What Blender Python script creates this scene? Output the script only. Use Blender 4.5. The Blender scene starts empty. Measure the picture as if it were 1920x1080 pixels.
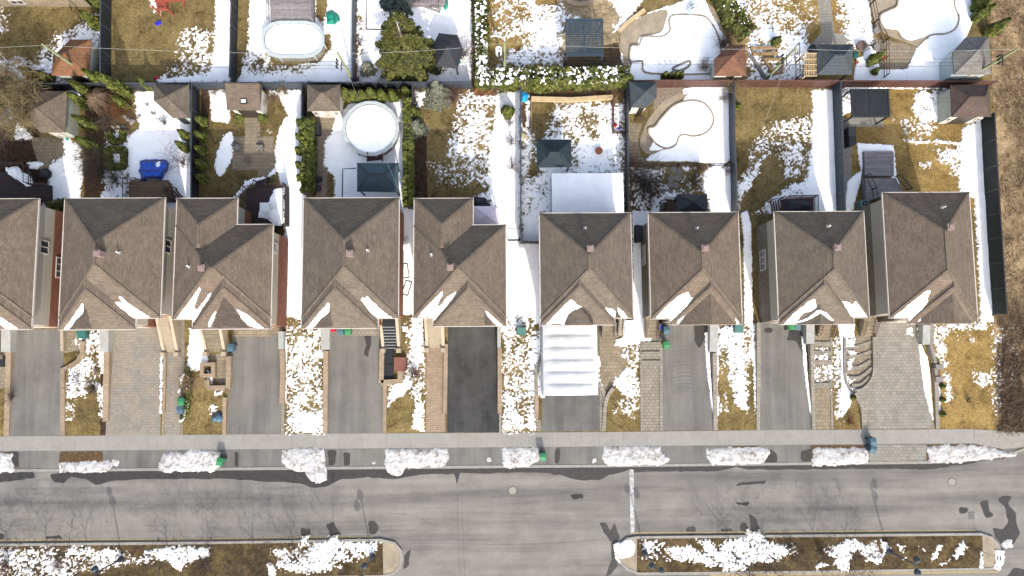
import bpy, math, random
import numpy as np
from mathutils import Vector, Matrix
random.seed(7)
R = math.radians
S = bpy.context.scene
COL = S.collection

# ------------------------------------------------------------------ camera, light, exposure
FPX, CX, CY, HCAM = 1331.0, 960.0, 540.0, 70.0          # focal length in pixels of a 1920 wide frame, camera height
NAD = (946.0, 665.0)                                    # where straight-down falls in the frame
ROLL = 0.0078
_d = Vector(((NAD[0]-CX)/FPX, -(NAD[1]-CY)/FPX, -1.0)).normalized()
WZ = -_d
WX = Vector((1.0, ROLL, 0.0)); WX = (WX - WX.dot(WZ)*WZ).normalized()
WY = WZ.cross(WX)
cam_d = bpy.data.cameras.new('camera'); cam = bpy.data.objects.new('camera', cam_d); COL.objects.link(cam)
cam_d.sensor_width = 36.0; cam_d.lens = FPX/1920*36; cam_d.clip_start = 0.5; cam_d.clip_end = 2000
cam.matrix_world = Matrix.Translation((0, 0, HCAM)) @ Matrix((WX, WY, WZ)).to_4x4()
S.camera = cam

SUN_EL, SUN_AZ = R(35.0), R(12.5)                       # sun stands behind the camera's lower edge, shadows fall up and a little left
to_sun = Vector((math.sin(SUN_AZ)*math.cos(SUN_EL), -math.cos(SUN_AZ)*math.cos(SUN_EL), math.sin(SUN_EL)))
sd = bpy.data.lights.new('sun', 'SUN'); sun = bpy.data.objects.new('sun', sd); COL.objects.link(sun)
sd.energy = 2.0; sd.angle = R(0.6); sd.color = (1.0, 0.93, 0.83)
sun.rotation_euler = to_sun.to_track_quat('Z', 'Y').to_euler(); sun.location = (20, -40, 60)
W = bpy.data.worlds.new('World'); S.world = W; W.use_nodes = True
nt = W.node_tree
sky = nt.nodes.new('ShaderNodeTexSky'); sky.sky_type = 'NISHITA'; sky.sun_disc = False
sky.air_density = 1.0; sky.dust_density = 3.0; sky.ozone_density = 0.4; sky.sun_elevation = SUN_EL; sky.sun_rotation = math.pi - SUN_AZ
hsv = nt.nodes.new('ShaderNodeHueSaturation'); hsv.inputs['Saturation'].default_value = .68   # thin bright overcast veil
nt.links.new(sky.outputs[0], hsv.inputs['Color']); nt.links.new(hsv.outputs[0], nt.nodes['Background'].inputs[0]); nt.nodes['Background'].inputs[1].default_value = 0.15
S.view_settings.view_transform = 'Standard'; S.view_settings.look = 'None'
S.view_settings.exposure = 1.41; S.view_settings.gamma = 1.0

# ------------------------------------------------------------------ pixel <-> world
def P(px, py, z=0.0):
    c = Vector(((px-CX)/FPX, -(py-CY)/FPX, -1.0))
    d = Vector((WX.dot(c), WY.dot(c), WZ.dot(c)))
    t = (z-HCAM)/d.z
    return Vector((d.x*t, d.y*t, z))
def to_px(x, y, z=0.0):                                   # arrays allowed
    z = z-HCAM
    cx = x*WX.x + y*WY.x + z*WZ.x; cy = x*WX.y + y*WY.y + z*WZ.y; cz = x*WX.z + y*WY.z + z*WZ.z
    return CX + FPX*cx/(-cz), CY - FPX*cy/(-cz)
def PL(pts, z=0.0): return [P(a, b, z) for a, b in pts]
def PXM(z=0.0): return FPX/(HCAM-z)

# ------------------------------------------------------------------ numpy noise and polygons
_rng = np.random.RandomState(11)
_TAB = _rng.rand(256, 256)
def vnoise(x, y, seed=0):
    x = x + seed*17.31; y = y + seed*9.77
    xi = np.floor(x).astype(int); yi = np.floor(y).astype(int)
    fx = x-xi; fy = y-yi
    fx = fx*fx*(3-2*fx); fy = fy*fy*(3-2*fy)
    a = _TAB[xi & 255, yi & 255]; b = _TAB[(xi+1) & 255, yi & 255]
    c = _TAB[xi & 255, (yi+1) & 255]; d = _TAB[(xi+1) & 255, (yi+1) & 255]
    return (a*(1-fx)+b*fx)*(1-fy) + (c*(1-fx)+d*fx)*fy
def fbm(x, y, scale, seed=0, octv=3, gain=.55):
    """zero-mean noise, wavelength `scale` metres"""
    v = 0; amp = 1; tot = 0; f = 1.0/scale
    for o in range(octv):
        v = v + amp*(vnoise(x*f, y*f, seed+o*3+1)-.5); tot += amp; amp *= gain; f *= 2.03
    return v/tot*2
def sdist(U, V, poly):
    """signed distance in px, positive inside"""
    p = np.array(poly, float); q = np.roll(p, -1, 0)
    d2 = np.full(U.shape, 1e12); ins = np.zeros(U.shape, bool)
    for (ax, ay), (bx, by) in zip(p, q):
        ex, ey = bx-ax, by-ay; L = ex*ex+ey*ey+1e-9
        t = np.clip(((U-ax)*ex+(V-ay)*ey)/L, 0, 1)
        d2 = np.minimum(d2, (U-ax-t*ex)**2+(V-ay-t*ey)**2)
        c = ((ay > V) != (by > V)) & (U < (bx-ax)*(V-ay)/(by-ay+1e-12)+ax)
        ins ^= c
    d = np.sqrt(d2)
    return np.where(ins, d, -d)
def smooth(pts, n=6, closed=True):
    out = []; N = len(pts)
    rng = range(N) if closed else range(N-1)
    g = (lambda i: pts[i % N]) if closed else (lambda i: pts[max(0, min(N-1, i))])
    for i in rng:
        p0, p1, p2, p3 = g(i-1), g(i), g(i+1), g(i+2)
        for k in range(n):
            t = k/n
            out.append(tuple(.5*((2*b)+(-a+c)*t+(2*a-5*b+4*c-d)*t*t+(-a+3*b-3*c+d)*t**3) for a, b, c, d in zip(p0, p1, p2, p3)))
    if not closed: out.append(tuple(pts[-1]))
    return out

# ------------------------------------------------------------------ objects
def link(name, me, m, parent=None, origin=None):
    o = bpy.data.objects.new(name, me); COL.objects.link(o)
    if m is not None: me.materials.append(m)
    if parent is not None: o.parent = parent
    if origin is not None and parent is None: o.location = origin
    return o
def wloc(o):
    v = Vector((0, 0, 0))
    while o is not None: v = v + o.location; o = o.parent
    return v
def tag(o, label=None, cat=None, group=None, kind=None):
    if label: o['label'] = label
    if cat: o['category'] = cat
    if group: o['group'] = group
    if kind: o['kind'] = kind
    return o
def thing(name, label, cat, loc, group=None):
    o = bpy.data.objects.new(name, None); COL.objects.link(o); o.location = loc; o.empty_display_size = .3
    return tag(o, label, cat, group)
def kids(o): return [c for c in bpy.data.objects if c.parent == o]
def copy_tree(o, parent=None):
    c = o.copy(); COL.objects.link(c); c.parent = parent
    for ch in o.children: copy_tree(ch, c)
    return c

class MB:
    def __init__(s): s.v = []; s.f = []
    def add(s, pts, faces):
        b = len(s.v); s.v += [Vector(p) for p in pts]; s.f += [tuple(b+i for i in f) for f in faces]; return s
    def box(s, x0, x1, y0, y1, z0, z1):
        return s.add([(x0,y0,z0),(x1,y0,z0),(x1,y1,z0),(x0,y1,z0),(x0,y0,z1),(x1,y0,z1),(x1,y1,z1),(x0,y1,z1)],
                     [(0,3,2,1),(4,5,6,7),(0,1,5,4),(1,2,6,5),(2,3,7,6),(3,0,4,7)])
    def cbox(s, c, sx, sy, sz, rot=0):
        cs, sn = math.cos(rot), math.sin(rot); pts = []
        for z in (0, sz):
            for a, b in ((-1,-1),(1,-1),(1,1),(-1,1)):
                x, y = a*sx/2, b*sy/2; pts.append((c[0]+x*cs-y*sn, c[1]+x*sn+y*cs, c[2]+z))
        return s.add(pts, [(0,3,2,1),(4,5,6,7),(0,1,5,4),(1,2,6,5),(2,3,7,6),(3,0,4,7)])
    def bar(s, a, b, w, h=None):
        """rectangular bar from a to b"""
        a, b = Vector(a), Vector(b); h = h or w
        d = (b-a).normalized(); u = d.cross(Vector((0,0,1)))
        if u.length < 1e-3: u = Vector((1,0,0))
        u.normalize(); n = u.cross(d)
        pts = [q+u*(i*w/2)+n*(j*h/2) for q in (a, b) for i, j in ((-1,-1),(1,-1),(1,1),(-1,1))]
        return s.add(pts, [(0,1,2,3),(7,6,5,4),(0,4,5,1),(1,5,6,2),(2,6,7,3),(3,7,4,0)])
    def tube(s, a, b, r0, r1=None, n=6, cap=True):
        a, b = Vector(a), Vector(b); r1 = r0 if r1 is None else r1
        d = (b-a).normalized(); u = d.orthogonal().normalized(); w = d.cross(u)
        pts = []
        for q, r in ((a, r0), (b, r1)):
            for i in range(n):
                t = 2*math.pi*i/n; pts.append(q+u*(math.cos(t)*r)+w*(math.sin(t)*r))
        fs = [(i, (i+1) % n, n+(i+1) % n, n+i) for i in range(n)]
        if cap: fs += [tuple(range(n-1, -1, -1)), tuple(range(n, 2*n))]
        return s.add(pts, fs)
    def prism(s, poly, z0, z1):
        """poly: list of xy(z) counterclockwise or not; z1 may be a list of heights"""
        n = len(poly); area = sum(poly[i][0]*poly[(i+1) % n][1]-poly[(i+1) % n][0]*poly[i][1] for i in range(n))
        if area < 0: poly = list(reversed(poly)); z1 = list(reversed(z1)) if isinstance(z1, (list, tuple)) else z1
        zt = z1 if isinstance(z1, (list, tuple)) else [z1]*n
        pts = [(p[0], p[1], z0) for p in poly]+[(p[0], p[1], zt[i]) for i, p in enumerate(poly)]
        fs = [tuple(range(n-1, -1, -1)), tuple(range(n, 2*n))]+[(i, (i+1) % n, n+(i+1) % n, n+i) for i in range(n)]
        return s.add(pts, fs)
    def sheet(s, poly, z):
        n = len(poly); area = sum(poly[i][0]*poly[(i+1) % n][1]-poly[(i+1) % n][0]*poly[i][1] for i in range(n))
        if area < 0: poly = list(reversed(poly))
        return s.add([(p[0], p[1], z) for p in poly], [tuple(range(n))])
    def strip(s, line, w, z0, z1, closed=False):
        """a wall or border of width w along a world polyline; z1 number or list"""
        n = len(line); L = [Vector((p[0], p[1], 0)) for p in line]
        zt = z1 if isinstance(z1, (list, tuple)) else [z1]*n
        pts = []
        for i in range(n):
            a = L[i-1] if (i > 0 or closed) else L[i]; b = L[(i+1) % n] if (i < n-1 or closed) else L[i]
            d = (b-a).normalized(); k = Vector((-d.y, d.x, 0))*(w/2)
            pts += [L[i]+k+Vector((0,0,z0)), L[i]-k+Vector((0,0,z0)), L[i]-k+Vector((0,0,zt[i])), L[i]+k+Vector((0,0,zt[i]))]
        fs = []
        for i in range(n if closed else n-1):
            a = 4*i; b = 4*((i+1) % n)
            fs += [(a+j, a+(j+1) % 4, b+(j+1) % 4, b+j) for j in range(4)]
        if not closed: fs += [(3,2,1,0), (4*n-4, 4*n-3, 4*n-2, 4*n-1)]
        return s.add(pts, fs)
    def lathe(s, c, prof, n=16, sx=1, sy=1, cap=True):
        pts = []; m = len(prof)
        for r, z in prof:
            for i in range(n):
                t = 2*math.pi*i/n; pts.append((c[0]+r*sx*math.cos(t), c[1]+r*sy*math.sin(t), c[2]+z))
        fs = [(j*n+i, j*n+(i+1) % n, (j+1)*n+(i+1) % n, (j+1)*n+i) for j in range(m-1) for i in range(n)]
        if cap: fs += [tuple(range(n-1, -1, -1)), tuple(range((m-1)*n, m*n))]
        return s.add(pts, fs)
    def build(s, name, m, parent=None, shade=False, origin=None):
        if parent is not None: base = wloc(parent)
        elif origin is not None: base = Vector(origin)
        else:
            xs = [p.x for p in s.v]; ys = [p.y for p in s.v]; zs = [p.z for p in s.v]
            base = Vector(((min(xs)+max(xs))/2, (min(ys)+max(ys))/2, min(zs)))
        me = bpy.data.meshes.new(name)
        me.from_pydata([p-base for p in s.v], [], s.f)
        uv = me.uv_layers.new(name='UVMap').data
        for p in me.polygons:                               # metre-true box projection, u runs level
            n = p.normal
            if abs(n.z) > .98: u = Vector((1,0,0)); w = Vector((0,1,0))
            else:
                u = Vector((0,0,1)).cross(n).normalized(); w = n.cross(u)
            for li in p.loop_indices:
                q = me.vertices[me.loops[li].vertex_index].co+base
                uv[li].uv = (q.dot(u), q.dot(w))
        if shade: me.polygons.foreach_set('use_smooth', [True]*len(me.polygons))
        return link(name, me, m, parent, base)

def np_mesh(name, V, F, m, parent=None, origin=None, shade=False):
    base = wloc(parent) if parent is not None else Vector(origin if origin is not None else (0,0,0))
    V = np.asarray(V, float)-np.array(base); F = np.asarray(F, dtype=np.int32); k = F.shape[1]
    me = bpy.data.meshes.new(name)
    me.vertices.add(len(V)); me.vertices.foreach_set('co', V.astype(np.float32).ravel())
    me.loops.add(F.size); me.loops.foreach_set('vertex_index', F.ravel())
    me.polygons.add(len(F)); me.polygons.foreach_set('loop_start', np.arange(0, F.size, k, dtype=np.int32))
    if shade: me.polygons.foreach_set('use_smooth', np.ones(len(F), bool))
    me.update(calc_edges=True); me.validate()
    return link(name, me, m, parent, base)

# ------------------------------------------------------------------ materials
def hx(r, g, b):                                            # sRGB 0-255 to linear
    f = lambda c: (c/255/12.92) if c/255 <= .04045 else ((c/255+.055)/1.055)**2.4
    return (f(r), f(g), f(b), 1)
class NM:
    def __init__(s, name, rough=.85, spec=.25):
        s.m = bpy.data.materials.new(name); s.m.use_nodes = True; s.t = s.m.node_tree
        s.b = s.t.nodes['Principled BSDF']; s.b.inputs['Roughness'].default_value = rough
        s.b.inputs['Specular IOR Level'].default_value = spec
        s.geo = s.t.nodes.new('ShaderNodeNewGeometry')
        s.uvn = None
    def n(s, typ, **kw):
        x = s.t.nodes.new(typ)
        for k, v in kw.items(): setattr(x, k, v)
        return x
    def l(s, a, b): s.t.links.new(a, b)
    def vec(s, uv=False, scale=(1,1,1), rot=0):
        if uv:
            if s.uvn is None: s.uvn = s.n('ShaderNodeUVMap'); s.uvn.uv_map = 'UVMap'
            src = s.uvn.outputs[0]
        else: src = s.geo.outputs['Position']
        mp = s.n('ShaderNodeMapping'); mp.inputs['Scale'].default_value = scale; mp.inputs['Rotation'].default_value = (0,0,rot)
        s.l(src, mp.inputs[0]); return mp.outputs[0]
    def noise(s, scale, detail=5, rough=.6, uv=False, stretch=(1,1,1), dist=0):
        x = s.n('ShaderNodeTexNoise'); x.inputs['Scale'].default_value = scale; x.inputs['Detail'].default_value = detail
        x.inputs['Roughness'].default_value = rough; x.inputs['Distortion'].default_value = dist
        s.l(s.vec(uv, stretch), x.inputs['Vector']); return x.outputs['Fac']
    def ramp(s, fac, stops):
        r = s.n('ShaderNodeValToRGB'); e = r.color_ramp.elements
        while len(e) < len(stops): e.new(.5)
        for el, (p, c) in zip(e, stops): el.position = p; el.color = c if len(c) == 4 else (*c, 1)
        s.l(fac, r.inputs[0]); return r.outputs[0]
    def mix(s, fac, a, b, mode='MIX'):
        x = s.n('ShaderNodeMix'); x.data_type = 'RGBA'; x.blend_type = mode
        for sock, v in ((x.inputs[0], fac), (x.inputs[6], a), (x.inputs[7], b)):
            if hasattr(v, 'links'): s.l(v, sock)
            else: sock.default_value = v
        return x.outputs[2]
    def brick(s, c1, c2, mortar, w, h, ms=.012, off=.5, uv=True, freq=2, rot=0, bias=0, squash=1.0):
        x = s.n('ShaderNodeTexBrick'); x.offset = off; x.offset_frequency = freq; x.squash = squash
        for k, v in (('Color1', c1), ('Color2', c2), ('Mortar', mortar)):
            if hasattr(v, 'links'): s.l(v, x.inputs[k])
            else: x.inputs[k].default_value = v
        x.inputs['Scale'].default_value = 1; x.inputs['Mortar Size'].default_value = ms; x.inputs['Bias'].default_value = bias
        x.inputs['Brick Width'].default_value = w; x.inputs['Row Height'].default_value = h
        s.l(s.vec(uv, rot=rot), x.inputs['Vector']); return x
    def bump(s, h, strength=.3, dist=.05):
        b = s.n('ShaderNodeBump'); b.inputs['Strength'].default_value = strength; b.inputs['Distance'].default_value = dist
        s.l(h, b.inputs['Height']); s.l(b.outputs[0], s.b.inputs['Normal'])
    def out(s, c, k=.86):
        if k != 1 and hasattr(c, 'links'): c = s.mix(1, c, (k, k, k, 1), 'MULTIPLY')
        if hasattr(c, 'links'): s.l(c, s.b.inputs['Base Color'])
        else: s.b.inputs['Base Color'].default_value = c
        return s.m
def sc(c, k): return (c[0]*k, c[1]*k, c[2]*k, 1)
def plain(name, c, var=.18, scale=4, rough=.6, spec=.3, stretch=(1,1,1), metal=0):
    q = NM(name, rough, spec); q.b.inputs['Metallic'].default_value = metal
    return q.out(q.ramp(q.noise(scale, 5, .65, stretch=stretch), [(.3, sc(c, 1-var)), (.7, sc(c, 1+var))]))
def planks(name, c, w=.14, length=3.0, rough=.75, rot=0, var=.2, gap=.3):
    q = NM(name, rough)
    b = q.brick(sc(c, 1-var), sc(c, 1+var), sc(c, gap), length, w, .012, rot=rot)
    n = q.ramp(q.noise(3, 5, .7), [(.3, (.75,.75,.75,1)), (.7, (1.15,1.15,1.15,1))])
    return q.out(q.mix(1, b.outputs[0], n, 'MULTIPLY'))
def leafy(name, c1, c2, c3=None, rough=.7):
    q = NM(name, rough, .2)
    st = [(0, c1), (.75, c2)] + ([(1, c3)] if c3 else [])
    col = q.ramp(q.geo.outputs['Random Per Island'], st)
    n = q.ramp(q.noise(1.6, 3), [(.3, (.75,.75,.75,1)), (.7, (1.2,1.2,1.15,1))])
    return q.out(q.mix(1, col, n, 'MULTIPLY'))
M = {}
def _mats():
    q = NM('snow', .75, .2)
    c = q.ramp(q.noise(.9, 7, .7), [(.25, (.80,.82,.85,1)), (.6, (.90,.91,.925,1))])
    q.bump(q.noise(2.2, 6, .65), .35, .06); M['snow'] = q.out(c, 1)
    q = NM('thin_snow', .8, .2)                              # melting sheet: slushy grey-brown where it is only a skin over the grass
    at = q.n('ShaderNodeAttribute'); at.attribute_name = 'depth'
    w = q.ramp(at.outputs['Fac'], [(.02, (0,0,0,1)), (.62, (1,1,1,1))])
    c = q.mix(w, q.ramp(q.noise(7, 5, .8), [(.34, (.17,.135,.085,1)), (.62, (.46,.425,.37,1))]), q.ramp(q.noise(.9, 7, .7), [(.25, (.78,.80,.83,1)), (.6, (.88,.89,.905,1))]))
    q.bump(q.noise(2.6, 6, .7), .5, .08); M['thin_snow'] = q.out(c, 1)
    q = NM('dirty_snow', .8, .2)
    c = q.ramp(q.noise(1.9, 10, .82), [(.35, (.10,.07,.05,1)), (.415, (.32,.28,.25,1)), (.48, (.52,.51,.50,1)), (.60, (.66,.67,.69,1))])
    q.bump(q.noise(3.6, 9, .8), 1.0, .22); M['dirty_snow'] = q.out(c)
    # grass: several tones of dead lawn
    def grass(name, tones, sc1=.22, speck=.5):
        q = NM(name, .95, .1)
        a = q.ramp(q.noise(sc1, 6, .68, dist=.6), [(.30, tones[0]), (.46, tones[1]), (.62, tones[2])])
        b = q.ramp(q.noise(4.5, 8, .8), [(.30, (.34,.32,.32,1)), (.48, (.90,.90,.90,1)), (.70, (1.6,1.55,1.42,1))])
        d = q.ramp(q.noise(1.1, 5, .7), [(.33, (speck,speck*.97,speck*.9,1)), (.5, (1,1,1,1))])
        q.bump(q.noise(9, 6, .8), .6, .08)
        return q.out(q.mix(1, q.mix(1, a, b, 'MULTIPLY'), d, 'MULTIPLY'))
    M['grass'] = grass('grass', [(.088,.066,.031,1), (.148,.111,.047,1), (.215,.162,.072,1)], .3, .48)
    M['grass_gold'] = grass('grass_gold', [(.145,.099,.040,1), (.22,.150,.054,1), (.305,.21,.082,1)], .3, .55)
    M['grass_olive'] = grass('grass_olive', [(.085,.068,.031,1), (.128,.099,.041,1), (.18,.137,.057,1)], .4, .5)
    M['island_grass'] = grass('island_grass', [(.040,.028,.017,1), (.075,.053,.028,1), (.12,.088,.042,1)], .5, .45)
    M['tyre'] = plain('tyre_rubber_mark', (.115,.112,.108), .12, 6, .9)
    M['crack'] = plain('tar_line', (.085,.083,.08), .2, 3, .9)
    M['weeds'] = grass('weeds', [(.115,.080,.048,1), (.21,.150,.088,1), (.34,.25,.145,1)], .35, .45)
    def soil(name, tones, s1=2.5):
        q = NM(name, .95, .1)
        a = q.ramp(q.noise(s1, 8, .75), [(.3, tones[0]), (.5, tones[1]), (.7, tones[2])])
        q.bump(q.noise(6, 6, .8), .5, .08); return q.out(a)
    M['mulch'] = soil('mulch', [(.018,.012,.009,1), (.045,.028,.019,1), (.10,.068,.045,1)])
    M['soil_dry'] = soil('soil_dry', [(.045,.028,.018,1), (.085,.055,.030,1), (.14,.095,.048,1)])
    M['gravel'] = soil('gravel', [(.10,.072,.055,1), (.20,.155,.12,1), (.36,.31,.26,1)], 5)
    # asphalt
    def asphalt(name, k, streak=True, tint=(1,.985,.95), lo=.80, hi=1.18):
        q = NM(name, .9, .2)
        a = q.ramp(q.noise(.35, 7, .7), [(.3, (lo*k*tint[0],lo*k*tint[1],lo*k*tint[2],1)), (.7, (hi*k*tint[0],hi*k*tint[1],hi*k*tint[2],1))])
        b = q.ramp(q.noise(14, 4, .8), [(.3, (.82,.82,.82,1)), (.7, (1.14,1.14,1.14,1))])
        c = q.mix(1, a, b, 'MULTIPLY')
        if streak == 'x': d = q.ramp(q.noise(1, 5, .62, stretch=(.035,.55,1)), [(.34, (.62,.63,.66,1)), (.52, (1.0,1.0,1.0,1)), (.68, (1.22,1.20,1.16,1))])
        else: d = q.ramp(q.noise(1, 5, .62, stretch=(.9,.06,1)), [(.36, (.80,.80,.81,1)), (.6, (1.06,1.06,1.05,1))])
        return q.out(q.mix(1, c, d, 'MULTIPLY'))
    M['road'] = asphalt('road', .172, 'x', (1.05,.985,.905)); M['drive'] = asphalt('drive', .145, 'y', (1.03,.985,.92)); M['drive_dark'] = asphalt('drive_dark', .047, 'y', (1,1,.98), .55, 1.6)
    M['drive_mid'] = asphalt('drive_mid', .115, 'y', (1.02,.985,.93), .7, 1.3)
    q = NM('wet_asphalt', .45, .35); M['wet'] = q.out(q.ramp(q.noise(2.5, 6, .7), [(.3, (.024,.022,.020,1)), (.7, (.048,.043,.040,1))]))
    q = NM('paint_white', .8); M['line_white'] = q.out(q.ramp(q.noise(3, 8, .8), [(.40, (.17,.168,.16,1)), (.60, (.50,.50,.49,1))]))
    q = NM('paint_yellow', .8); M['line_yellow'] = q.out(q.ramp(q.noise(3, 8, .8), [(.36, (.19,.17,.13,1)), (.62, (.36,.265,.11,1))]))
    q = NM('concrete', .9, .2)
    b = q.brick((.232,.222,.202,1), (.25,.24,.22,1), (.16,.155,.147,1), 2.3, 10, .012, 0)
    n = q.ramp(q.noise(1.2, 8, .75), [(.3, (.86,.86,.86,1)), (.7, (1.1,1.1,1.1,1))])
    M['sidewalk'] = q.out(q.mix(1, b.outputs[0], n, 'MULTIPLY'))
    M['concrete'] = plain('concrete_plain', (.245,.232,.21), .16, 2.5, .9, .2)
    M['concrete_wall'] = plain('concrete_wall', (.28,.285,.275), .14, 2, .9, .2)
    M['pool_deck'] = plain('pool_deck', (.27,.225,.165), .25, .9, .9, .2)
    def stone(name, c, var=.25, w=.5, h=.28, mort=.55, ms=.02, off=.5, freq=2, rot=0):
        q = NM(name, .9, .2)
        t = q.ramp(q.noise(.8, 6, .7), [(.3, sc(c, .82)), (.7, sc(c, 1.15))])
        b = q.brick((1-var,)*3+(1,), (1+var,)*3+(1,), (mort,)*3+(1,), w, h, ms, off, freq=freq, rot=rot)
        return q.out(q.mix(1, t, b.outputs[0], 'MULTIPLY'))
    M['cream_wall'] = stone('cream_wall', (.27,.207,.145), .10, .5, .25, .75)
    M['cream_smooth'] = plain('cream_smooth', (.33,.275,.205), .12, 3, .9, .2)
    M['grey_wall'] = stone('grey_wall', (.235,.213,.177), .12, .6, .3)
    M['paver_yellow'] = stone('paver_yellow', (.225,.185,.132), .14, .36, .36, .62, .024)
    M['paver_beige'] = stone('paver_beige', (.225,.20,.162), .12, .44, .3, .6, .028, .5)
    M['paver_grey'] = stone('paver_grey', (.225,.21,.182), .12, .42, .30, .68, .022)
    M['paver_pink'] = stone('paver_pink', (.29,.215,.155), .14, .3, .2, .7, .03)
    q = NM('paver_mixed', .9, .2)
    t = q.ramp(q.noise(.55, 6, .7), [(.3, (.175,.18,.165,1)), (.45, (.215,.20,.175,1)), (.6, (.25,.213,.172,1)), (.75,(.20,.20,.185,1))])
    b = q.brick((.86,.88,.87,1), (1.12,1.09,1.06,1), (.74,.72,.69,1), .34, .25, .022, .5)
    M['paver_mixed'] = q.out(q.mix(1, t, b.outputs[0], 'MULTIPLY'))
    q = NM('flagstone', .9, .2)
    v = q.n('ShaderNodeTexVoronoi'); v.feature = 'DISTANCE_TO_EDGE'; v.inputs['Scale'].default_value = 1.7; q.l(q.vec(), v.inputs['Vector'])
    e = q.ramp(v.outputs['Distance'], [(.02, (.45,.42,.38,1)), (.06, (1,1,1,1))])
    t = q.ramp(q.noise(.5, 6, .7), [(.32, (.15,.11,.07,1)), (.5, (.30,.24,.15,1)), (.7, (.40,.32,.20,1))])
    M['flagstone'] = q.out(q.mix(1, t, e, 'MULTIPLY'))
    # roofs
    def shingle(name, c, w=.30, h=.15, var=.15):
        q = NM(name, .92, .15)
        b = q.brick(sc(c, 1-var), sc(c, 1+var), sc(c, .62), w, h, .014, .43, freq=2)
        b2 = q.brick((.91,.91,.91,1), (1.09,1.08,1.06,1), (1,1,1,1), w*2.1, h*2, 0, .37)
        n = q.ramp(q.noise(.6, 6, .7), [(.3, (.86,.86,.86,1)), (.7, (1.12,1.12,1.12,1))])
        g = q.ramp(q.noise(7, 4, .8), [(.3, (.88,.88,.88,1)), (.7, (1.12,1.12,1.12,1))])
        c2 = q.mix(1, q.mix(1, q.mix(1, b.outputs[0], b2.outputs[0], 'MULTIPLY'), n, 'MULTIPLY'), g, 'MULTIPLY')
        return q.out(c2)
    M['roof'] = shingle('shingle_brown', (.132,.106,.083)); M['roof_b'] = shingle('shingle_brown_warm', (.136,.107,.083))
    M['roof_c'] = shingle('shingle_brown_grey', (.127,.105,.084)); M['roof_wet'] = shingle('shingle_wet', (.066,.054,.047))
    M['roof_orange'] = shingle('shingle_rust', (.17,.085,.045)); M['roof_rust'] = shingle('shingle_redbrown', (.155,.078,.052))
    M['roof_slate'] = shingle('shingle_slate', (.060,.072,.080)); M['roof_grey'] = shingle('shingle_grey', (.155,.15,.142))
    M['roof_dark'] = shingle('shingle_cocoa', (.085,.062,.054))
    q = NM('siding', .8, .25)
    b = q.brick((.36,.335,.285,1), (.40,.37,.315,1), (.22,.205,.175,1), 4, .16, .012)
    M['siding'] = q.out(b.outputs[0])
    M['siding_white'] = planks('siding_white', (.62,.60,.55), .18, 5, var=.05, gap=.6)
    M['siding_blue'] = planks('siding_blue', (.42,.50,.52), .18, 5, var=.05, gap=.6)
    M['siding_sage'] = planks('siding_sage', (.40,.42,.36), .2, 5, var=.05, gap=.6)
    M['brick_red'] = stone('brick_red', (.20,.085,.055), .35, .24, .085, .8, .014)
    M['brick_grey'] = stone('brick_grey', (.17,.15,.12), .28, .35, .12, .8, .016)
    M['trim'] = plain('trim_white', (.46,.42,.375), .08, 3, .6)
    M['chimney'] = plain('chimney_metal', (.22,.16,.148), .1, 5, .6)
    q = NM('window_glass', .1, .6); M['glass'] = q.out((.025,.035,.045,1))
    M['door_dark'] = plain('door_dark', (.035,.028,.024), .2, 3, .5)
    M['garage_door'] = planks('garage_door', (.50,.45,.37), .5, 5, .5, var=.03, gap=.7)
    # fences, decks, metal
    M['fence_black'] = planks('fence_black', (.024,.028,.035), .15, 9, .6, rot=math.pi/2, var=.25)
    M['fence_blue'] = planks('fence_blue', (.042,.055,.072), .15, 9, .6, rot=math.pi/2, var=.2)
    M['fence_brown'] = planks('fence_brown', (.085,.040,.032), .15, 9, .6, rot=math.pi/2, var=.15)
    M['fence_cap'] = plain('fence_cap', (.045,.055,.07), .15, 4, .5)
    M['fence_cap_brown'] = plain('fence_cap_brown', (.10,.05,.042), .15, 4, .5)
    M['mesh_dark'] = plain('privacy_screen', (.022,.026,.026), .3, 3, .8)
    M['deck_dark'] = planks('deck_dark', (.045,.030,.030), .14); M['deck_brown'] = planks('deck_brown', (.16,.10,.060), .14)
    M['deck_grey'] = planks('deck_grey', (.24,.215,.215), .14); M['wood'] = planks('wood', (.30,.20,.10), .2, 2.4)
    M['wood_pale'] = plain('wood_pale', (.45,.34,.20), .2, 3, .8); M['wood_dark'] = plain('wood_dark', (.085,.043,.036), .25, 4, .7)
    M['wood_red'] = planks('wood_red', (.30,.070,.045), .14, 3)
    M['pole'] = plain('treated_pole', (.20,.22,.12), .25, 2.5, .85, stretch=(1,1,.3))
    M['metal_black'] = plain('metal_black', (.018,.020,.024), .2, 4, .45, .4)
    M['metal_teal'] = planks('metal_teal', (.020,.032,.040), .34, 9, .8, rot=math.pi/2, var=.12, gap=.55)
    M['canvas_teal'] = plain('canvas_teal', (.036,.062,.078), .14, 1.3, .7)
    M['canvas_black'] = plain('canvas_black', (.022,.024,.030), .25, 1.5, .6)
    M['louver'] = plain('louver_blue', (.030,.046,.064), .15, 4, .4, .4)
    M['pool_rim'] = plain('pool_rim', (.38,.43,.43), .12, 3, .5); M['pool_wall'] = planks('pool_wall', (.20,.185,.155), .5, 9, .6, rot=math.pi/2)
    q = NM('tarp_white', .6, .3); c = q.ramp(q.noise(.8, 6, .6), [(.3, (.42,.44,.465,1)), (.7, (.56,.58,.60,1))])
    q.bump(q.noise(2, 6, .6, stretch=(1,2.2,1), dist=1.5), .35, .12); M['tarp_white'] = q.out(c)
    q = NM('tarp_blue', .45, .4); c = q.ramp(q.noise(1.5, 6, .6), [(.3, (.008,.055,.40,1)), (.7, (.020,.12,.62,1))])
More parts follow.
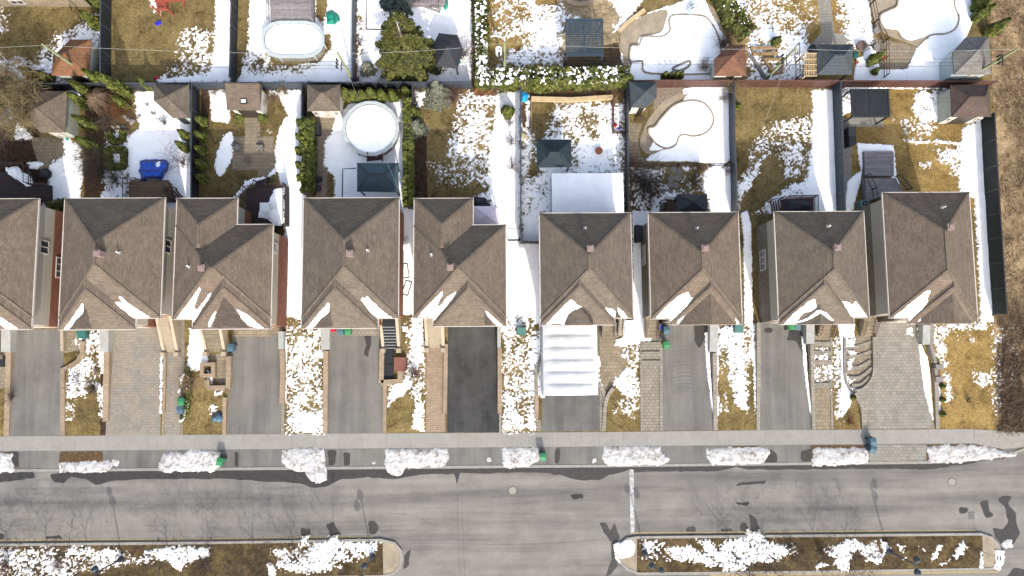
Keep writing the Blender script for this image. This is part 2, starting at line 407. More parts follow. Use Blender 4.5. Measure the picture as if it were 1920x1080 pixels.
    q.bump(q.noise(2.4, 6, .6, dist=2), .8, .15); M['tarp_blue'] = q.out(c)
    M['tarp_bright'] = plain('tarp_bright', (.86,.87,.89), .05, 1.5, .6)
    M['canvas_lilac'] = plain('canvas_lilac', (.62,.55,.62), .06, 1.2, .7)
    M['green'] = plain('plastic_green', (.032,.17,.07), .15, 4, .45, .4); M['teal'] = plain('paint_teal', (.006,.085,.072), .12, 4, .5, .4)
    M['tarp_green'] = plain('tarp_green', (.015,.25,.17), .25, 2.5, .5); M['bin_blue'] = plain('plastic_slate', (.05,.10,.135), .15, 4, .45, .4)
    M['blue'] = plain('plastic_blue', (.02,.025,.42), .15, 4, .4); M['sky_blue'] = plain('tarp_sky', (.02,.30,.60), .15, 2, .5)
    M['red'] = plain('plastic_red', (.50,.02,.05), .1, 4, .4); M['terracotta'] = plain('terracotta', (.26,.09,.05), .15, 4, .7)
    M['white'] = plain('plastic_white', (.72,.73,.74), .05, 4, .4); M['rubber'] = plain('rubber', (.015,.017,.020), .2, 4, .7)
    M['ac'] = plain('ac_green', (.14,.22,.20), .1, 4, .5); M['mat_brown'] = plain('mat_brown', (.17,.070,.050), .12, 4, .8)
    M['cover_grey'] = plain('cover_grey', (.16,.155,.16), .2, 3, .7); M['rust'] = plain('iron_rust', (.13,.085,.07), .2, 5, .8)
    M['lamp'] = plain('lamp_paint', (.020,.034,.048), .15, 4, .4, .5)
    M['stone_grey'] = plain('stone_grey', (.19,.175,.16), .25, 2, .9)
    # plants
    M['cedar'] = leafy('cedar_leaf', (.034,.045,.010,1), (.108,.122,.022,1), (.17,.172,.04,1))
    M['hedge'] = leafy('hedge_leaf', (.034,.046,.012,1), (.105,.112,.024,1), (.17,.155,.042,1))
    M['conifer'] = leafy('conifer_leaf', (.020,.030,.010,1), (.085,.088,.018,1), (.15,.135,.032,1))
    M['spruce'] = leafy('spruce_leaf', (.06,.07,.055,1), (.17,.18,.13,1), (.26,.25,.18,1))
    M['blue_spruce'] = leafy('blue_spruce_leaf', (.02,.035,.035,1), (.06,.085,.085,1))
    M['rusty_leaf'] = leafy('rusty_leaf', (.10,.045,.02,1), (.20,.085,.035,1), (.16,.12,.04,1))
    M['dry'] = leafy('dry_twigs', (.13,.085,.052,1), (.25,.175,.115,1), (.34,.26,.18,1))
    M['twig'] = leafy('twig_brown', (.055,.038,.030,1), (.13,.095,.075,1), (.18,.14,.11,1))
    M['twig_dark'] = leafy('twig_dark', (.030,.022,.022,1), (.075,.058,.055,1)); M['twig_red'] = leafy('twig_red', (.07,.03,.035,1), (.16,.09,.085,1))
    M['twig_gold'] = leafy('twig_gold', (.11,.085,.045,1), (.24,.185,.095,1), (.30,.25,.15,1))
    M['bark'] = plain('bark', (.11,.085,.065), .3, 6, .9, stretch=(1,1,.3)); M['bark_pale'] = plain('bark_pale', (.34,.29,.23), .2, 6, .9)
_mats()
# ================================================================== THE SETTING
def sheet(name, pts, z, m, kind='structure', label=None, cat=None, sm=0):
    if sm: pts = smooth(pts, sm)
    o = MB().sheet(PL(pts), 0).build(name, M[m])
    o.location.z = z
    o['kind'] = kind; o['label'] = label or name.replace('_', ' ')+' on the ground'; o['category'] = cat or name.replace('_', ' ')
    return o
def yb(x): return 845.7-.0083*x                    # bottom edge of the pavement in the frame
g = MB().box(-160, 160, -120, 150, -1, 0).build('ground', M['grass'])
tag(g, 'dead brown and olive lawn ground between the houses', 'ground', kind='structure')
sheet('lawn', [(1738,603),(1872,600),(1868,810),(1738,812)], .004, 'grass_gold', label='golden lawn beside the last driveway')
sheet('lawn', [(1584,165),(1846,165),(1858,400),(1588,400)], .004, 'grass_gold', label='golden back lawn behind the end house')
sheet('lawn', [(1372,-60),(1626,-60),(1622,152),(1400,152)], .004, 'grass_gold', label='golden back lawn with a paver path')
sheet('lawn', [(905,-60),(1062,-60),(1062,140),(905,140)], .004, 'grass_gold', label='golden patchy lawn beside the louvered pergola')
sheet('lawn', [(376,165),(515,165),(515,372),(376,372)], .004, 'grass_olive', label='olive lawn round the back patio of flags')
sheet('lawn', [(1382,168),(1525,168),(1510,400),(1382,400)], .006, 'grass', label='brown back lawn with diagonal snow')
sheet('rough_field', [(1852,-300),(2600,-300),(2600,830),(1930,830),(1868,806),(1862,600),(1886,590),(1860,160)], .012, 'weeds', label='rough tan field of dead weeds beyond the end fence', cat='field')
# --- road, pavement, verge
sheet('road', [(-1500,1500),(-1500,888),(0,880),(1760,865),(1900,852),(2040,815),(2040,700),(3000,700),(3000,1500)], .010, 'road', label='worn grey asphalt street')
sheet('verge', [(-900,yb(-900)),(1826,yb(1826)),(1905,838),(1912,852),(1880,860),(1760,868),(-900,886)], .006, 'drive', label='asphalt strip between pavement and street', cat='verge')
sheet('pavement', [(-900,826),(0,818.3),(640,813),(1140,810),(1450,806.3),(1826,804.5),(1827,831),(1450,834),(640,841),(0,845.7),(-900,853)], .016, 'sidewalk', label='pale concrete pavement in slabs', cat='pavement')
sheet('footpath', [(1827,805),(1875,808),(1925,812),(1925,838),(1880,842),(1827,832)], .019, 'concrete', label='stained concrete end of the pavement', cat='pavement')
def strip_px(name, line, w, z0, z1, m, kind='structure', label=None, cat=None, closed=False, parent=None):
    o = MB().strip(PL(line), w, z0, z1, closed).build(name, M[m], parent)
    if kind: tag(o, label, cat or name.replace('_', ' '), kind=kind)
    return o
strip_px('kerb', [(-900,889),(0,882.5),(640,877.5),(1140,873.5),(1450,870),(1700,867.5)], .26, 0, .035, 'concrete', label='low concrete kerb in front of the driveways')
strip_px('kerb', smooth([(1700,867.5),(1780,865.5),(1860,858),(1905,848),(1960,826)], 4, False), .26, 0, .05, 'concrete', label='concrete kerb curving away at the corner')
# grass pieces of the verge, under the snow banks
for a, b, lab in ((112,192,'brown grass patch on the verge by the lone half snow bank'),(1372,1420,'strip of earth behind a snow bank on the verge'),(1520,1622,'strip of earth behind the snow bank with the slate bin'),(0,34,'earth patch on the verge at the frame edge'),(1738,1880,'earth under the last snow bank')):
    sheet('verge_grass', [(a,yb(a)+2),(b,yb(b)+2),(b+2,yb(b)+31),(a-2,yb(a)+31)], .013, 'soil_dry', label=lab, cat='verge')
sheet('verge_pavers', [(1632,835),(1736,834),(1738,866),(1630,868)], .012, 'paver_grey', label='grey paver apron between snow banks', cat='paving')
# wet asphalt along the kerb and melt water marks
def wobble(pts, amp, step=5, seed=0):
    out = []
    rr = random.Random(seed)
    for (a, b), (c, d) in zip(pts, pts[1:]+pts[:1]):
        L = math.hypot(c-a, d-b); n = max(1, int(L/step))
        for k in range(n):
            t = k/n; out.append((a+(c-a)*t+rr.uniform(-amp, amp), b+(d-b)*t+rr.uniform(-amp, amp)))
    return out
def puddle(pts, label, amp=1.2, z=.015, seed=1, m='wet', sm=3):
    return sheet('puddle', smooth(wobble(pts, amp, 9, seed), sm), z, m, label=label, cat='puddle')
puddle([(-40,886),(60,885),(66,896),(40,900),(10,904),(-40,905)], 'wet band at the kerb by the left edge')
puddle([(95,890),(132,884),(200,884),(300,882),(420,881),(540,880),(590,879),(700,878),(800,877),(900,875),(1000,874),(1056,873),(1056,886),(960,886),(905,888),(862,887),(857,906),(850,889),(790,889),(740,899),(690,895),(640,899),(612,912),(590,915),(560,906),(500,903),(430,898),(340,898),(260,899),(210,902),(180,909),(160,898),(135,894),(120,905),(100,903)], 'long wet dark band along the kerb', .9)
puddle([(985,875),(1060,873),(1180,872),(1190,878),(1150,888),(1120,900),(1085,901),(1060,892),(1010,887)], 'dirty wet patch by the kerb with litter', 1.4, .019, 3)
puddle([(1180,874),(1330,872),(1455,870),(1640,867),(1760,864),(1860,857),(1900,851),(1880,858),(1800,872),(1735,881),(1690,879),(1600,879),(1450,881),(1400,880),(1380,876),(1340,884),(1230,884),(1180,886)], 'wet band along the kerb on the right half', .8)
for i, p in enumerate([[(564,990),(582,992),(580,1003),(566,1006)],[(612,985),(625,979),(640,1003),(620,1006)],[(690,980),(702,976),(711,990),(702,1002),(692,1000)],
    [(1124,980),(1136,982),(1144,994),(1152,982),(1158,996),(1162,1010),(1146,1016),(1132,998)],[(1146,1016),(1160,1014),(1152,1040),(1158,1060),(1146,1075),(1136,1080),(1146,1050)],
    [(1288,989),(1302,988),(1303,1001),(1289,1001)],[(1352,992),(1372,991),(1374,999),(1354,999)],[(1388,982),(1398,981),(1402,995),(1390,996)],[(1406,964),(1418,974),(1424,992),(1408,993)],
    [(1880,930),(1896,932),(1890,944),(1905,962),(1906,985),(1912,1000),(1900,1020),(1878,1022),(1866,1008),(1862,990),(1880,992),(1890,978),(1884,950),(1872,938)],
    [(1838,942),(1852,938),(1856,958),(1862,966),(1848,970),(1842,956)],[(1800,952),(1815,953),(1812,962),(1800,962)],[(760,1040),(770,1030),(766,1060),(756,1066)],[(1900,1065),(1930,1068),(1930,1090),(1880,1090)],
    [(86,1006),(110,1004),(116,1010),(88,1010)],[(0,1000),(6,1002),(5,1012),(-4,1012)],[(20,846),(34,848),(33,874),(20,876),(8,872)],[(440,848),(447,850),(446,875),(440,873)],[(614,845),(630,846),(628,870),(618,873)],[(645,850),(656,850),(656,872),(646,872)],[(1042,842),(1050,842),(1048,868),(1040,868)],[(1440,842),(1456,850),(1456,866),(1432,870)],[(1502,848),(1520,842),(1520,864),(1504,864)],
    [(684,629),(696,629),(695,650),(690,668),(683,664),(686,645)],[(1480,618),(1502,622),(1512,650),(1520,690),(1515,690),(1504,660),(1492,640),(1476,638)],[(1302,610),(1328,610),(1326,630),(1312,652),(1302,640)],[(925,618),(936,618),(936,655),(927,640)],
    [(1436,615),(1448,616),(1446,624),(1434,622)],[(1388,905),(1436,901),(1434,907),(1380,911)],[(1380,942),(1404,942),(1402,948),(1384,946)],[(1070,928),(1092,926),(1094,934),(1076,936)]]):
    puddle(p, ['melt-water mark by the left island','melt-water mark where snow spills off the left island','melt-water mark at the tip of the left island','forked melt-water mark beyond the right island','melt-water mark round the blunt island end','square damp mark on the road by the yellow line','damp mark below the bare tree shadow','rounded damp mark by the yellow line','pointed damp mark by the snow spill','long branching puddle at the right island end','twin-lobed damp mark on the right of the road','faint damp mark on the right of the road','damp mark at the rounded island nose','puddle at the lower right corner','damp mark by the island at the left','damp mark at the left frame edge','damp mark on the first apron','thin damp mark beside the green bin','damp mark beside the spilling snow bank','short damp mark on the apron','thin damp mark beside the second green bin','damp mark beside the melting bank','round damp mark before the slate bin bank','damp streak running from a garage','damp corner by the paved steps','damp corner by the grey wall','damp corner of the darkest driveway','oil stain by the garage','dark streak on the road','short dark streak on the road','brown stain on the road'][i], .8, .0125 if p[0][1] < 700 else .017, 20+i, 'wet' if i < 28 else 'drive_dark')
sheet('road_marking', [(1180,880),(1188,880),(1190,999),(1182,999)], .022, 'line_white', label='worn white stop line across the street', cat='marking')
sheet('road_marking', [(0,1011.5),(380,1009.5),(700,1005),(700,1008),(380,1012.5),(0,1014.5)], .020, 'line_yellow', label='worn yellow line along the left island', cat='marking')
sheet('road_marking', [(1182,998),(1500,995.5),(1830,993),(1830,996),(1500,998.5),(1182,1001)], .020, 'line_yellow', label='yellow line along the top of the right island', cat='marking')
sheet('road_marking', [(1330,1077),(1870,1070),(1872,1073.5),(1330,1081)], .020, 'line_yellow', label='yellow line along the bottom of the right island', cat='marking')
for (a, b), lab in (((961,920),'round iron manhole cover in the middle of the street'),((1785,904),'round rusty manhole cover near the street corner')):
    t = thing('manhole_cover', lab, 'manhole cover', P(a, b, .011))
    c = P(a, b, .011); MB().lathe(c, [(.0, .012), (.36, .012)], 20, cap=False).build('lid', M['concrete'], t)
    MB().lathe(c, [(.36,.0),(.36,.016),(.43,.016),(.43,.0)], 20, cap=False).build('rim', M['rust'], t)
# --- traffic islands
LI = [(-900,1025),(0,1021),(400,1017),(715,1012),(740,1018),(752,1032),(754,1046),(750,1062),(738,1075),(716,1080),(400,1084),(-900,1095)]
RI = [(1196,1007),(1500,1004),(1838,1001),(1858,1008),(1870,1022),(1876,1040),(1872,1056),(1858,1066),(1500,1072),(1196,1075),(1176,1066),(1160,1052),(1155,1038),(1160,1022),(1176,1010)]
for poly, lab, soil in ((LI,'left island',[(-900,1025),(0,1021),(400,1017),(718,1013),(719,1079),(400,1083),(-900,1094)]),(RI,'right island',[(1194,1008),(1500,1005),(1840,1002),(1842,1066),(1500,1071),(1194,1074)])):
    o = MB().prism(PL(poly), 0, .13).build('traffic_island', M['pool_deck']); tag(o, 'raised concrete bed of the '+lab, 'island', kind='structure')
    o = MB().prism(PL(soil), .1, .145).build('island_soil', M['island_grass']); tag(o, 'brown earth and dead grass on the '+lab, 'soil', kind='structure')
    strip_px('kerb', poly, .24, 0, .165, 'concrete', label='concrete kerb round the '+lab, closed=True)

# --- driveways and paths (frame coordinates on the ground)
def drive(name, pts, m, label, z=.010, cat=None): return sheet(name, pts, z, m, label=label, cat=cat or name.replace('_', ' '))
drive('driveway', [(31,617),(121,617),(114.5,817),(15.6,818)], 'drive', 'grey asphalt driveway nearest the left edge')
drive('driveway', [(212,600),(303,600),(300.7,816),(197.6,817)], 'paver_mixed', 'wide driveway of multicoloured pavers')
drive('driveway', [(437,610),(526,610),(528,815),(424,816)], 'drive', 'grey asphalt driveway behind the stone planter patio')
drive('driveway', [(620,610),(713,610),(720,813.5),(613,814)], 'drive', 'grey asphalt driveway beside the black-tread stairs')
drive('driveway', [(840,610),(935,610),(937,810),(838.5,811)], 'drive_dark', 'darkest asphalt driveway beside the pink paver walk')
drive('driveway', [(1018,606),(1122,606),(1125,808),(1016,809)], 'drive_mid', 'asphalt driveway under the white car shelter')
drive('driveway', [(1239,604),(1330,604),(1340,806.5),(1240,807.5)], 'drive', 'grey asphalt driveway with curved tyre marks and a green bin')
drive('driveway', [(1421,602),(1503,602),(1524,805.6),(1422,806.4)], 'drive', 'warm grey asphalt driveway by the tidy paver steps')
drive('driveway', [(1640,600),(1716.7,604),(1752,803.5),(1621,804.5),(1621,770),(1609,736),(1640,705)], 'paver_grey', 'grey paver driveway of the end house')
drive('paving', [(437,612),(530,612),(530,631),(437,631)], 'paver_yellow', 'beige paver strip before the garage', .014)
drive('paving', [(620,612),(712,612),(712,629.5),(620,629.5)], 'paver_beige', 'paver strip before the garage beside the black-tread stairs', .014)
drive('path', [(305,600),(346,600),(346,690),(338,726),(338,816),(308,816)], 'paver_mixed', 'paver walk beside the multicoloured driveway', .012)
drive('path', [(394,664),(435,662),(433,730),(420,729),(394,700)], 'paver_yellow', 'beige patio by the stone planter', .012)
drive('path', [(800,640),(834,640),(835,810),(799,811)], 'paver_pink', 'pinkish brick walk beside the darkest driveway', .012)
drive('path', [(1124,606),(1152,606),(1166,646),(1176,676),(1160,712),(1149,727),(1124,738)], 'paver_yellow', 'curving beige patio beside the car shelter', .012)
drive('path', [(1124,720),(1132,730),(1134,760),(1134,808),(1125,808)], 'paver_beige', 'narrow paver edge below the car shelter', .011)
drive('path', [(1200.5,628),(1238,628),(1240,807),(1201.5,808)], 'paver_beige', 'paver walk with stone edging beside the curved tyre marks', .012)
drive('path', [(1520,628),(1558,628),(1559,804.6),(1524,805.3)], 'paver_yellow', 'stepped paver walk in the right half', .012)
drive('path', smooth([(1584,640),(1600,630),(1640,628),(1641,690),(1634,714),(1616,732),(1594,722),(1584,700)], 3), 'paver_yellow', 'fan of curved paver steps', .014)
drive('path', [(121,612),(160,612),(158,655),(121,662)], 'paver_yellow', 'small yellow paver landing by the teal box', .012)
drive('path', [(-10,660),(24,658),(22,720),(-10,735)], 'paver_yellow', 'paver landing at the left edge', .012)
drive('path', [(680,655),(716,655),(716,715),(680,715)], 'paver_beige', 'paver pad by the brown mat', .011) if False else None
drive('patio', [(1525,-60),(1552,-60),(1564,62),(1592,66),(1594,90),(1512,92),(1540,62)], 'paver_grey', 'paver path leading down to the dark pavilion', .012)
drive('patio', [(1585,60),(1612,60),(1604,78),(1585,84)], 'paver_grey', 'square paver pad by the snow', .010)
drive('patio', smooth([(1632,70),(1652,74),(1716,88),(1706,118),(1694,128),(1650,128),(1640,100)], 3), 'paver_yellow', 'paver patio beside the big pool', .012)
drive('patio', smooth([(1055,-40),(1215,-40),(1195,5),(1170,45),(1160,75),(1160,120),(1055,120),(1052,40)], 2), 'flagstone', 'flagstone terrace by the louvered pergola', .010)
drive('patio', [(436,256),(513,256),(514,300),(510,334),(484,330),(484,319),(436,319)], 'paver_yellow', 'square-flag patio with a fire bowl', .012)
drive('path', [(458,215),(487,215),(488,256),(460,256)], 'paver_yellow', 'stepped path from the shed to the patio', .012)
drive('patio', smooth([(60,262),(85,258),(112,262),(124,285),(114,305),(92,318),(78,322),(70,300)], 4), 'paver_yellow', 'rounded patio of yellow flags', .012)
drive('patio', [(590,216),(634,216),(632,240),(618,260),(612,372),(592,372),(594,280)], 'gravel', 'gravel path between hedge and round pool', .010)
drive('path', [(604,216),(634,216),(630,244),(606,244)], 'paver_yellow', 'small paver pad before the white shed', .014)
drive('patio', [(1176,232),(1204,232),(1196,262),(1200,290),(1212,302),(1176,306)], 'paver_yellow', 'paver terrace beside the kidney pool', .012)
drive('patio', [(1596,214),(1656,214),(1656,238),(1596,238)], 'paver_grey', 'paver pad under the black slatted pergola', .012)
drive('path', [(1580,222),(1597,222),(1597,345),(1583,352)], 'paver_grey', 'paver strip beside the dark fence', .010)
drive('patio', [(1232,165),(1316,163),(1300,178),(1270,184),(1240,200),(1224,205)], 'gravel', 'stony bed behind the kidney pool', .008)
bed = lambda pts, lab, m='mulch', z=.008: sheet('garden_bed', pts, z, m, label=lab, cat='garden bed')
bed([(189,662),(200,662),(199,816),(188,816)], 'dark mulch strip beside the multicoloured driveway')
bed([(760,240),(800,240),(800,320),(802,372),(776,372),(776,240)], 'dark bed beside the tall hedge')
bed([(158,205),(240,190),(258,225),(235,250),(205,250),(196,372),(158,372)], 'brown shrub bed in the second yard', 'soil_dry')
bed([(0,236),(70,240),(86,300),(88,345),(0,345)], 'dark bare earth in the corner yard')
bed([(378,168),(392,168),(392,240),(378,240)], 'dark strip of earth by the fence')
bed([(1185,325),(1240,330),(1240,400),(1185,400)], 'bed under the dark leafless bush', 'soil_dry')
bed([(880,172),(960,165),(970,185),(880,192)], 'leaf-strewn bed under the snowy hedge', 'soil_dry')
bed([(975,165),(1170,165),(1150,186),(1000,186),(996,250),(978,252)], 'cluttered bare bed behind the timber edging', 'soil_dry')
bed([(1055,100),(1160,80),(1166,125),(1055,128)], 'dark damp ground under the louvered pergola', 'soil_dry', .013)

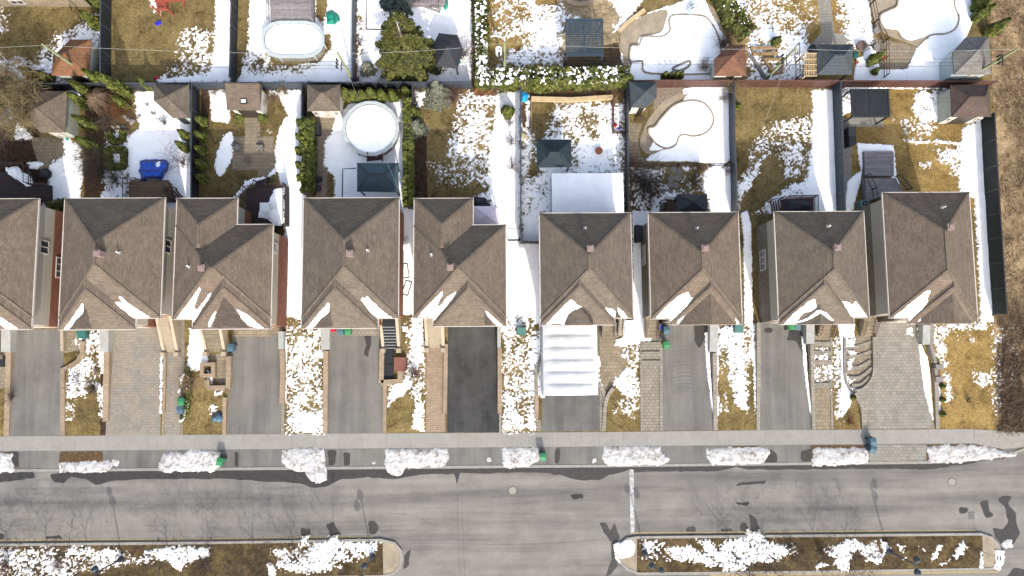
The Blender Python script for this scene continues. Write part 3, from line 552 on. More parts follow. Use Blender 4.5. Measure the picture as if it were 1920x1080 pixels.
# ------------------------------------------------------------------ snow lying on the ground: one sheet whose thin places sink into the grass
SX0, SX1, SY0, SY1, SG = -54.0, 51.5, -8.6, 38.5, .06
F, N = 3.0, -2.6
REG = [
 # upper gardens
 (.95,14,[(190,20),(190,156),(-20,156),(-20,95),(60,118),(105,66),(150,40)]), (.15,14,[(-20,-30),(18,-30),(14,60),(-20,60)]),
 (F,4,[(406,-30),(432,-30),(432,154),(300,156),(292,148),(350,144),(392,132),(402,90)]), (-.12,14,[(326,62),(400,40),(398,140),(300,148),(330,110)]), (.9,4,[(270,-20),(290,-20),(300,22),(288,24)]),
 (F,5,[(470,-30),(664,-30),(664,155),(446,155),(466,110)]), (.0,12,[(456,98),(545,112),(600,126),(560,142),(470,142),(455,128)]), (N,5,[(590,-20),(614,-20),(612,25),(604,50),(592,30)]), (N,5,[(500,100),(620,60),(622,92),(600,116),(560,122),(515,118)]),
 (F,4,[(670,-30),(884,-30),(884,155),(670,155)]), (-.25,8,[(670,28),(680,28),(684,105),(672,108)]), (.0,8,[(800,105),(840,125),(850,140),(810,140)]),
 (-.72,10,[(916,-30),(952,-30),(950,80),(916,85)]), (.25,14,[(940,-30),(1058,-30),(1056,60),(1000,70),(950,70)]), (1.0,12,[(1000,20),(1056,30),(1058,126),(935,126),(950,98),(990,80)]), (N,3,[(1003,-20),(1050,-20),(1048,8),(1005,8)]), (.5,8,[(928,-20),(946,-20),(946,30),(932,28)]),
 (F,3,[(1165,55),(1180,40),(1225,20),(1318,-10),(1330,20),(1370,90),(1370,152),(1180,152),(1165,110)]), (F,5,[(1120,-30),(1220,-30),(1190,20),(1160,55),(1150,60),(1166,30)]), (N,2,smooth([(1165,58),(1205,30),(1250,18),(1246,45),(1236,62),(1200,70),(1196,92),(1186,102),(1182,130),(1172,132)],3)), (.7,5,[(1052,28),(1090,30),(1092,38),(1056,40)]),
 (.9,6,[(1150,45),(1160,42),(1160,52),(1148,57)]),
 (.10,12,[(1340,-30),(1530,-30),(1532,60),(1420,60),(1390,30)]), (-.9,10,[(1480,-20),(1526,-20),(1532,56),(1490,40)]), (1.0,10,[(1400,50),(1500,62),(1520,84),(1500,154),(1400,154)]), (.1,10,[(1420,70),(1470,84),(1470,140),(1425,140)]),
 (.15,10,[(1560,-30),(1590,-30),(1588,70),(1572,60)]), (1.05,6,[(1586,-30),(1630,-30),(1642,60),(1636,110),(1590,80)]),
 (F,3,[(1700,-30),(1850,-30),(1815,60),(1790,120),(1775,154),(1600,154),(1606,110),(1640,92),(1652,132),(1700,130),(1720,88),(1740,70)]), (F,3,[(1630,130),(1700,132),(1698,146),(1632,146)]), (N,2,[(1625,-30),(1665,-30),(1650,40),(1658,64),(1716,86),(1700,128),(1650,130),(1640,80)]),
 # back gardens of the row
 (F,5,[(-20,175),(28,178),(24,232),(-20,235)]), (F,5,[(30,225),(64,258),(30,262)]), (F,6,[(94,310),(122,290),(120,255),(152,280),(152,400),(76,400),(92,345)]), (.8,4,[(126,172),(158,170),(158,200),(134,196)]),
 (F,5,[(252,172),(358,172),(360,400),(236,400),(240,330),(232,300),(238,258),(262,240)]), (.9,6,[(196,246),(240,240),(240,340),(196,340)]), (.8,7,[(196,325),(244,320),(246,380),(186,380)]),
 (N,3,[(244,338),(318,338),(318,372),(244,372)]),
 (F,4,[(392,168),(430,168),(430,232),(398,226)]), (F,4,smooth([(418,256),(434,250),(436,285),(424,318),(410,330),(404,300)],3)), (F,4,[(520,170),(572,170),(572,600),(534,600),(534,372),(520,320),(512,330),(470,345),(440,374),(436,374),(460,340),(500,330),(516,310),(518,270),(524,240),(540,215)]), (.6,4,[(505,165),(540,165),(540,178),(500,180)]),
 (.5,4,[(496,240),(515,244),(512,250),(498,250)]),
 (F,4,[(632,216),(640,210),(660,190),(770,186),(778,400),(626,400),(628,330),(606,310),(610,262),(622,250)]),
 (.7,8,[(776,168),(806,168),(800,200),(776,205)]), (.55,9,[(862,180),(890,166),(940,170),(970,190),(940,200),(860,200)]), (.28,12,[(856,205),(930,205),(935,330),(880,320),(836,312),(840,260)]), (-.15,12,[(800,305),(930,320),(930,362),(890,350),(820,350)]), (F,6,[(936,170),(976,170),(976,620),(940,620),(945,430),(935,420),(918,360),(926,250)]), (.9,5,[(888,366),(916,362),(930,390),(888,400)]),
 (1.2,5,[(978,230),(1004,250),(990,330),(1036,330),(1036,400),(1012,460),(976,470)]), (.35,10,[(1040,192),(1100,192),(1105,250),(1020,262),(1030,225)]), (1.05,10,[(1090,200),(1172,188),(1174,400),(1030,400),(1000,280),(1030,248),(1085,240),(1120,260)]), (-.3,8,[(1050,250),(1078,244),(1086,285),(1076,315),(1066,260)]), (.05,8,[(1080,190),(1130,188),(1120,230),(1090,225)]), (-1,5,[(980,172),(994,172),(996,250),(984,250)]), (1.0,3,[(986,185),(994,190),(994,235),(986,240)]),
 (F,3,smooth([(1280,166),(1340,164),(1372,172),(1372,300),(1330,306),(1290,302),(1214,302),(1212,290),(1240,240),(1284,184)],2)), (N,2,smooth([(1180,205),(1226,205),(1258,185),(1290,176),(1260,200),(1236,236),(1210,262),(1216,280),(1232,282),(1252,278),(1222,290),(1206,302),(1180,308)],3)), (.55,6,[(1180,312),(1250,312),(1246,335),(1200,340),(1180,330)]), (.2,8,[(1180,335),(1235,332),(1262,358),(1232,400),(1182,400)]), (.9,5,[(1280,312),(1306,312),(1306,322),(1282,322)]), (-.3,8,[(1275,325),(1325,325),(1330,362),(1280,365)]), (F,6,[(1328,312),(1374,310),(1376,420),(1336,420),(1322,340)]), (.8,5,[(1236,368),(1275,356),(1284,364),(1250,376),(1240,400),(1210,400)]),
 (F,5,[(1524,168),(1565,168),(1582,610),(1530,400),(1500,400),(1512,330),(1522,250)]), (.22,12,[(1432,235),(1500,215),(1522,215),(1520,290),(1480,280),(1430,290),(1400,320),(1396,300)]), (1.15,7,[(1392,330),(1420,305),(1436,292),(1420,330),(1394,372),(1384,400),(1382,345)]), (1.15,6,[(1412,400),(1424,392),(1480,348),(1514,340),(1524,400)]), (F,3,[(1388,400),(1400,395),(1408,420),(1412,620),(1396,620),(1394,440)]), (-.2,10,[(1440,250),(1515,245),(1514,330),(1470,335)]),
 (.95,6,[(1716,172),(1776,166),(1772,228),(1708,228)]), (.15,10,[(1672,222),(1716,210),(1760,230),(1756,256),(1690,258)]), (1.05,4,[(1694,262),(1760,262),(1810,268),(1808,274),(1740,270),(1696,268)]), (.22,9,[(1740,274),(1812,270),(1808,350),(1780,330),(1760,295)]), (.0,7,[(1720,300),(1752,300),(1750,315),(1722,318)]), (F,5,[(1806,240),(1838,225),(1862,400),(1862,602),(1840,602),(1828,372),(1800,358)]), (F,3,[(1606,268),(1676,272),(1680,330),(1686,346),(1668,330),(1620,290),(1612,345),(1600,392),(1582,400),(1588,340),(1614,320)]), (.9,3,[(1577,165),(1600,165),(1594,212),(1578,218)]), (1,2,[(1582,158),(1775,158),(1775,166),(1582,168)]),
 # gaps between the houses
 (F,3,[(752,372),(778,372),(778,590),(752,590)]), (F,3,[(1186,396),(1216,396),(1222,640),(1188,640)]), (F,4,[(1004,372),(1014,460),(1014,606),(940,606),(950,440),(976,455)]),
 # front lawns
 (.62,8,[(136,640),(168,612),(198,612),(196,660),(182,700),(160,745),(124,750),(124,690),(150,675)]), (-.9,8,[(168,668),(186,668),(186,740),(168,725)]), (1.0,5,[(122,758),(140,758),(138,772),(122,772)]), (.9,3,[(186,655),(200,660),(199,700),(188,700)]), (.5,4,[(182,720),(198,725),(197,785),(186,785)]), (-.1,5,[(122,780),(140,776),(135,790),(122,792)]),
 (F,4,[(356,615),(384,617),(390,680),(378,695),(362,692),(345,705),(338,740),(334,735),(340,705),(352,690),(354,650)]), (1,3,[(300.5,660),(306,660),(304,775),(299.5,775)]), (.6,4,[(394,755),(410,762),(408,780),(392,778)]), (.5,3,[(402,730),(418,732),(418,742),(402,742)]), (.9,3,[(388,690),(400,708),(396,730),(388,728)]),
 (.12,8,[(536,598),(608,598),(610,815),(534,815)]), (-.8,6,[(534,592),(550,592),(546,660),(536,660)]), (1.1,5,[(548,782),(570,770),(606,778),(604,805),(585,812),(560,802)]), (-.6,9,[(550,750),(590,735),(600,765),(560,775)]), (F,2,[(528,632),(537,632),(536,755),(527,738)]),
 (1.15,5,[(772,590),(796,590),(797,690),(790,680),(770,730),(750,745),(726,765),(726,722),(752,715),(766,680),(765,640)]), (.25,8,[(776,690),(798,690),(798,745),(782,755),(765,745)]), (1.15,4,[(776,758),(796,752),(795,808),(772,805)]), (-.6,7,[(756,590),(768,590),(766,680),(758,660)]), (.9,3,[(755,612),(764,612),(764,622),(755,622)]),
 (.5,8,[(941,588),(1006,588),(1006,812),(941,812)]), (-.35,6,[(958,610),(970,650),(968,770),(958,770)]), (.2,9,[(966,610),(996,610),(996,810),(966,800)]), (-.9,5,[(978,630),(984,630),(982,645),(974,645)]), (1.1,5,[(988,650),(1018,615),(1018,740),(1000,745),(986,740)]), (1.1,4,[(942,790),(968,798),(1000,794),(1000,802),(944,806)]),(-.9,4,[(942,804),(1006,804),(1006,812),(942,812)]),
 (F,2,[(1167,600),(1200,598),(1200,645),(1178,645),(1176,650),(1152,648),(1155,636),(1168,632)]), (1.1,4,[(1162,652),(1200,648),(1194,690),(1188,740),(1176,748),(1150,720),(1152,710),(1172,690),(1176,675),(1162,668)]), (.2,8,[(1180,650),(1201,650),(1198,760),(1186,790),(1180,760)]), (-.35,8,[(1146,740),(1180,745),(1188,785),(1150,775)]), (.9,2,smooth([(1122,660),(1126,680),(1124,700),(1130,724),(1120,724),(1119,660)],2)), (F,2,[(1012,606),(1020,606),(1021,745),(1014,745)]),
 (.85,6,[(1343,612),(1420,608),(1420,660),(1400,690),(1404,776),(1378,760),(1362,700),(1358,660),(1344,655)]), (-.9,5,[(1348,655),(1364,655),(1364,690),(1356,710),(1372,770),(1346,780),(1350,710)]), (-.5,5,[(1396,610),(1408,612),(1408,650),(1396,655),(1400,690),(1408,715),(1402,740),(1396,660)]), (1.05,3,[(1343,640),(1349,640),(1347,720),(1346,790),(1343,790)]), (1.05,3,[(1411,660),(1420,650),(1421,795),(1414,770)]), (F,2,[(1321,624),(1328,622),(1332,700),(1340,790),(1336,770),(1326,700)]), (.8,4,[(1362,640),(1376,632),(1384,640),(1370,648)]),
 (F,2,[(1503,630),(1509,640),(1514,700),(1523,790),(1518,770),(1508,700)]), (.65,6,[(1560,632),(1575,632),(1580,760),(1572,780),(1562,720)]), (F,2,[(1570,607),(1602,607),(1602,632),(1588,634),(1584,690),(1592,724),(1600,730),(1594,760),(1580,780),(1570,780),(1578,730),(1576,640)]), (.1,8,[(1566,766),(1586,766),(1582,790),(1568,786)]), (.2,3,[(1524,650),(1554,650),(1554,676),(1524,676)]), (-.25,3,[(1524,682),(1556,682),(1557,720),(1524,720)]), (1,2,[(1554,684),(1560,684),(1560,755),(1556,740)]),
 (1.1,2,[(1583,634),(1604,634),(1602,648),(1610,652),(1586,650)]), (1.1,2,[(1585,654),(1612,660),(1604,666),(1586,666)]), (1.1,2,[(1586,672),(1602,670),(1596,686),(1616,682),(1590,694)]), (1.1,2,[(1588,700),(1596,712),(1620,700),(1600,714),(1592,722)]), (1.1,2,[(1594,724),(1612,728),(1600,736),(1592,732)]), (1.1,2,[(1700,614),(1710,612),(1712,630),(1699,626)]),
 (F,2,[(1719,612),(1724,640),(1738,670),(1742,690),(1750,790),(1744,775),(1732,730),(1726,680)]), (.25,7,[(1744,605),(1846,605),(1852,614),(1790,620),(1770,640),(1784,700),(1788,760),(1774,756),(1766,705),(1748,660)]), (1.1,4,[(1780,608),(1846,606),(1848,616),(1800,620)]), (-.75,9,[(1790,622),(1836,622),(1830,648),(1796,640)]), (-.5,8,[(1820,690),(1866,700),(1862,735),(1826,730)]), (-.45,6,[(1858,605),(1866,605),(1862,770),(1856,740)]), (1.1,2,[(1753,715),(1762,712),(1764,770),(1754,775)]), (-.75,5,[(1860,610),(1910,610),(1910,700),(1862,800)]),
]
def snow_field(reg, xs, ys):
    X, Y = np.meshgrid(xs, ys, indexing='ij')
    U, V = to_px(X, Y, 0.0)
    C = np.full(X.shape, N)
    for val, soft, poly in reg:
        if -.3 < val < .7: val -= .24
        if soft >= 4: soft = soft*1.55
        p = np.array(poly); pad = soft*2+3
        u0, v0 = p.min(0)-pad; u1, v1 = p.max(0)+pad
        # pixel box -> index box
        c = [P(a, b) for a, b in ((u0,v0),(u1,v0),(u0,v1),(u1,v1))]
        i0 = max(0, int((min(q.x for q in c)-xs[0])/SG)); i1 = min(len(xs), int((max(q.x for q in c)-xs[0])/SG)+2)
        j0 = max(0, int((min(q.y for q in c)-ys[0])/SG)); j1 = min(len(ys), int((max(q.y for q in c)-ys[0])/SG)+2)
        if i1 <= i0 or j1 <= j0: continue
        sl = (slice(i0, i1), slice(j0, j1))
        d = sdist(U[sl], V[sl], poly)
        w = np.clip((d+soft)/(2*soft), 0, 1); w = w*w*(3-2*w)
        C[sl] = C[sl]*(1-w)+val*w
    return X, Y, C
def snow_mesh(name, reg, x0, x1, y0, y1, base, label, m='thin_snow', kn=2.1):
    xs = np.arange(x0, x1, SG); ys = np.arange(y0, y1, SG)
    X, Y, C = snow_field(reg, xs, ys)
    nz = 1.15*fbm(X, Y, .18, 1, 2, .7)+.50*fbm(X, Y, .66, 31, 3)+.40*fbm(X, Y, 1.7, 5, 2)
    H = np.where(C < -1.7, -1.0, C+kn*nz)
    Hd = H; H = np.where(C < -1.7, H, H+.22)
    Z = np.clip(.05*H, -.05, .045)
    Z = np.where(H > 0, Z+np.clip(H-.35, 0, .8)*(.055+.09*fbm(X, Y, 2.4, 21, 3)), Z)
    Z = Z+base+.018
    keep = (Z > base-.004); k = keep[:-1,:-1]|keep[1:,:-1]|keep[:-1,1:]|keep[1:,1:]
    nx, ny = X.shape
    idx = np.arange(nx*ny).reshape(nx, ny)
    F4 = np.stack([idx[:-1,:-1][k], idx[1:,:-1][k], idx[1:,1:][k], idx[:-1,1:][k]], 1)
    used = np.unique(F4); remap = np.zeros(nx*ny, int); remap[used] = np.arange(len(used))
    Vv = np.stack([X.ravel()[used], Y.ravel()[used], Z.ravel()[used]], 1)
    o = np_mesh(name, Vv, remap[F4], M[m], shade=True)
    at = o.data.attributes.new('depth', 'FLOAT', 'POINT'); at.data.foreach_set('value', np.clip((Hd.ravel()[used]+.22)/1.5, 0, 1).astype(np.float32))
    return tag(o, label, 'snow', kind='stuff')
snow_mesh('snow', REG, SX0, SX1, SY0, SY1, 0, 'patchy melting snow over the gardens and front lawns')
LREG = [(.62,8,[(-40,1022),(60,1022),(160,1020),(225,1028),(260,1040),(300,1034),(310,1050),(240,1062),(120,1085),(-40,1085)]),(1.0,6,[(270,1034),(330,1020),(398,1028),(396,1046),(350,1060),(338,1070),(310,1050)]),(-.5,10,[(5,1052),(60,1050),(60,1085),(5,1085)]),
 (.75,7,[(500,1032),(560,1018),(640,1012),(718,1014),(700,1038),(660,1052),(620,1056),(640,1062),(580,1078),(520,1068),(525,1045)]),(1.0,4,[(565,1005),(582,1003),(578,1022),(566,1022)]),(1.0,4,[(618,1005),(632,1003),(630,1022),(618,1022)]),(.9,5,[(498,1048),(515,1058),(520,1085),(505,1085)]),(-.6,7,[(540,1028),(575,1030),(560,1052),(535,1050)]),(-.2,7,[(650,1028),(690,1028),(680,1050),(655,1050)]),(-.3,8,[(100,1040),(160,1040),(180,1060),(110,1066)])]
RREG = [(F,2,smooth([(1162,1018),(1182,1011),(1190,1022),(1186,1040),(1164,1046),(1158,1034)],2)),(F,3,[(1150,1020),(1160,1016),(1156,1040),(1164,1056),(1154,1046)]),(.15,7,[(1200,1008),(1250,1010),(1246,1040),(1230,1055),(1198,1050)]),(.9,6,[(1248,1025),(1290,1020),(1330,1040),(1344,1058),(1330,1062),(1300,1052),(1250,1052)]),(1.0,7,[(1305,1008),(1330,1010),(1345,1030),(1360,1008),(1395,1006),(1402,994),(1420,994),(1440,1008),(1488,1022),(1484,1040),(1440,1056),(1410,1052),(1400,1070),(1355,1076),(1345,1062),(1320,1030)]),(.3,7,[(1484,1020),(1496,1030),(1500,1048),(1486,1050)]),
 (.7,5,[(1540,1020),(1580,1016),(1588,1034),(1560,1046),(1542,1038)]),(.9,5,[(1520,1050),(1560,1056),(1568,1045),(1582,1008),(1600,1005),(1625,1020),(1642,1010),(1656,1050),(1640,1060),(1620,1050),(1606,1030),(1596,1040),(1590,1072),(1575,1070),(1566,1058),(1530,1068)]),(.8,4,[(1648,1010),(1664,1020),(1672,1030),(1655,1040)]),(.1,5,[(1678,1018),(1700,1018),(1704,1052),(1690,1056)]),(.4,4,[(1712,1020),(1735,1026),(1732,1034),(1716,1030)]),(.9,4,[(1744,1045),(1756,1018),(1766,1020),(1756,1044),(1746,1052)]),(.85,5,[(1785,1040),(1796,1020),(1805,1012),(1814,1024),(1804,1040),(1790,1048)]),(.5,4,[(1756,1056),(1780,1046),(1776,1056),(1760,1062)]),(1.0,2,[(1836,1030),(1841,1034),(1842,1064),(1834,1064)]),(1.1,2,[(1864,1030),(1882,1032),(1882,1052),(1872,1068),(1858,1064),(1866,1050)])]
snow_mesh('snow', LREG, -56, -11, -24, -16, .13, 'dirty patchy snow on the left traffic island', 'thin_snow', 1.9)
snow_mesh('snow', RREG, 10, 52, -24, -16, .13, 'patchy snow on the right traffic island', 'thin_snow', 1.9)
# ploughed snow banks on the verge
def snow_bank(poly, label, h=.38, seed=0, name='snow_bank', grp='snow banks along the kerb', m='dirty_snow', amp=4):
    p = np.array(poly); u0, v0 = p.min(0)-3; u1, v1 = p.max(0)+3
    a, b = P(u0, v1), P(u1, v0)
    xs = np.arange(a.x, b.x, .09); ys = np.arange(min(a.y, P(u1,v1).y), max(b.y, P(u0,v0).y), .09)
    X, Y = np.meshgrid(xs, ys, indexing='ij'); U, V = to_px(X, Y, 0.0)
    d = sdist(U, V, poly)+amp*fbm(X, Y, .7, seed, 4, .85)*1.35
    t = np.clip(d/9, -.6, 1); prof = np.where(t > 0, np.sqrt(np.clip(t, 0, 1)), t)
    Z = .01+prof*h*.68*(.50+.38*fbm(X, Y, .7, seed+3, 4, .8))
    Z = np.maximum(Z, -.02)
    keep = Z > .002; k = keep[:-1,:-1]|keep[1:,:-1]|keep[:-1,1:]|keep[1:,1:]
    nx, ny = X.shape; idx = np.arange(nx*ny).reshape(nx, ny)
    F4 = np.stack([idx[:-1,:-1][k], idx[1:,:-1][k], idx[1:,1:][k], idx[:-1,1:][k]], 1)
    used = np.unique(F4); remap = np.zeros(nx*ny, int); remap[used] = np.arange(len(used))
    Vv = np.stack([X.ravel()[used], Y.ravel()[used], Z.ravel()[used]], 1)
    o = np_mesh(name, Vv, remap[F4], M[m], origin=(float(X.mean()), float(Y.mean()), 0), shade=True)
    return tag(o, label, 'snow bank', grp)
snow_bank([(-20,848),(26,850),(22,862),(30,884),(-20,888)], 'snow bank cut by the left edge of the frame', seed=1)
snow_bank([(112,868),(150,866),(200,863),(212,872),(200,884),(112,886)], 'thin long snow bank below the brown grass patch', .3, 2)
snow_bank([(306,848),(360,845),(416,846),(412,872),(400,884),(294,885),(300,866)], 'snow bank touching the green bin left of centre', seed=3)
snow_bank([(530,844),(560,840),(608,842),(610,880),(612,898),(594,906),(580,896),(572,884),(540,880),(530,862)], 'snow bank spilling down onto the street', .5, 4)
snow_bank([(722,842),(780,842),(838,842),(842,862),(832,874),(762,878),(750,892),(732,890),(724,876)], 'long snow bank with brown scuffs left of the middle', .42, 5)
snow_bank([(944,840),(1010,840),(1012,862),(990,875),(944,876)], 'short snow bank beside the second green bin', .36, 6)
snow_bank([(1132,838),(1236,838),(1240,850),(1256,862),(1238,872),(1140,874),(1130,860)], 'snow bank above the white stop line', .4, 7)
snow_bank([(1326,842),(1400,838),(1446,842),(1432,868),(1335,872),(1326,856)], 'neat snow bank with a brown streak right of the stop line', .38, 8)
snow_bank([(1524,840),(1626,840),(1628,868),(1610,872),(1524,872)], 'square snow bank below the slate bin', .4, 9)
snow_bank([(1738,838),(1800,834),(1850,836),(1876,846),(1905,852),(1876,858),(1840,862),(1800,868),(1742,870)], 'long tapering snow bank at the right end', .34, 10)
for i, (a, b, r, lab) in enumerate(((217,868,6,'lump of snow beside the thin bank'),(917,862,4,'small lump of snow on the middle apron'),(1114,864,4,'small snow lump left of the bank above the stop line'),(701,868,3,'tiny snow lump near the kerb'),(1890,1020,10,'lump of snow beyond the right island'))):
    snow_bank([(a+r*(1+.3*math.sin(3*q+a))*math.cos(q), b+1.1*r*(1+.3*math.sin(2*q+b))*math.sin(q)) for q in [k*.52 for k in range(12)]], lab, .22, 30+i, 'snow_lump', 'loose lumps of snow', amp=1.5)

tm = MB()
for k in range(13):
    y = 650+k*7; ln = smooth([(1250,y+6),(1268,y+1),(1288,y-1),(1306,y+2),(1322,y+9)], 3, False)[k % 4:12-(k % 3)]
    tm.strip(PL(ln), .05+.05*(k % 3), .0, .0135)
tag(tm.build('tyre_marks', M['tyre']), 'curved tyre marks on the grey driveway', 'tyre marks', kind='structure')
for i, ln in enumerate(([(857,888),(858,960),(862,1080)],[(866,920),(868,1000),(872,1090)],[(752,1022),(800,1018),(880,1020),(1000,1020),(1120,1012)],[(741,962),(780,968),(820,988)])):
    o = MB().strip(PL(smooth(ln, 5, False)), .028, 0, .0125).build('tar_line', M['crack']); tag(o, ('long straight tar seam across the street','second straight tar seam across the street','wandering crack across the crossing','short curved crack on the street')[i], 'seam', kind='structure')

def snow_on(poly, z, h, label, seed=0, grp='snow drifts on decks'):
    """drift of snow lying on a raised floor"""
    p = np.array(poly); u0, v0 = p.min(0)-2; u1, v1 = p.max(0)+2
    U, V = np.meshgrid(np.arange(u0, u1, 1.0), np.arange(v0, v1, 1.0), indexing='ij')
    q0 = P(0, 0, z); d = sdist(U, V, poly)+3.2*fbm(U/12, V/12, .9, seed, 3, .8)
    nx, ny = U.shape; vv = np.array([[tuple(P(U[i,j], V[i,j], z)) for j in range(ny)] for i in range(nx)])
    vv[:,:,2] = z-.02+np.clip(d/6, -.3, 1)*h*(.8+.8*fbm(U/12, V/12, .8, seed+4, 3))+.02*(d > 0)
    k = d[:-1,:-1] > -1.5; idx = np.arange(nx*ny).reshape(nx, ny)
    F4 = np.stack([idx[:-1,:-1][k], idx[:-1,1:][k], idx[1:,1:][k], idx[1:,:-1][k]], 1)
    used = np.unique(F4); rm = np.zeros(nx*ny, int); rm[used] = np.arange(len(used)); w = vv.reshape(-1,3)[used]
    return tag(np_mesh('snow_drift', w, rm[F4], M['snow'], None, (float(w[:,0].mean()), float(w[:,1].mean()), z), True), label, 'snow drift', grp)
# ================================================================== HOUSES
PITCH = .63
EZ = 6.0
def roof_h(sol, x, y):
    h = -9
    for s in sol:
        k, x0, x1, y0, y1, dz = s[:6]
        if not (x0 <= x <= x1 and y0 <= y <= y1): continue
        if k == 'hip': v = PITCH*min(x-x0, x1-x, y-y0, y1-y)
        elif k == 'gable': v = PITCH*min(x-x0, x1-x)
        else: q = (x-(x0+x1)/2)/((x1-x0)/2); v = s[6]*math.sqrt(max(0, 1-q*q))
        h = max(h, EZ+dz+v)
    return h
def on_roof(sol, px, py):
    z = EZ+1.5
    for _ in range(14):
        q = P(px, py, z); h = roof_h(sol, q.x, q.y)
        if h < 0: h = EZ
        z = .5*z+.5*h
    return P(px, py, z)
def hip_mesh(mb, x0, x1, y0, y1, z, kind='hip', arc=0):
    w, d = x1-x0, y1-y0; xm, ym = (x0+x1)/2, (y0+y1)/2
    c = [(x0,y0,z),(x1,y0,z),(x1,y1,z),(x0,y1,z)]
    if kind == 'gable':
        h = PITCH*w/2
        mb.add(c+[(xm,y0,z+h),(xm,y1,z+h)], [(3,2,1,0),(0,1,4),(1,2,5,4),(2,3,5),(3,0,4,5)])
    elif kind == 'arch':
        n = 14; pts = [(xm-w/2*math.cos(math.pi*i/n), y, z+arc*math.sin(math.pi*i/n)) for y in (y0, y1) for i in range(n+1)]
        m = n+1
        mb.add(pts, [(i, i+1, m+i+1, m+i) for i in range(n)]+[tuple(range(n, -1, -1)), tuple(range(m, 2*m))])
    elif abs(w-d) < .05:
        mb.add(c+[(xm,ym,z+PITCH*w/2)], [(3,2,1,0),(0,1,4),(1,2,4),(2,3,4),(3,0,4)])
    elif w < d:
        h = PITCH*w/2
        mb.add(c+[(xm,y0+w/2,z+h),(xm,y1-w/2,z+h)], [(3,2,1,0),(0,1,4),(1,2,5,4),(2,3,5),(3,0,4,5)])
    else:
        h = PITCH*d/2
        mb.add(c+[(x0+d/2,ym,z+h),(x1-d/2,ym,z+h)], [(3,2,1,0),(0,1,5,4),(1,2,5),(2,3,4,5),(3,0,4)])
def roof_patch(name, sol, poly, m, parent, thick=.05, step=1.3, amp=1.6, seed=0, flat=False):
    """a sheet lying on the roof inside a frame outline; snow thins out at its rim"""
    p = np.array(poly, float); u0, v0 = p.min(0)-4; u1, v1 = p.max(0)+4
    us = np.arange(u0, u1, step); vs = np.arange(v0, v1, step)
    U, V = np.meshgrid(us, vs, indexing='ij')
    d = sdist(U, V, poly)+amp*fbm(U/10, V/10, .9, seed, 3, .7)
    nx, ny = U.shape; vert = np.zeros((nx, ny, 3)); ok = np.zeros((nx, ny), bool)
    for i in range(nx):
        for j in range(ny):
            if d[i, j] < -3: continue
            q = on_roof(sol, U[i, j], V[i, j]); h = roof_h(sol, q.x, q.y)
            if h < 0: continue
            off = .007 if flat else max(-.03, min(thick, .022*d[i, j]))
            vert[i, j] = (q.x, q.y, h+off); ok[i, j] = True
    if flat: kq = (d[:-1,:-1] > 0)&(d[1:,1:] > 0)
    else: kq = (d[:-1,:-1] > -2.2)
    k = kq&ok[:-1,:-1]&ok[1:,:-1]&ok[:-1,1:]&ok[1:,1:]
    idx = np.arange(nx*ny).reshape(nx, ny)
    F4 = np.stack([idx[:-1,:-1][k], idx[:-1,1:][k], idx[1:,1:][k], idx[1:,:-1][k]], 1)
    used = np.unique(F4); remap = np.zeros(nx*ny, int); remap[used] = np.arange(len(used))
    me = np_mesh(name, vert.reshape(-1, 3)[used], remap[F4], M[m], parent, shade=not flat)
    if flat:
        uv = me.data.uv_layers.new(name='UVMap').data; base = Vector(wloc(me))
        for pl in me.data.polygons:
            for li in pl.loop_indices:
                q = me.data.vertices[me.data.loops[li].vertex_index].co+base; uv[li].uv = (q.x, q.y/.83)
    return me
def er(x0, y0, x1, y1):
    """eave rectangle from frame corners (rear-left, front-right) at eave height"""
    a, b = P(x0, y0, EZ), P(x1, y1, EZ); return a.x, b.x, b.y, a.y
def window(parent, x, y, z0, z1, axis, wdt, out, panes=2, label=None):
    """framed window on a wall; axis 'x' = wall facing +-x, out = +-1"""
    f = MB(); t = .05
    def bx(a0, a1, zz0, zz1, d0, d1, mb):
        if axis == 'x': mb.box(min(x+out*d0, x+out*d1), max(x+out*d0, x+out*d1), y+a0, y+a1, zz0, zz1)
        else: mb.box(x+a0, x+a1, min(y+out*d0, y+out*d1), max(y+out*d0, y+out*d1), zz0, zz1)
    h = wdt/2; b = .11
    bx(-h, -h+b, z0, z1, -.02, .07, f); bx(h-b, h, z0, z1, -.02, .07, f); bx(-h+b, h-b, z0, z0+b, -.02, .07, f); bx(-h+b, h-b, z1-b, z1, -.02, .07, f)
    for k in range(1, panes):
        c = -h+wdt*k/panes; bx(c-.045, c+.045, z0+b, z1-b, -.02, .065, f)
    w = f.build('window', M['trim'], parent)
    g2 = MB(); bx(-h+b*.8, h-b*.8, z0+b*.8, z1-b*.8, -.01, .03, g2); g2.build('pane', M['glass'], w)
    return w
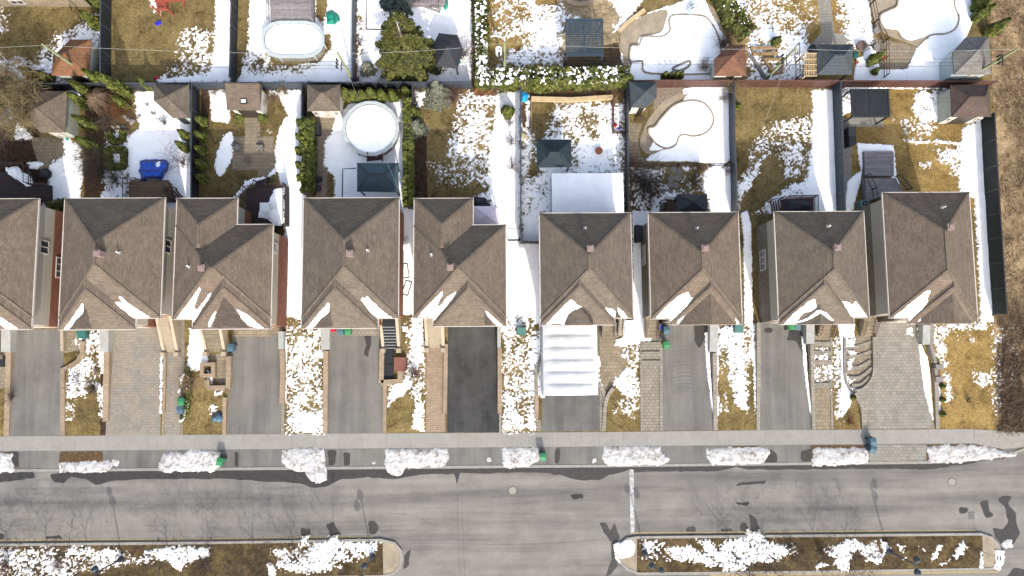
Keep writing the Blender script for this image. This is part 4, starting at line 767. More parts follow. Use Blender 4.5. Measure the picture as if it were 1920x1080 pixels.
def house(label, rects, roofm, left=True, chim=None, vents=(), snow=(), wet=(), extra=(), winL=(), winR=(), porch=None, shade=''):
    """rects: list of (kind, x0,x1,y0,y1) with the main body first"""
    x0, x1, y0, y1 = rects[0][1:5]
    t = thing('house', label, 'house', ((x0+x1)/2, (y0+y1)/2, 0), 'houses in the row')
    sol = []
    for i, r in enumerate(rects): sol.append((r[0], r[1], r[2], r[3], r[4], -.008*i if r[0] == 'hip' else .0)+tuple(r[5:]))
    rf = MB()
    for s in sol: hip_mesh(rf, s[1], s[2], s[3], s[4], EZ+s[5], s[0], s[6] if len(s) > 6 else 0)
    roof = rf.build('roof', M[roofm], t)
    cp = MB()
    for s in sol:
        if s[0] != 'hip': continue
        xa, xb, ya, yb2, zz = s[1], s[2], s[3], s[4], EZ+s[5]+.005; w_, d_ = xb-xa, yb2-ya; r_ = min(w_, d_)/2; xm_, ym_ = (xa+xb)/2, (ya+yb2)/2
        A, B = ((xm_, ya+r_), (xm_, yb2-r_)) if w_ <= d_ else ((xa+r_, ym_), (xb-r_, ym_)); zt_ = zz+PITCH*r_
        main = s is sol[0]
        ends = [((xa,ya),A),((xb,ya),A if w_ <= d_ else B)]
        if not main and s[4] > y1+.05: ends = []
        if main or s[4] > y1+.05: ends += [((xa,yb2),B if w_ <= d_ else A),((xb,yb2),B)]
        for (ex, ey), (ax_, ay_) in ends: cp.bar((ex,ey,zz), (ax_,ay_,zt_), .20, .045)
        if abs(w_-d_) > .3: cp.bar((A[0],A[1],zt_), (B[0],B[1],zt_), .20, .045)
    cp.build('ridge_cap', M[roofm], roof)
    lo, up, fa = MB(), MB(), MB()
    for i, s in enumerate(sol):
        if s[0] != 'hip': continue
        k = .40+.012*i
        a, b, c, d = s[1]+k, s[2]-k, s[3]+k, s[4]-k
        lo.box(a, b, c, d, 0, 2.95-.01*i); up.box(a+.04, b-.04, c+.04, d-.04, 2.9-.01*i, EZ-.02-.01*i)
        e = .045; za, zb = EZ-.16+s[5], EZ+.035+s[5]
        fa.box(s[1]-e, s[1]+.02, s[3]-e, s[4]+e, za, zb); fa.box(s[2]-.02, s[2]+e, s[3]-e, s[4]+e, za, zb)
        fa.box(s[1]+.025, s[2]-.025, s[3]-e, s[3]+.02, za, zb); fa.box(s[1]+.025, s[2]-.025, s[4]-.02, s[4]+e, za, zb)
    lo.build('wall', M['brick_red' if left else 'brick_grey'], t); up.build('siding', M['siding'], t)
    gut = fa.build('gutter', M['trim'], t)
    if chim:
        q = on_roof(sol, *chim); zt = q.z+.75; q = P(chim[0], chim[1], zt)
        zb = roof_h(sol, q.x, q.y)-.6
        c = MB(); c.cbox((q.x, q.y, zb), .50, .50, zt-zb-.05); ch = c.build('chimney', M['chimney'], roof)
        c = MB(); c.cbox((q.x, q.y, zt-.06), .58, .58, .06); c.cbox((q.x, q.y, zt), .34, .34, .09); c.build('chimney_cap', M['chimney'], roof)
    for v in vents:
        q = on_roof(sol, *v); MB().tube(q-Vector((0,0,.3)), q+Vector((0,0,.55)), .06, n=8).build('vent_pipe', M['white'], roof)
        MB().cbox((q.x, q.y, q.z-.10), .34, .34, .16).build('pipe_flashing', M['stone_grey'], roof)
    for i, s in enumerate(snow): roof_patch('snow_patch', sol, s, 'snow', roof, .07, seed=i+int(x0)+60)
    for i, s in enumerate(wet): roof_patch('wet_patch', sol, s, 'roof_wet', roof, seed=i+3, flat=True)
    for (py, z0, z1, w, n) in winR:
        window(t, x1-.40 if z1 < 2.95 else x1-.44, P(946, py, (z0+z1)/2).y, z0, z1, 'x', w, 1, n)
    for (py, z0, z1, w, n) in winL:
        window(t, x0+.40 if z1 < 2.95 else x0+.44, P(946, py, (z0+z1)/2).y, z0, z1, 'x', w, -1, n)
    # back and front openings, out of the drone's sight but there
    for fx in (.25, .7):
        window(t, x0+(x1-x0)*fx, y1-.40, .9, 2.3, 'y', 1.5, 1); window(t, x0+(x1-x0)*fx, y1-.44, 3.8, 5.1, 'y', 1.3, 1)
    prj = [s for s in sol if s[0] == 'hip'][-1]
    gx = (prj[1]+prj[2])/2; kk = .40+.012*([s for s in sol if s[0] == 'hip'].index(prj))
    yf = prj[3]+kk
    MB().box(gx-2.0, gx+2.0, yf-.05, yf+.05, .02, 2.2).build('garage_door', M['garage_door'], t)
    MB().box(gx-2.15, gx+2.15, yf-.08, yf+.02, 2.2, 2.36).build('lintel', M['trim'], t)
    window(t, gx, yf+.04, 3.6, 5.0, 'y', 1.8, -1)
    return t, sol
def steps(house_t, bx0, bx1, by, ty, zt, side='cream_smooth', tread='cream_smooth', n=7, landing=1.2, rail=None, label=None, walls=True, wallw=.28):
    """front stairs: bx0,bx1 frame x of the foot, by frame y of the foot, ty frame y of the top edge (at height zt)"""
    a, b = P(bx0, by, 0), P(bx1, by, 0); y0 = a.y; yt = P((bx0+bx1)/2, ty, zt).y
    st = MB(); x0, x1 = a.x, b.x; run = (yt-y0)/n
    for i in range(n):
        st.box(x0, x1, y0+i*run, yt+landing, zt*i/n, zt*(i+1)/n-.002*(i % 2)) if False else st.box(x0, x1, y0+i*run, y0+(i+1)*run-.004, 0, zt*(i+1)/n)
    st.box(x0, x1, yt, yt+landing, 0, zt+.01)
    s = st.build('stairs', M[tread], house_t)
    if walls:
        for xx in (x0-wallw/2-.01, x1+wallw/2+.01):
            w = MB(); w.add([(xx-wallw/2,y0-.1,0),(xx+wallw/2,y0-.1,0),(xx+wallw/2,yt+landing,0),(xx-wallw/2,yt+landing,0),
                             (xx-wallw/2,y0-.1,.45),(xx+wallw/2,y0-.1,.45),(xx+wallw/2,yt+landing,zt+.45),(xx-wallw/2,yt+landing,zt+.45)],
                            [(3,2,1,0),(4,5,6,7),(0,1,5,4),(1,2,6,5),(2,3,7,6),(3,0,4,7)])
            w.build('side_wall', M[side], s)
            MB().cbox((xx, y0-.25, 0), .42, .42, .75).build('newel_post', M[side], s)
    if rail:
        for xx in (x0+.03, x1-.03):
            r = MB(); m = 6
            for i in range(m+1):
                f = i/m; q = Vector((xx, y0+(yt-y0)*f, zt*f)); r.tube(q, q+Vector((0,0,.9)), .025, n=5)
            r.bar((xx, y0, .9), (xx, yt, zt+.9), .09, .05); r.build('railing', M[rail], s)
    return s
def mroof(seq): return [(300+a/3.857*1.0, 360+b/3.857) for a, b in seq]
def cz(ox, seq): return [(ox+a/3.857, 360+b/3.857) for a, b in seq]

# --- the leftmost house, cut by the frame
a0, a1, b0, b1 = er(-116, 373.5, 60.8, 597)
H0 = [('hip', a0, a1, b0, b1), ('hip', er(-66, 373, 62, 617.5)[0], a1-.02, P(48,617.5,EZ).y, P(48,440,EZ).y)]
h, sol = house('brown hip-roofed house cut in half by the left edge of the frame', H0, 'roof_b', winR=((458,3.6,4.9,1.3,2),(497,1.0,2.5,2.0,3)),
    snow=(cz(0, [(-20,880),(0,902),(60,945),(140,996),(50,996),(0,955),(-30,930)]),))
steps(h, -20, 0, 665, 616, 2.0, n=8)
# --- second house
a0, a1, b0, b1 = er(121.9, 372.2, 301, 596.5)
h, sol = house('brown hip-roofed house behind the multicoloured paver driveway', [('hip', a0, a1, b0, b1), ('hip', a0+.02, P(254.8,606,EZ).x, P(182,618,EZ).y, P(182,434,EZ).y)], 'roof',
    chim=(180.5,474.5), vents=((224,474),), snow=(cz(0,[(595,800),(605,815),(598,875),(545,925),(520,970),(490,996),(455,997),(520,910)]), cz(0,[(862,752),(880,760),(905,790),(985,845),(1040,880),(1085,908),(985,912),(960,905),(870,840),(830,795),(880,800),(925,835),(890,800),(860,765)])),
    wet=(cz(0,[(608,815),(630,860),(648,920),(662,988),(500,992),(545,930),(600,880)]),), winR=((458,3.6,4.9,1.3,2),))
steps(h, 314, 333, 660, 607, 2.05, n=9)
# --- third house: L-shaped, beside the dark deck
w = er(331.6, 372.2, 443.7, 450); m_ = er(331.6, 421.7, 508.2, 597.5)
h, sol = house('brown house with an L-shaped roof beside the dark deck and white table', [('hip', w[0], m_[1], m_[2], m_[3]), ('hip', w[0]+.02, w[1], P(380,520,EZ).y, w[3]), ('hip', P(361,610,EZ).x, m_[1]-.02, P(430,616.7,EZ).y, P(430,434,EZ).y)], 'roof_b',
    chim=(376.5,502), vents=((355.5,500),), snow=(cz(300,[(285,692),(295,700),(265,770),(250,840),(265,850),(310,800),(350,745),(378,715),(350,780),(300,850),(250,930),(235,948),(225,912),(150,910),(120,916),(170,850),(230,765)]), cz(300,[(405,855),(408,870),(385,930),(365,975),(348,975),(350,945),(375,895)]), cz(300,[(552,845),(600,865),(660,910),(750,986),(690,982),(640,965),(590,915)])),
    wet=(cz(300,[(460,755),(520,815),(560,880),(620,955),(645,983),(370,985),(410,870)]),), winR=((462,3.4,4.6,1.0,1),))
steps(h, 392, 421, 659, 614, 2.0, tread='paver_yellow', n=8)
# --- fourth house
a0, a1, b0, b1 = er(569.6, 371.7, 747, 596.5)
h, sol = house('brown hip-roofed house behind the black-tread front stairs', [('hip', a0, a1, b0, b1), ('hip', a0+.02, P(709,606,EZ).x, P(640,615.6,EZ).y, P(640,434,EZ).y)], 'roof_c',
    chim=(655,474.5), vents=((690,470),), snow=(cz(300,[(1215,800),(1228,815),(1222,870),(1165,915),(1120,970),(1095,985),(1058,986),(1120,910)]), cz(300,[(1480,770),(1500,752),(1530,790),(1580,835),(1640,885),(1685,910),(1620,905),(1580,912),(1530,880),(1470,805),(1450,780),(1468,760)])),
    wet=(cz(300,[(1230,820),(1240,900),(1252,975),(1105,984),(1150,930),(1205,880)]),), winR=((470,3.6,4.9,1.2,2),))
s4 = steps(h, 722.5, 746, 653, 608, 1.9, tread='rubber', n=8)
tr = MB(); a, b = P(722.5, 653, 0), P(746, 653, 0); yt = P(734, 608, 1.9).y
for i in range(8): tr.box(a.x+.02, b.x-.02, a.y+i*(yt-a.y)/8-.03, a.y+i*(yt-a.y)/8+.04, 1.9*(i+1)/8-.03, 1.9*(i+1)/8+.012)
tr.build('nosing', M['concrete_wall'], s4)
# --- fifth house: L-shaped, behind the darkest driveway
w = er(776.3, 372.2, 887.3, 450); m_ = er(776.3, 422.5, 949.5, 595)
h, sol = house('brown house with an L-shaped roof behind the darkest driveway', [('hip', w[0], m_[1], m_[2], m_[3]), ('hip', w[0]+.02, w[1], P(820,520,EZ).y, w[3]), ('hip', P(812.4,605,EZ).x, m_[1]-.02, P(880,611.6,EZ).y, P(880,434,EZ).y)], 'roof',
    chim=(844,500.5), vents=((809.5,478),), snow=(cz(740,[(345,718),(350,735),(320,790),(300,838),(345,810),(380,760),(445,718),(435,745),(395,800),(330,880),(290,925),(276,945),(272,905),(190,905),(170,905),(215,845),(295,765)]), cz(740,[(652,850),(690,880),(740,930),(785,970),(745,965),(700,930),(665,885)])),
    wet=(cz(740,[(650,860),(668,900),(705,940),(735,965),(655,968),(645,910)]),), winR=((500,3.6,4.8,1.2,2),))
steps(h, 804.5, 829, 652, 605, 1.9, n=8, tread='cream_smooth')
# --- sixth: car shelter house
a0, a1, b0, b1 = er(1011, 400, 1187, 596.4)
pj = (a0+.02, P(1152.7,605,EZ).x, P(1083,609.4,EZ).y, P(1083,434,EZ).y)
ax = P(740+1330/3.857, 609, EZ).x
h, sol = house('brown hip-roofed house behind the white fabric car shelter', [('hip', a0, a1, b0, b1), ('hip',)+pj, ('arch', ax-1.3, ax+1.3, pj[2]-.02, pj[2]+2.2, 1.02)], 'roof_c', left=False,
    chim=(1107,465.5), vents=((1096.5,428.5),), snow=(cz(740,[(1275,780),(1310,800),(1312,815),(1358,828),(1300,850),(1255,885),(1235,925),(1222,955),(1160,950),(1095,960),(1150,900),(1230,815)]), cz(740,[(1525,838),(1570,845),(1600,862),(1592,905),(1560,885)]), cz(740,[(1612,832),(1650,868),(1688,908),(1640,908),(1615,870)])),
    wet=(cz(740,[(1345,832),(1380,850),(1420,900),(1442,952),(1420,952),(1390,890),(1345,845)]), cz(740,[(1602,840),(1616,870),(1640,905),(1592,908)])))
steps(h, 1127, 1151, 632, 606, 1.0, n=4, tread='paver_yellow', side='cream_smooth', rail='metal_black', walls=False)
steps(h, 1158, 1168, 630, 598, 1.0, n=6, tread='cream_smooth', rail='metal_black', walls=False)
# --- seventh
a0, a1, b0, b1 = er(1215.3, 398.8, 1391.5, 596.6)
pj = (P(1256.5,605,EZ).x, a1-.02, P(1330,608.4,EZ).y, P(1330,434,EZ).y); xc = (pj[0]+pj[1])/2; hw = (pj[1]-pj[0])/2-.55
h, sol = house('brown hip-roofed house with a big front gable behind the curved tyre marks', [('hip', a0, a1, b0, b1), ('hip',)+pj, ('gable', xc-hw, xc+hw, pj[2]-.03, pj[2]+5.0)], 'roof_b', left=False,
    chim=(1322.5,465), vents=((1306,428.5),), snow=(cz(1180,[(425,718),(435,740),(440,765),(456,765),(420,825),(350,885),(300,942),(275,912),(188,912),(250,840),(340,765),(375,740)]), cz(1180,[(412,880),(395,905),(370,935),(358,957),(342,955),(350,930)]), cz(1180,[(770,912),(785,925),(795,955),(778,955)])), winL=((480,1.0,2.4,2.0,3),))
steps(h, 1208, 1231, 634, 607, 1.0, n=4, tread='paver_yellow', rail='wood_dark', walls=False)
# --- eighth
a0, a1, b0, b1 = er(1451, 397.2, 1630, 595.6)
pj = (a0+.02, P(1600.5,605,EZ).x, P(1525,607.8,EZ).y, P(1525,434,EZ).y); gx = P(1180+1345/3.857, 607, EZ).x
h, sol = house('brown hip-roofed house with the small snow-edged front gable', [('hip', a0, a1, b0, b1), ('hip',)+pj, ('gable', gx-1.75, gx+1.75, pj[2]-.03, pj[2]+3.0)], 'roof_c', left=False,
    chim=(1571.5,463.5), vents=((1552,425),), snow=(cz(1180,[(1340,772),(1350,800),(1358,832),(1320,860),(1260,875),(1215,930),(1190,942),(1230,935),(1300,905),(1355,855),(1385,853),(1430,878),(1482,930),(1450,928),(1380,875),(1320,915),(1250,938),(1190,950),(1112,958),(1200,870),(1300,790)]), cz(1180,[(1540,790),(1590,800),(1610,820),(1635,785),(1660,810),(1728,905),(1640,900),(1610,905),(1575,850)])), winL=((491,1.0,2.5,2.0,3),))
steps(h, 1531, 1556, 630, 606, 1.0, n=4, tread='paver_yellow', rail='wood_dark', walls=False)
# --- end house
a0, a1, b0, b1 = er(1654, 361.3, 1833, 595)
pj = (P(1703,605,EZ).x, a1-.02, P(1775,606.5,EZ).y, P(1775,434,EZ).y); xc = (pj[0]+pj[1])/2; hw = (pj[1]-pj[0])/2-.55
h, sol = house('brown hip-roofed end house beside the field of weeds', [('hip', a0, a1, b0, b1), ('hip',)+pj, ('gable', xc-hw, xc+hw, pj[2]-.03, pj[2]+5.0)], 'roof_b', left=False,
    chim=(1783.5,425), vents=((1766,389.5),), snow=(cz(1560,[(0,0)]*0+[(-70+785,710),(700,745),(690,770),(698,788),(650,850),(590,905),(560,940),(548,910),(435,908),(520,845),(620,765),(680,720)]) if False else [(1560+a/3.857,360+b/3.857) for a, b in ((715,710),(700,745),(690,770),(698,788),(650,850),(590,905),(560,940),(548,910),(435,908),(520,845),(620,765),(680,720))], [(1560+a/3.857,360+b/3.857) for a, b in ((1032,912),(1042,930),(1045,950),(1034,950))], [(1560+a/3.857,360+b/3.857) for a, b in ((640,915),(645,930),(622,940))]))
steps(h, 1611, 1634, 630, 604, 1.0, n=4, tread='paver_yellow', rail='wood_dark', walls=False)

# ================================================================== FRONT YARD WALLS AND FURNITURE
def wall(name, line, w, hs, m, label, cat='wall', cap=None, sm=0, closed=False):
    pts = smooth(line, sm, closed) if sm else line
    if isinstance(hs, (tuple, list)):
        n = len(pts); hs2 = [hs[0]+(hs[1]-hs[0])*i/(n-1) for i in range(n)]
    else: hs2 = hs
    o = MB().strip(PL(pts), w, 0, hs2, closed).build(name, M[m])
    return tag(o, label, cat, 'low walls between the driveways')
wall('retaining_wall', [(24,617),(20,660)], .9, (1.0,.7), 'concrete_wall', 'grey garage wing wall left of the first grey driveway')
wall('retaining_wall', [(22,660),(18,730),(13,817)], .5, (.5,.12), 'cream_wall', 'cream stone wall left of the first grey driveway')
wall('retaining_wall', [(121,615),(121,658)], .3, (.5,.4), 'cream_smooth', 'short cream wall right of the first grey driveway')
wall('retaining_wall', [(119,816),(119,692),(132,688),(148,678),(157,664),(159,640)], .42, (.15,.4), 'cream_wall', 'curling cream stone wall round the snowy front planter')
wall('retaining_wall', [(206,612),(203,660)], .85, (1.0,.8), 'concrete_wall', 'grey garage wing wall left of the multicoloured driveway')
wall('retaining_wall', [(206,660),(202,735),(199,790)], .55, (.6,.15), 'cream_wall', 'cream stone wall left of the multicoloured driveway')
wall('edging', [(311,662),(310,730),(308,775)], .22, .22, 'cream_wall', 'brick edging strip with snow beside the multicoloured driveway', 'edging')
wall('edging', [(307,775),(306,816)], .25, .06, 'paver_yellow', 'low yellow paver edging at the driveway foot', 'edging')
wall('edging', [(342,790),(341,816)], .28, .06, 'paver_yellow', 'yellow paver edging at the foot of the walk', 'edging')
wall('retaining_wall', [(421,816),(423,745)], .35, (.1,.3), 'cream_wall', 'cream block wall left of the second grey driveway')
wall('retaining_wall', [(425,727),(395,727),(391,712)], .5, .5, 'cream_wall', 'cream block wall with a step at the patio foot')
wall('retaining_wall', [(431,727),(433,668)], .45, .5, 'cream_wall', 'cream block wall between patio and second grey driveway')
wall('planter', [(383,683),(404,683),(404,704),(383,704)], .5, .6, 'cream_wall', 'square stone planter with a snowy hole', 'planter', closed=True)
wall('retaining_wall', [(532,622),(531,655)], .5, (.9,.7), 'concrete_wall', 'grey garage wing wall by the speckled snow lawn')
wall('retaining_wall', [(532,656),(533,700),(531,755)], .45, (.6,.5), 'cream_wall', 'cream stone wall left of the speckled snow lawn')
wall('edging', [(531,756),(530,814)], .3, .08, 'paver_beige', 'paver edging at the foot of the speckled snow lawn', 'edging')
wall('retaining_wall', [(614,616),(614,656)], .85, (.9,.8), 'concrete_wall', 'grey garage wing wall right of the speckled snow lawn')
wall('retaining_wall', [(613.5,658),(611.5,740),(610,813)], .45, (.6,.12), 'cream_wall', 'cream stone wall right of the speckled snow lawn')
wall('retaining_wall', [(716,718),(751,714),(752,672)], .6, .4, 'cream_wall', 'cream block wall below the brown mat')
wall('retaining_wall', [(717,655),(716,718)], .45, .4, 'cream_wall', 'cream block wall beside the dark mats')
wall('edging', [(722,722),(721,813)], .35, .1, 'cream_wall', 'cream paver edging along the fourth lawn', 'edging')
wall('retaining_wall', [(836.5,645),(836,700),(834,775)], .38, (.5,.2), 'cream_wall', 'cream wall left of the darkest driveway')
wall('retaining_wall', [(936,612),(936,652)], .35, (.9,.7), 'concrete_wall', 'grey garage wing wall right of the darkest driveway')
wall('retaining_wall', [(937,653),(937,775)], .4, (.5,.2), 'cream_wall', 'tan wall right of the darkest driveway')
wall('edging', [(938,776),(938,810)], .2, .1, 'concrete', 'thin concrete edging right of the darkest driveway', 'edging')
wall('retaining_wall', [(1016,612),(1016,660)], .35, (.9,.6), 'concrete_wall', 'grey garage wing wall left of the car shelter')
wall('retaining_wall', [(1015,665),(1008,690),(1005,705),(1006,735)], .32, .4, 'grey_wall', 'snow-topped curved wall left of the car shelter', sm=3)
wall('retaining_wall', [(1006,738),(1006,785)], .38, (.35,.2), 'cream_wall', 'tan wall below the snow-topped curved wall')
wall('edging', [(1009,786),(1010,808)], .5, .08, 'paver_beige', 'paver edging left of the car shelter apron', 'edging')
wall('retaining_wall', [(1122,720),(1132,735),(1134,760),(1132,808)], .35, .12, 'grey_wall', 'curved grey edging right of the car shelter', sm=3)
wall('retaining_wall', [(1149,728),(1138,745),(1133,772)], .35, (.45,.12), 'grey_wall', 'short curved wall between two front beds', sm=3)
for y_, k in ((646,'upper'),(664,'middle'),(681,'lower')):
    wall('step', [(1202,y_),(1239,y_)], .5, .12, 'grey_wall', k+' stone step across the paver walk with edging', 'step')
wall('edging', [(1202,632),(1203,808)], .22, .07, 'grey_wall', 'left stone edging of the long paver walk', 'edging')
wall('edging', [(1238.5,632),(1240,807)], .3, .1, 'grey_wall', 'right stone edging of the long paver walk', 'edging')
wall('retaining_wall', [(1334,609),(1334,660)], .8, (.95,.7), 'concrete_wall', 'grey garage wing wall right of the curved tyre marks')
wall('retaining_wall', [(1337,662),(1339,735),(1341,806)], .4, (.6,.15), 'grey_wall', 'beige wall right of the curved tyre marks')
wall('retaining_wall', [(1418,606),(1420,700),(1421,806)], .35, (.7,.12), 'grey_wall', 'beige wall left of the warm grey driveway')
wall('retaining_wall', [(1512,608),(1513,645)], .8, (.95,.8), 'concrete_wall', 'grey garage wing wall right of the warm grey driveway')
wall('retaining_wall', [(1518,646),(1521,720),(1525,805)], .35, (.6,.15), 'grey_wall', 'beige wall between warm grey driveway and stepped walk')
for y_, k in ((645,'first'),(662,'second'),(679,'third'),(722,'lowest')):
    wall('step', [(1522,y_),(1558,y_)], .45, .12, 'grey_wall', k+' stone step down the snowy stepped walk', 'step')
wall('edging', [(1558,632),(1558.5,722),(1560,804)], .2, .08, 'grey_wall', 'thin stone edging right of the stepped walk', 'edging')
wall('retaining_wall', [(1638,632),(1639,690),(1634,712),(1618,730),(1600,736)], .5, .3, 'grey_wall', 'curving stone edge of the fan-shaped steps', sm=4)
wall('retaining_wall', [(1600,737),(1612,755),(1617,775),(1619,805)], .45, (.4,.2), 'grey_wall', 'curved wall left of the end house driveway', sm=3)
wall('retaining_wall', [(1582,634),(1582,700),(1588,724),(1596,735)], .22, .3, 'stone_grey', 'thin dark curb round the fan-shaped steps', sm=3)
for i, (a, b, c, d) in enumerate(((1584,650,1634,640),(1584,668,1634,658),(1586,690,1632,676),(1590,708,1634,690),(1596,722,1630,706))):
    wall('step', smooth([(a,b),((a+c)/2,b-1),(c,d)], 3, False), .3, .08+.02*i, 'grey_wall', ('topmost','second','middle','fourth','lowest')[i]+' curved stone step in the fan', 'step')
wall('retaining_wall', [(1728,610),(1729,646)], .75, (.9,.7), 'concrete_wall', 'grey garage wing wall right of the end house driveway')
wall('retaining_wall', [(1741,608),(1740,650),(1748,680)], .32, (.7,.6), 'grey_wall', 'beige wall beside the golden front lawn')
wall('retaining_wall', [(1750,690),(1753,735),(1757,804)], .36, (.5,.15), 'grey_wall', 'snowy bed wall right of the end house driveway')
t = thing('planter', 'pair of dark square planters joined by a rail on the golden lawn edge', 'planter', P(1755,700,0))
for y_ in (688, 711): c = P(1756, y_, 0); MB().cbox((c.x,c.y,0), .75, .5, .55).build('planter_box', M['stone_grey'], t)
MB().bar(P(1752,692,.4), P(1752,708,.4), .12).build('rail', M['wood_dark'], t); MB().bar(P(1760,692,.4), P(1760,708,.4), .12).build('rail', M['wood_dark'], t)
# teal service boxes
for a, b, lab in ((160.5,627,'teal utility box by the small yellow landing'),(977,621,'teal utility box standing in speckled snow'),(1382,617,'teal utility box against the big-gabled house')):
    c = P(a, b, 0); t = thing('utility_box', lab, 'utility box', c, 'teal utility boxes')
    MB().cbox((c.x,c.y,0), .95, .8, .08).build('base', M['concrete'], t)
    MB().add([(c.x-.42,c.y-.36,.08),(c.x+.42,c.y-.36,.08),(c.x+.42,c.y+.36,.08),(c.x-.42,c.y+.36,.08),(c.x-.42,c.y-.36,.62),(c.x+.42,c.y-.36,.62),(c.x+.42,c.y+.36,.82),(c.x-.42,c.y+.36,.82)],[(3,2,1,0),(0,1,5,4),(1,2,6,5),(2,3,7,6),(3,0,4,7),(4,5,6,7)]).build('cabinet', M['teal'], t)
    MB().box(c.x-.38,c.x+.38,c.y-.385,c.y-.362,.14,.55).build('door', M['teal'], t)
# wheelie bins
def bin_proto(m):
    t = thing('wheelie_bin', None, 'wheelie bin', (0,0,0), 'wheelie bins')
    b = MB(); b.add([(-.22,-.25,.05),(.22,-.25,.05),(.22,.25,.05),(-.22,.25,.05),(-.29,-.34,.95),(.29,-.34,.95),(.29,.34,.95),(-.29,.34,.95)],[(3,2,1,0),(4,5,6,7),(0,1,5,4),(1,2,6,5),(2,3,7,6),(3,0,4,7)]); b.build('body', M[m], t)
    b = MB(); b.add([(-.31,-.38,.955),(.31,-.38,.955),(.31,.34,.955),(-.31,.34,.955),(-.31,-.38,1.0),(.31,-.38,1.0),(.25,.0,1.07),(-.25,.0,1.07),(.31,.34,1.02),(-.31,.34,1.02)],[(3,2,1,0),(0,1,5,4),(4,5,6,7),(7,6,8,9),(1,2,8,6,5),(3,0,4,7,9),(2,3,9,8)]); b.build('lid', M[m], t)
    MB().tube((-.27,.42,.93),(.27,.42,.93),.03).build('handle', M[m], t)
    for s in (-1, 1): MB().tube((s*.24,.3,.11),(s*.30,.3,.11),.11,n=12).build('wheel', M['rubber'], t)
    return t
BIN = {}
for px, py, m, rz, lab in ((347,752,'green',.05,'green wheelie bin standing above the slate one by the walk'),(346,767,'bin_blue',.1,'slate wheelie bin standing below the green one by the walk'),(439,652,'bin_blue',.0,'slate wheelie bin beside the yellow front stairs'),
    (419,863,'green',-.2,'green wheelie bin at the kerb left of centre'),(1017,854,'green',.0,'green wheelie bin at the kerb beside the short snow bank'),(1246,647,'green',.1,'green wheelie bin on the tyre-marked driveway'),
    (643,622,'bin_blue',.0,'slate wheelie bin between red box and green bin by a garage'),(656,622,'green',.05,'green wheelie bin by the garage beside the black-tread stairs'),(1478,613,'green',1.57,'green wheelie bin under the small gable eave'),(1488,612,'bin_blue',.0,'slate wheelie bin under the small gable eave'),
    (1628,826,'bin_blue',.1,'upper of two slate wheelie bins on the pavement'),(1628,840,'bin_blue',-.35,'lower slate wheelie bin at the edge of the snow bank'),(1246,620,'bin_blue',.0,'slate wheelie bin beside the brown-railed steps')):
    if m not in BIN: BIN[m] = bin_proto(m); o = BIN[m]
    else: o = copy_tree(BIN[m])
    o.location = P(px, py, 0.016); o.rotation_euler.z = rz; o['label'] = lab
def blob(name, px, py, r, h, m, label, cat, sx=1, sy=1, z=0, group=None, seed=0, amp=.28):
    """crumpled mound (covered heap, boulder)"""
    c = P(px, py, z); rr = random.Random(seed); n, k = 18, 6; pts = []
    ph = [rr.uniform(0, 6.3) for _ in range(4)]
    for j in range(k+1):
        e = j/k*math.pi/2
        for i in range(n):
            a = 2*math.pi*i/n; q = 1+amp*(.5*math.sin(2*a+ph[0])+.35*math.sin(3*a+ph[1]+e)+.35*math.sin(5*a+ph[2]-2*e))
            pts.append((c.x+sx*r*q*math.cos(e)*math.cos(a), c.y+sy*r*q*math.cos(e)*math.sin(a), z+h*math.sin(e)*(1+.15*amp*math.sin(3*a+ph[3]))))
    mb = MB().add(pts, [(j*n+i, j*n+(i+1) % n, (j+1)*n+(i+1) % n, (j+1)*n+i) for j in range(k) for i in range(n)])
    o = mb.build(name, M[m], None, True); return tag(o, label, cat, group)
blob('covered_heap', 409, 783, .55, .5, 'bin_blue', 'slate tarp-covered heap on the lawn beside the second grey driveway', 'covered heap', seed=3)
def box_thing(name, pts, z, h, m, label, cat, bottom=0.0):
    o = MB().prism(PL(pts, z), bottom, h).build(name, M[m]); return tag(o, label, cat)
box_thing('mat', [(740,670),(762,670),(762,696),(740,696)], 0, .5, 'mat_brown', 'square reddish-brown cover beside the black mats', 'cover')
box_thing('mat', [(721,655),(738,655),(738,682),(721,682)], 0, .10, 'rubber', 'black rubber mat at the foot of the black-tread stairs', 'mat')
box_thing('mat', [(716,683),(738,683),(738,711),(716,711)], 0, .13, 'rubber', 'lower black rubber mat with a seam', 'mat')
box_thing('mat', [(-2,668),(10,668),(10,688),(-2,688)], 0, .12, 'rubber', 'black mat on the landing at the left edge', 'mat')
box_thing('storage_box', [(622,616),(630,616),(630,622),(622,622)], 0, .6, 'red', 'small red box against a garage wall', 'box')
box_thing('storage_box', [(1232,610),(1236,610),(1236,618),(1232,618)], 0, 1.0, 'blue', 'small blue box at the top of the brown-railed steps', 'box')
# car shelter
t = thing('car_shelter', 'long white fabric car shelter with six ribbed bays over a driveway', 'car shelter', P(1069,675,0))
z1, z0 = 2.55, 2.0
yt, yb_ = P(1069,604,z1).y, P(1069,741,z0).y; xl, xr = P(1018.5,680,z0).x, P(1120.5,680,z0).x; xm = (xl+xr)/2
nb, na = 48, 24; V_, F_ = [], []
for i in range(nb+1):
    v = i/nb; y = yb_+(yt-yb_)*v; rib = abs(math.sin(v*math.pi*6))
    for j in range(na+1):
        u = j/na; x = xl+(xr-xl)*u; s_ = 1-abs(2*u-1)
        z = z0+.75*min(1, s_*1.15)**.8 - .20*(1-rib**.5)*min(1, s_*3)+.03*vnoise(np.array(x*2.3), np.array(y*1.7), 3)
        V_.append((x, y, float(z)))
    V_[-1] = (xr, y, .1) if False else V_[-1]
F_ = [(i*(na+1)+j, i*(na+1)+j+1, (i+1)*(na+1)+j+1, (i+1)*(na+1)+j) for i in range(nb) for j in range(na)]
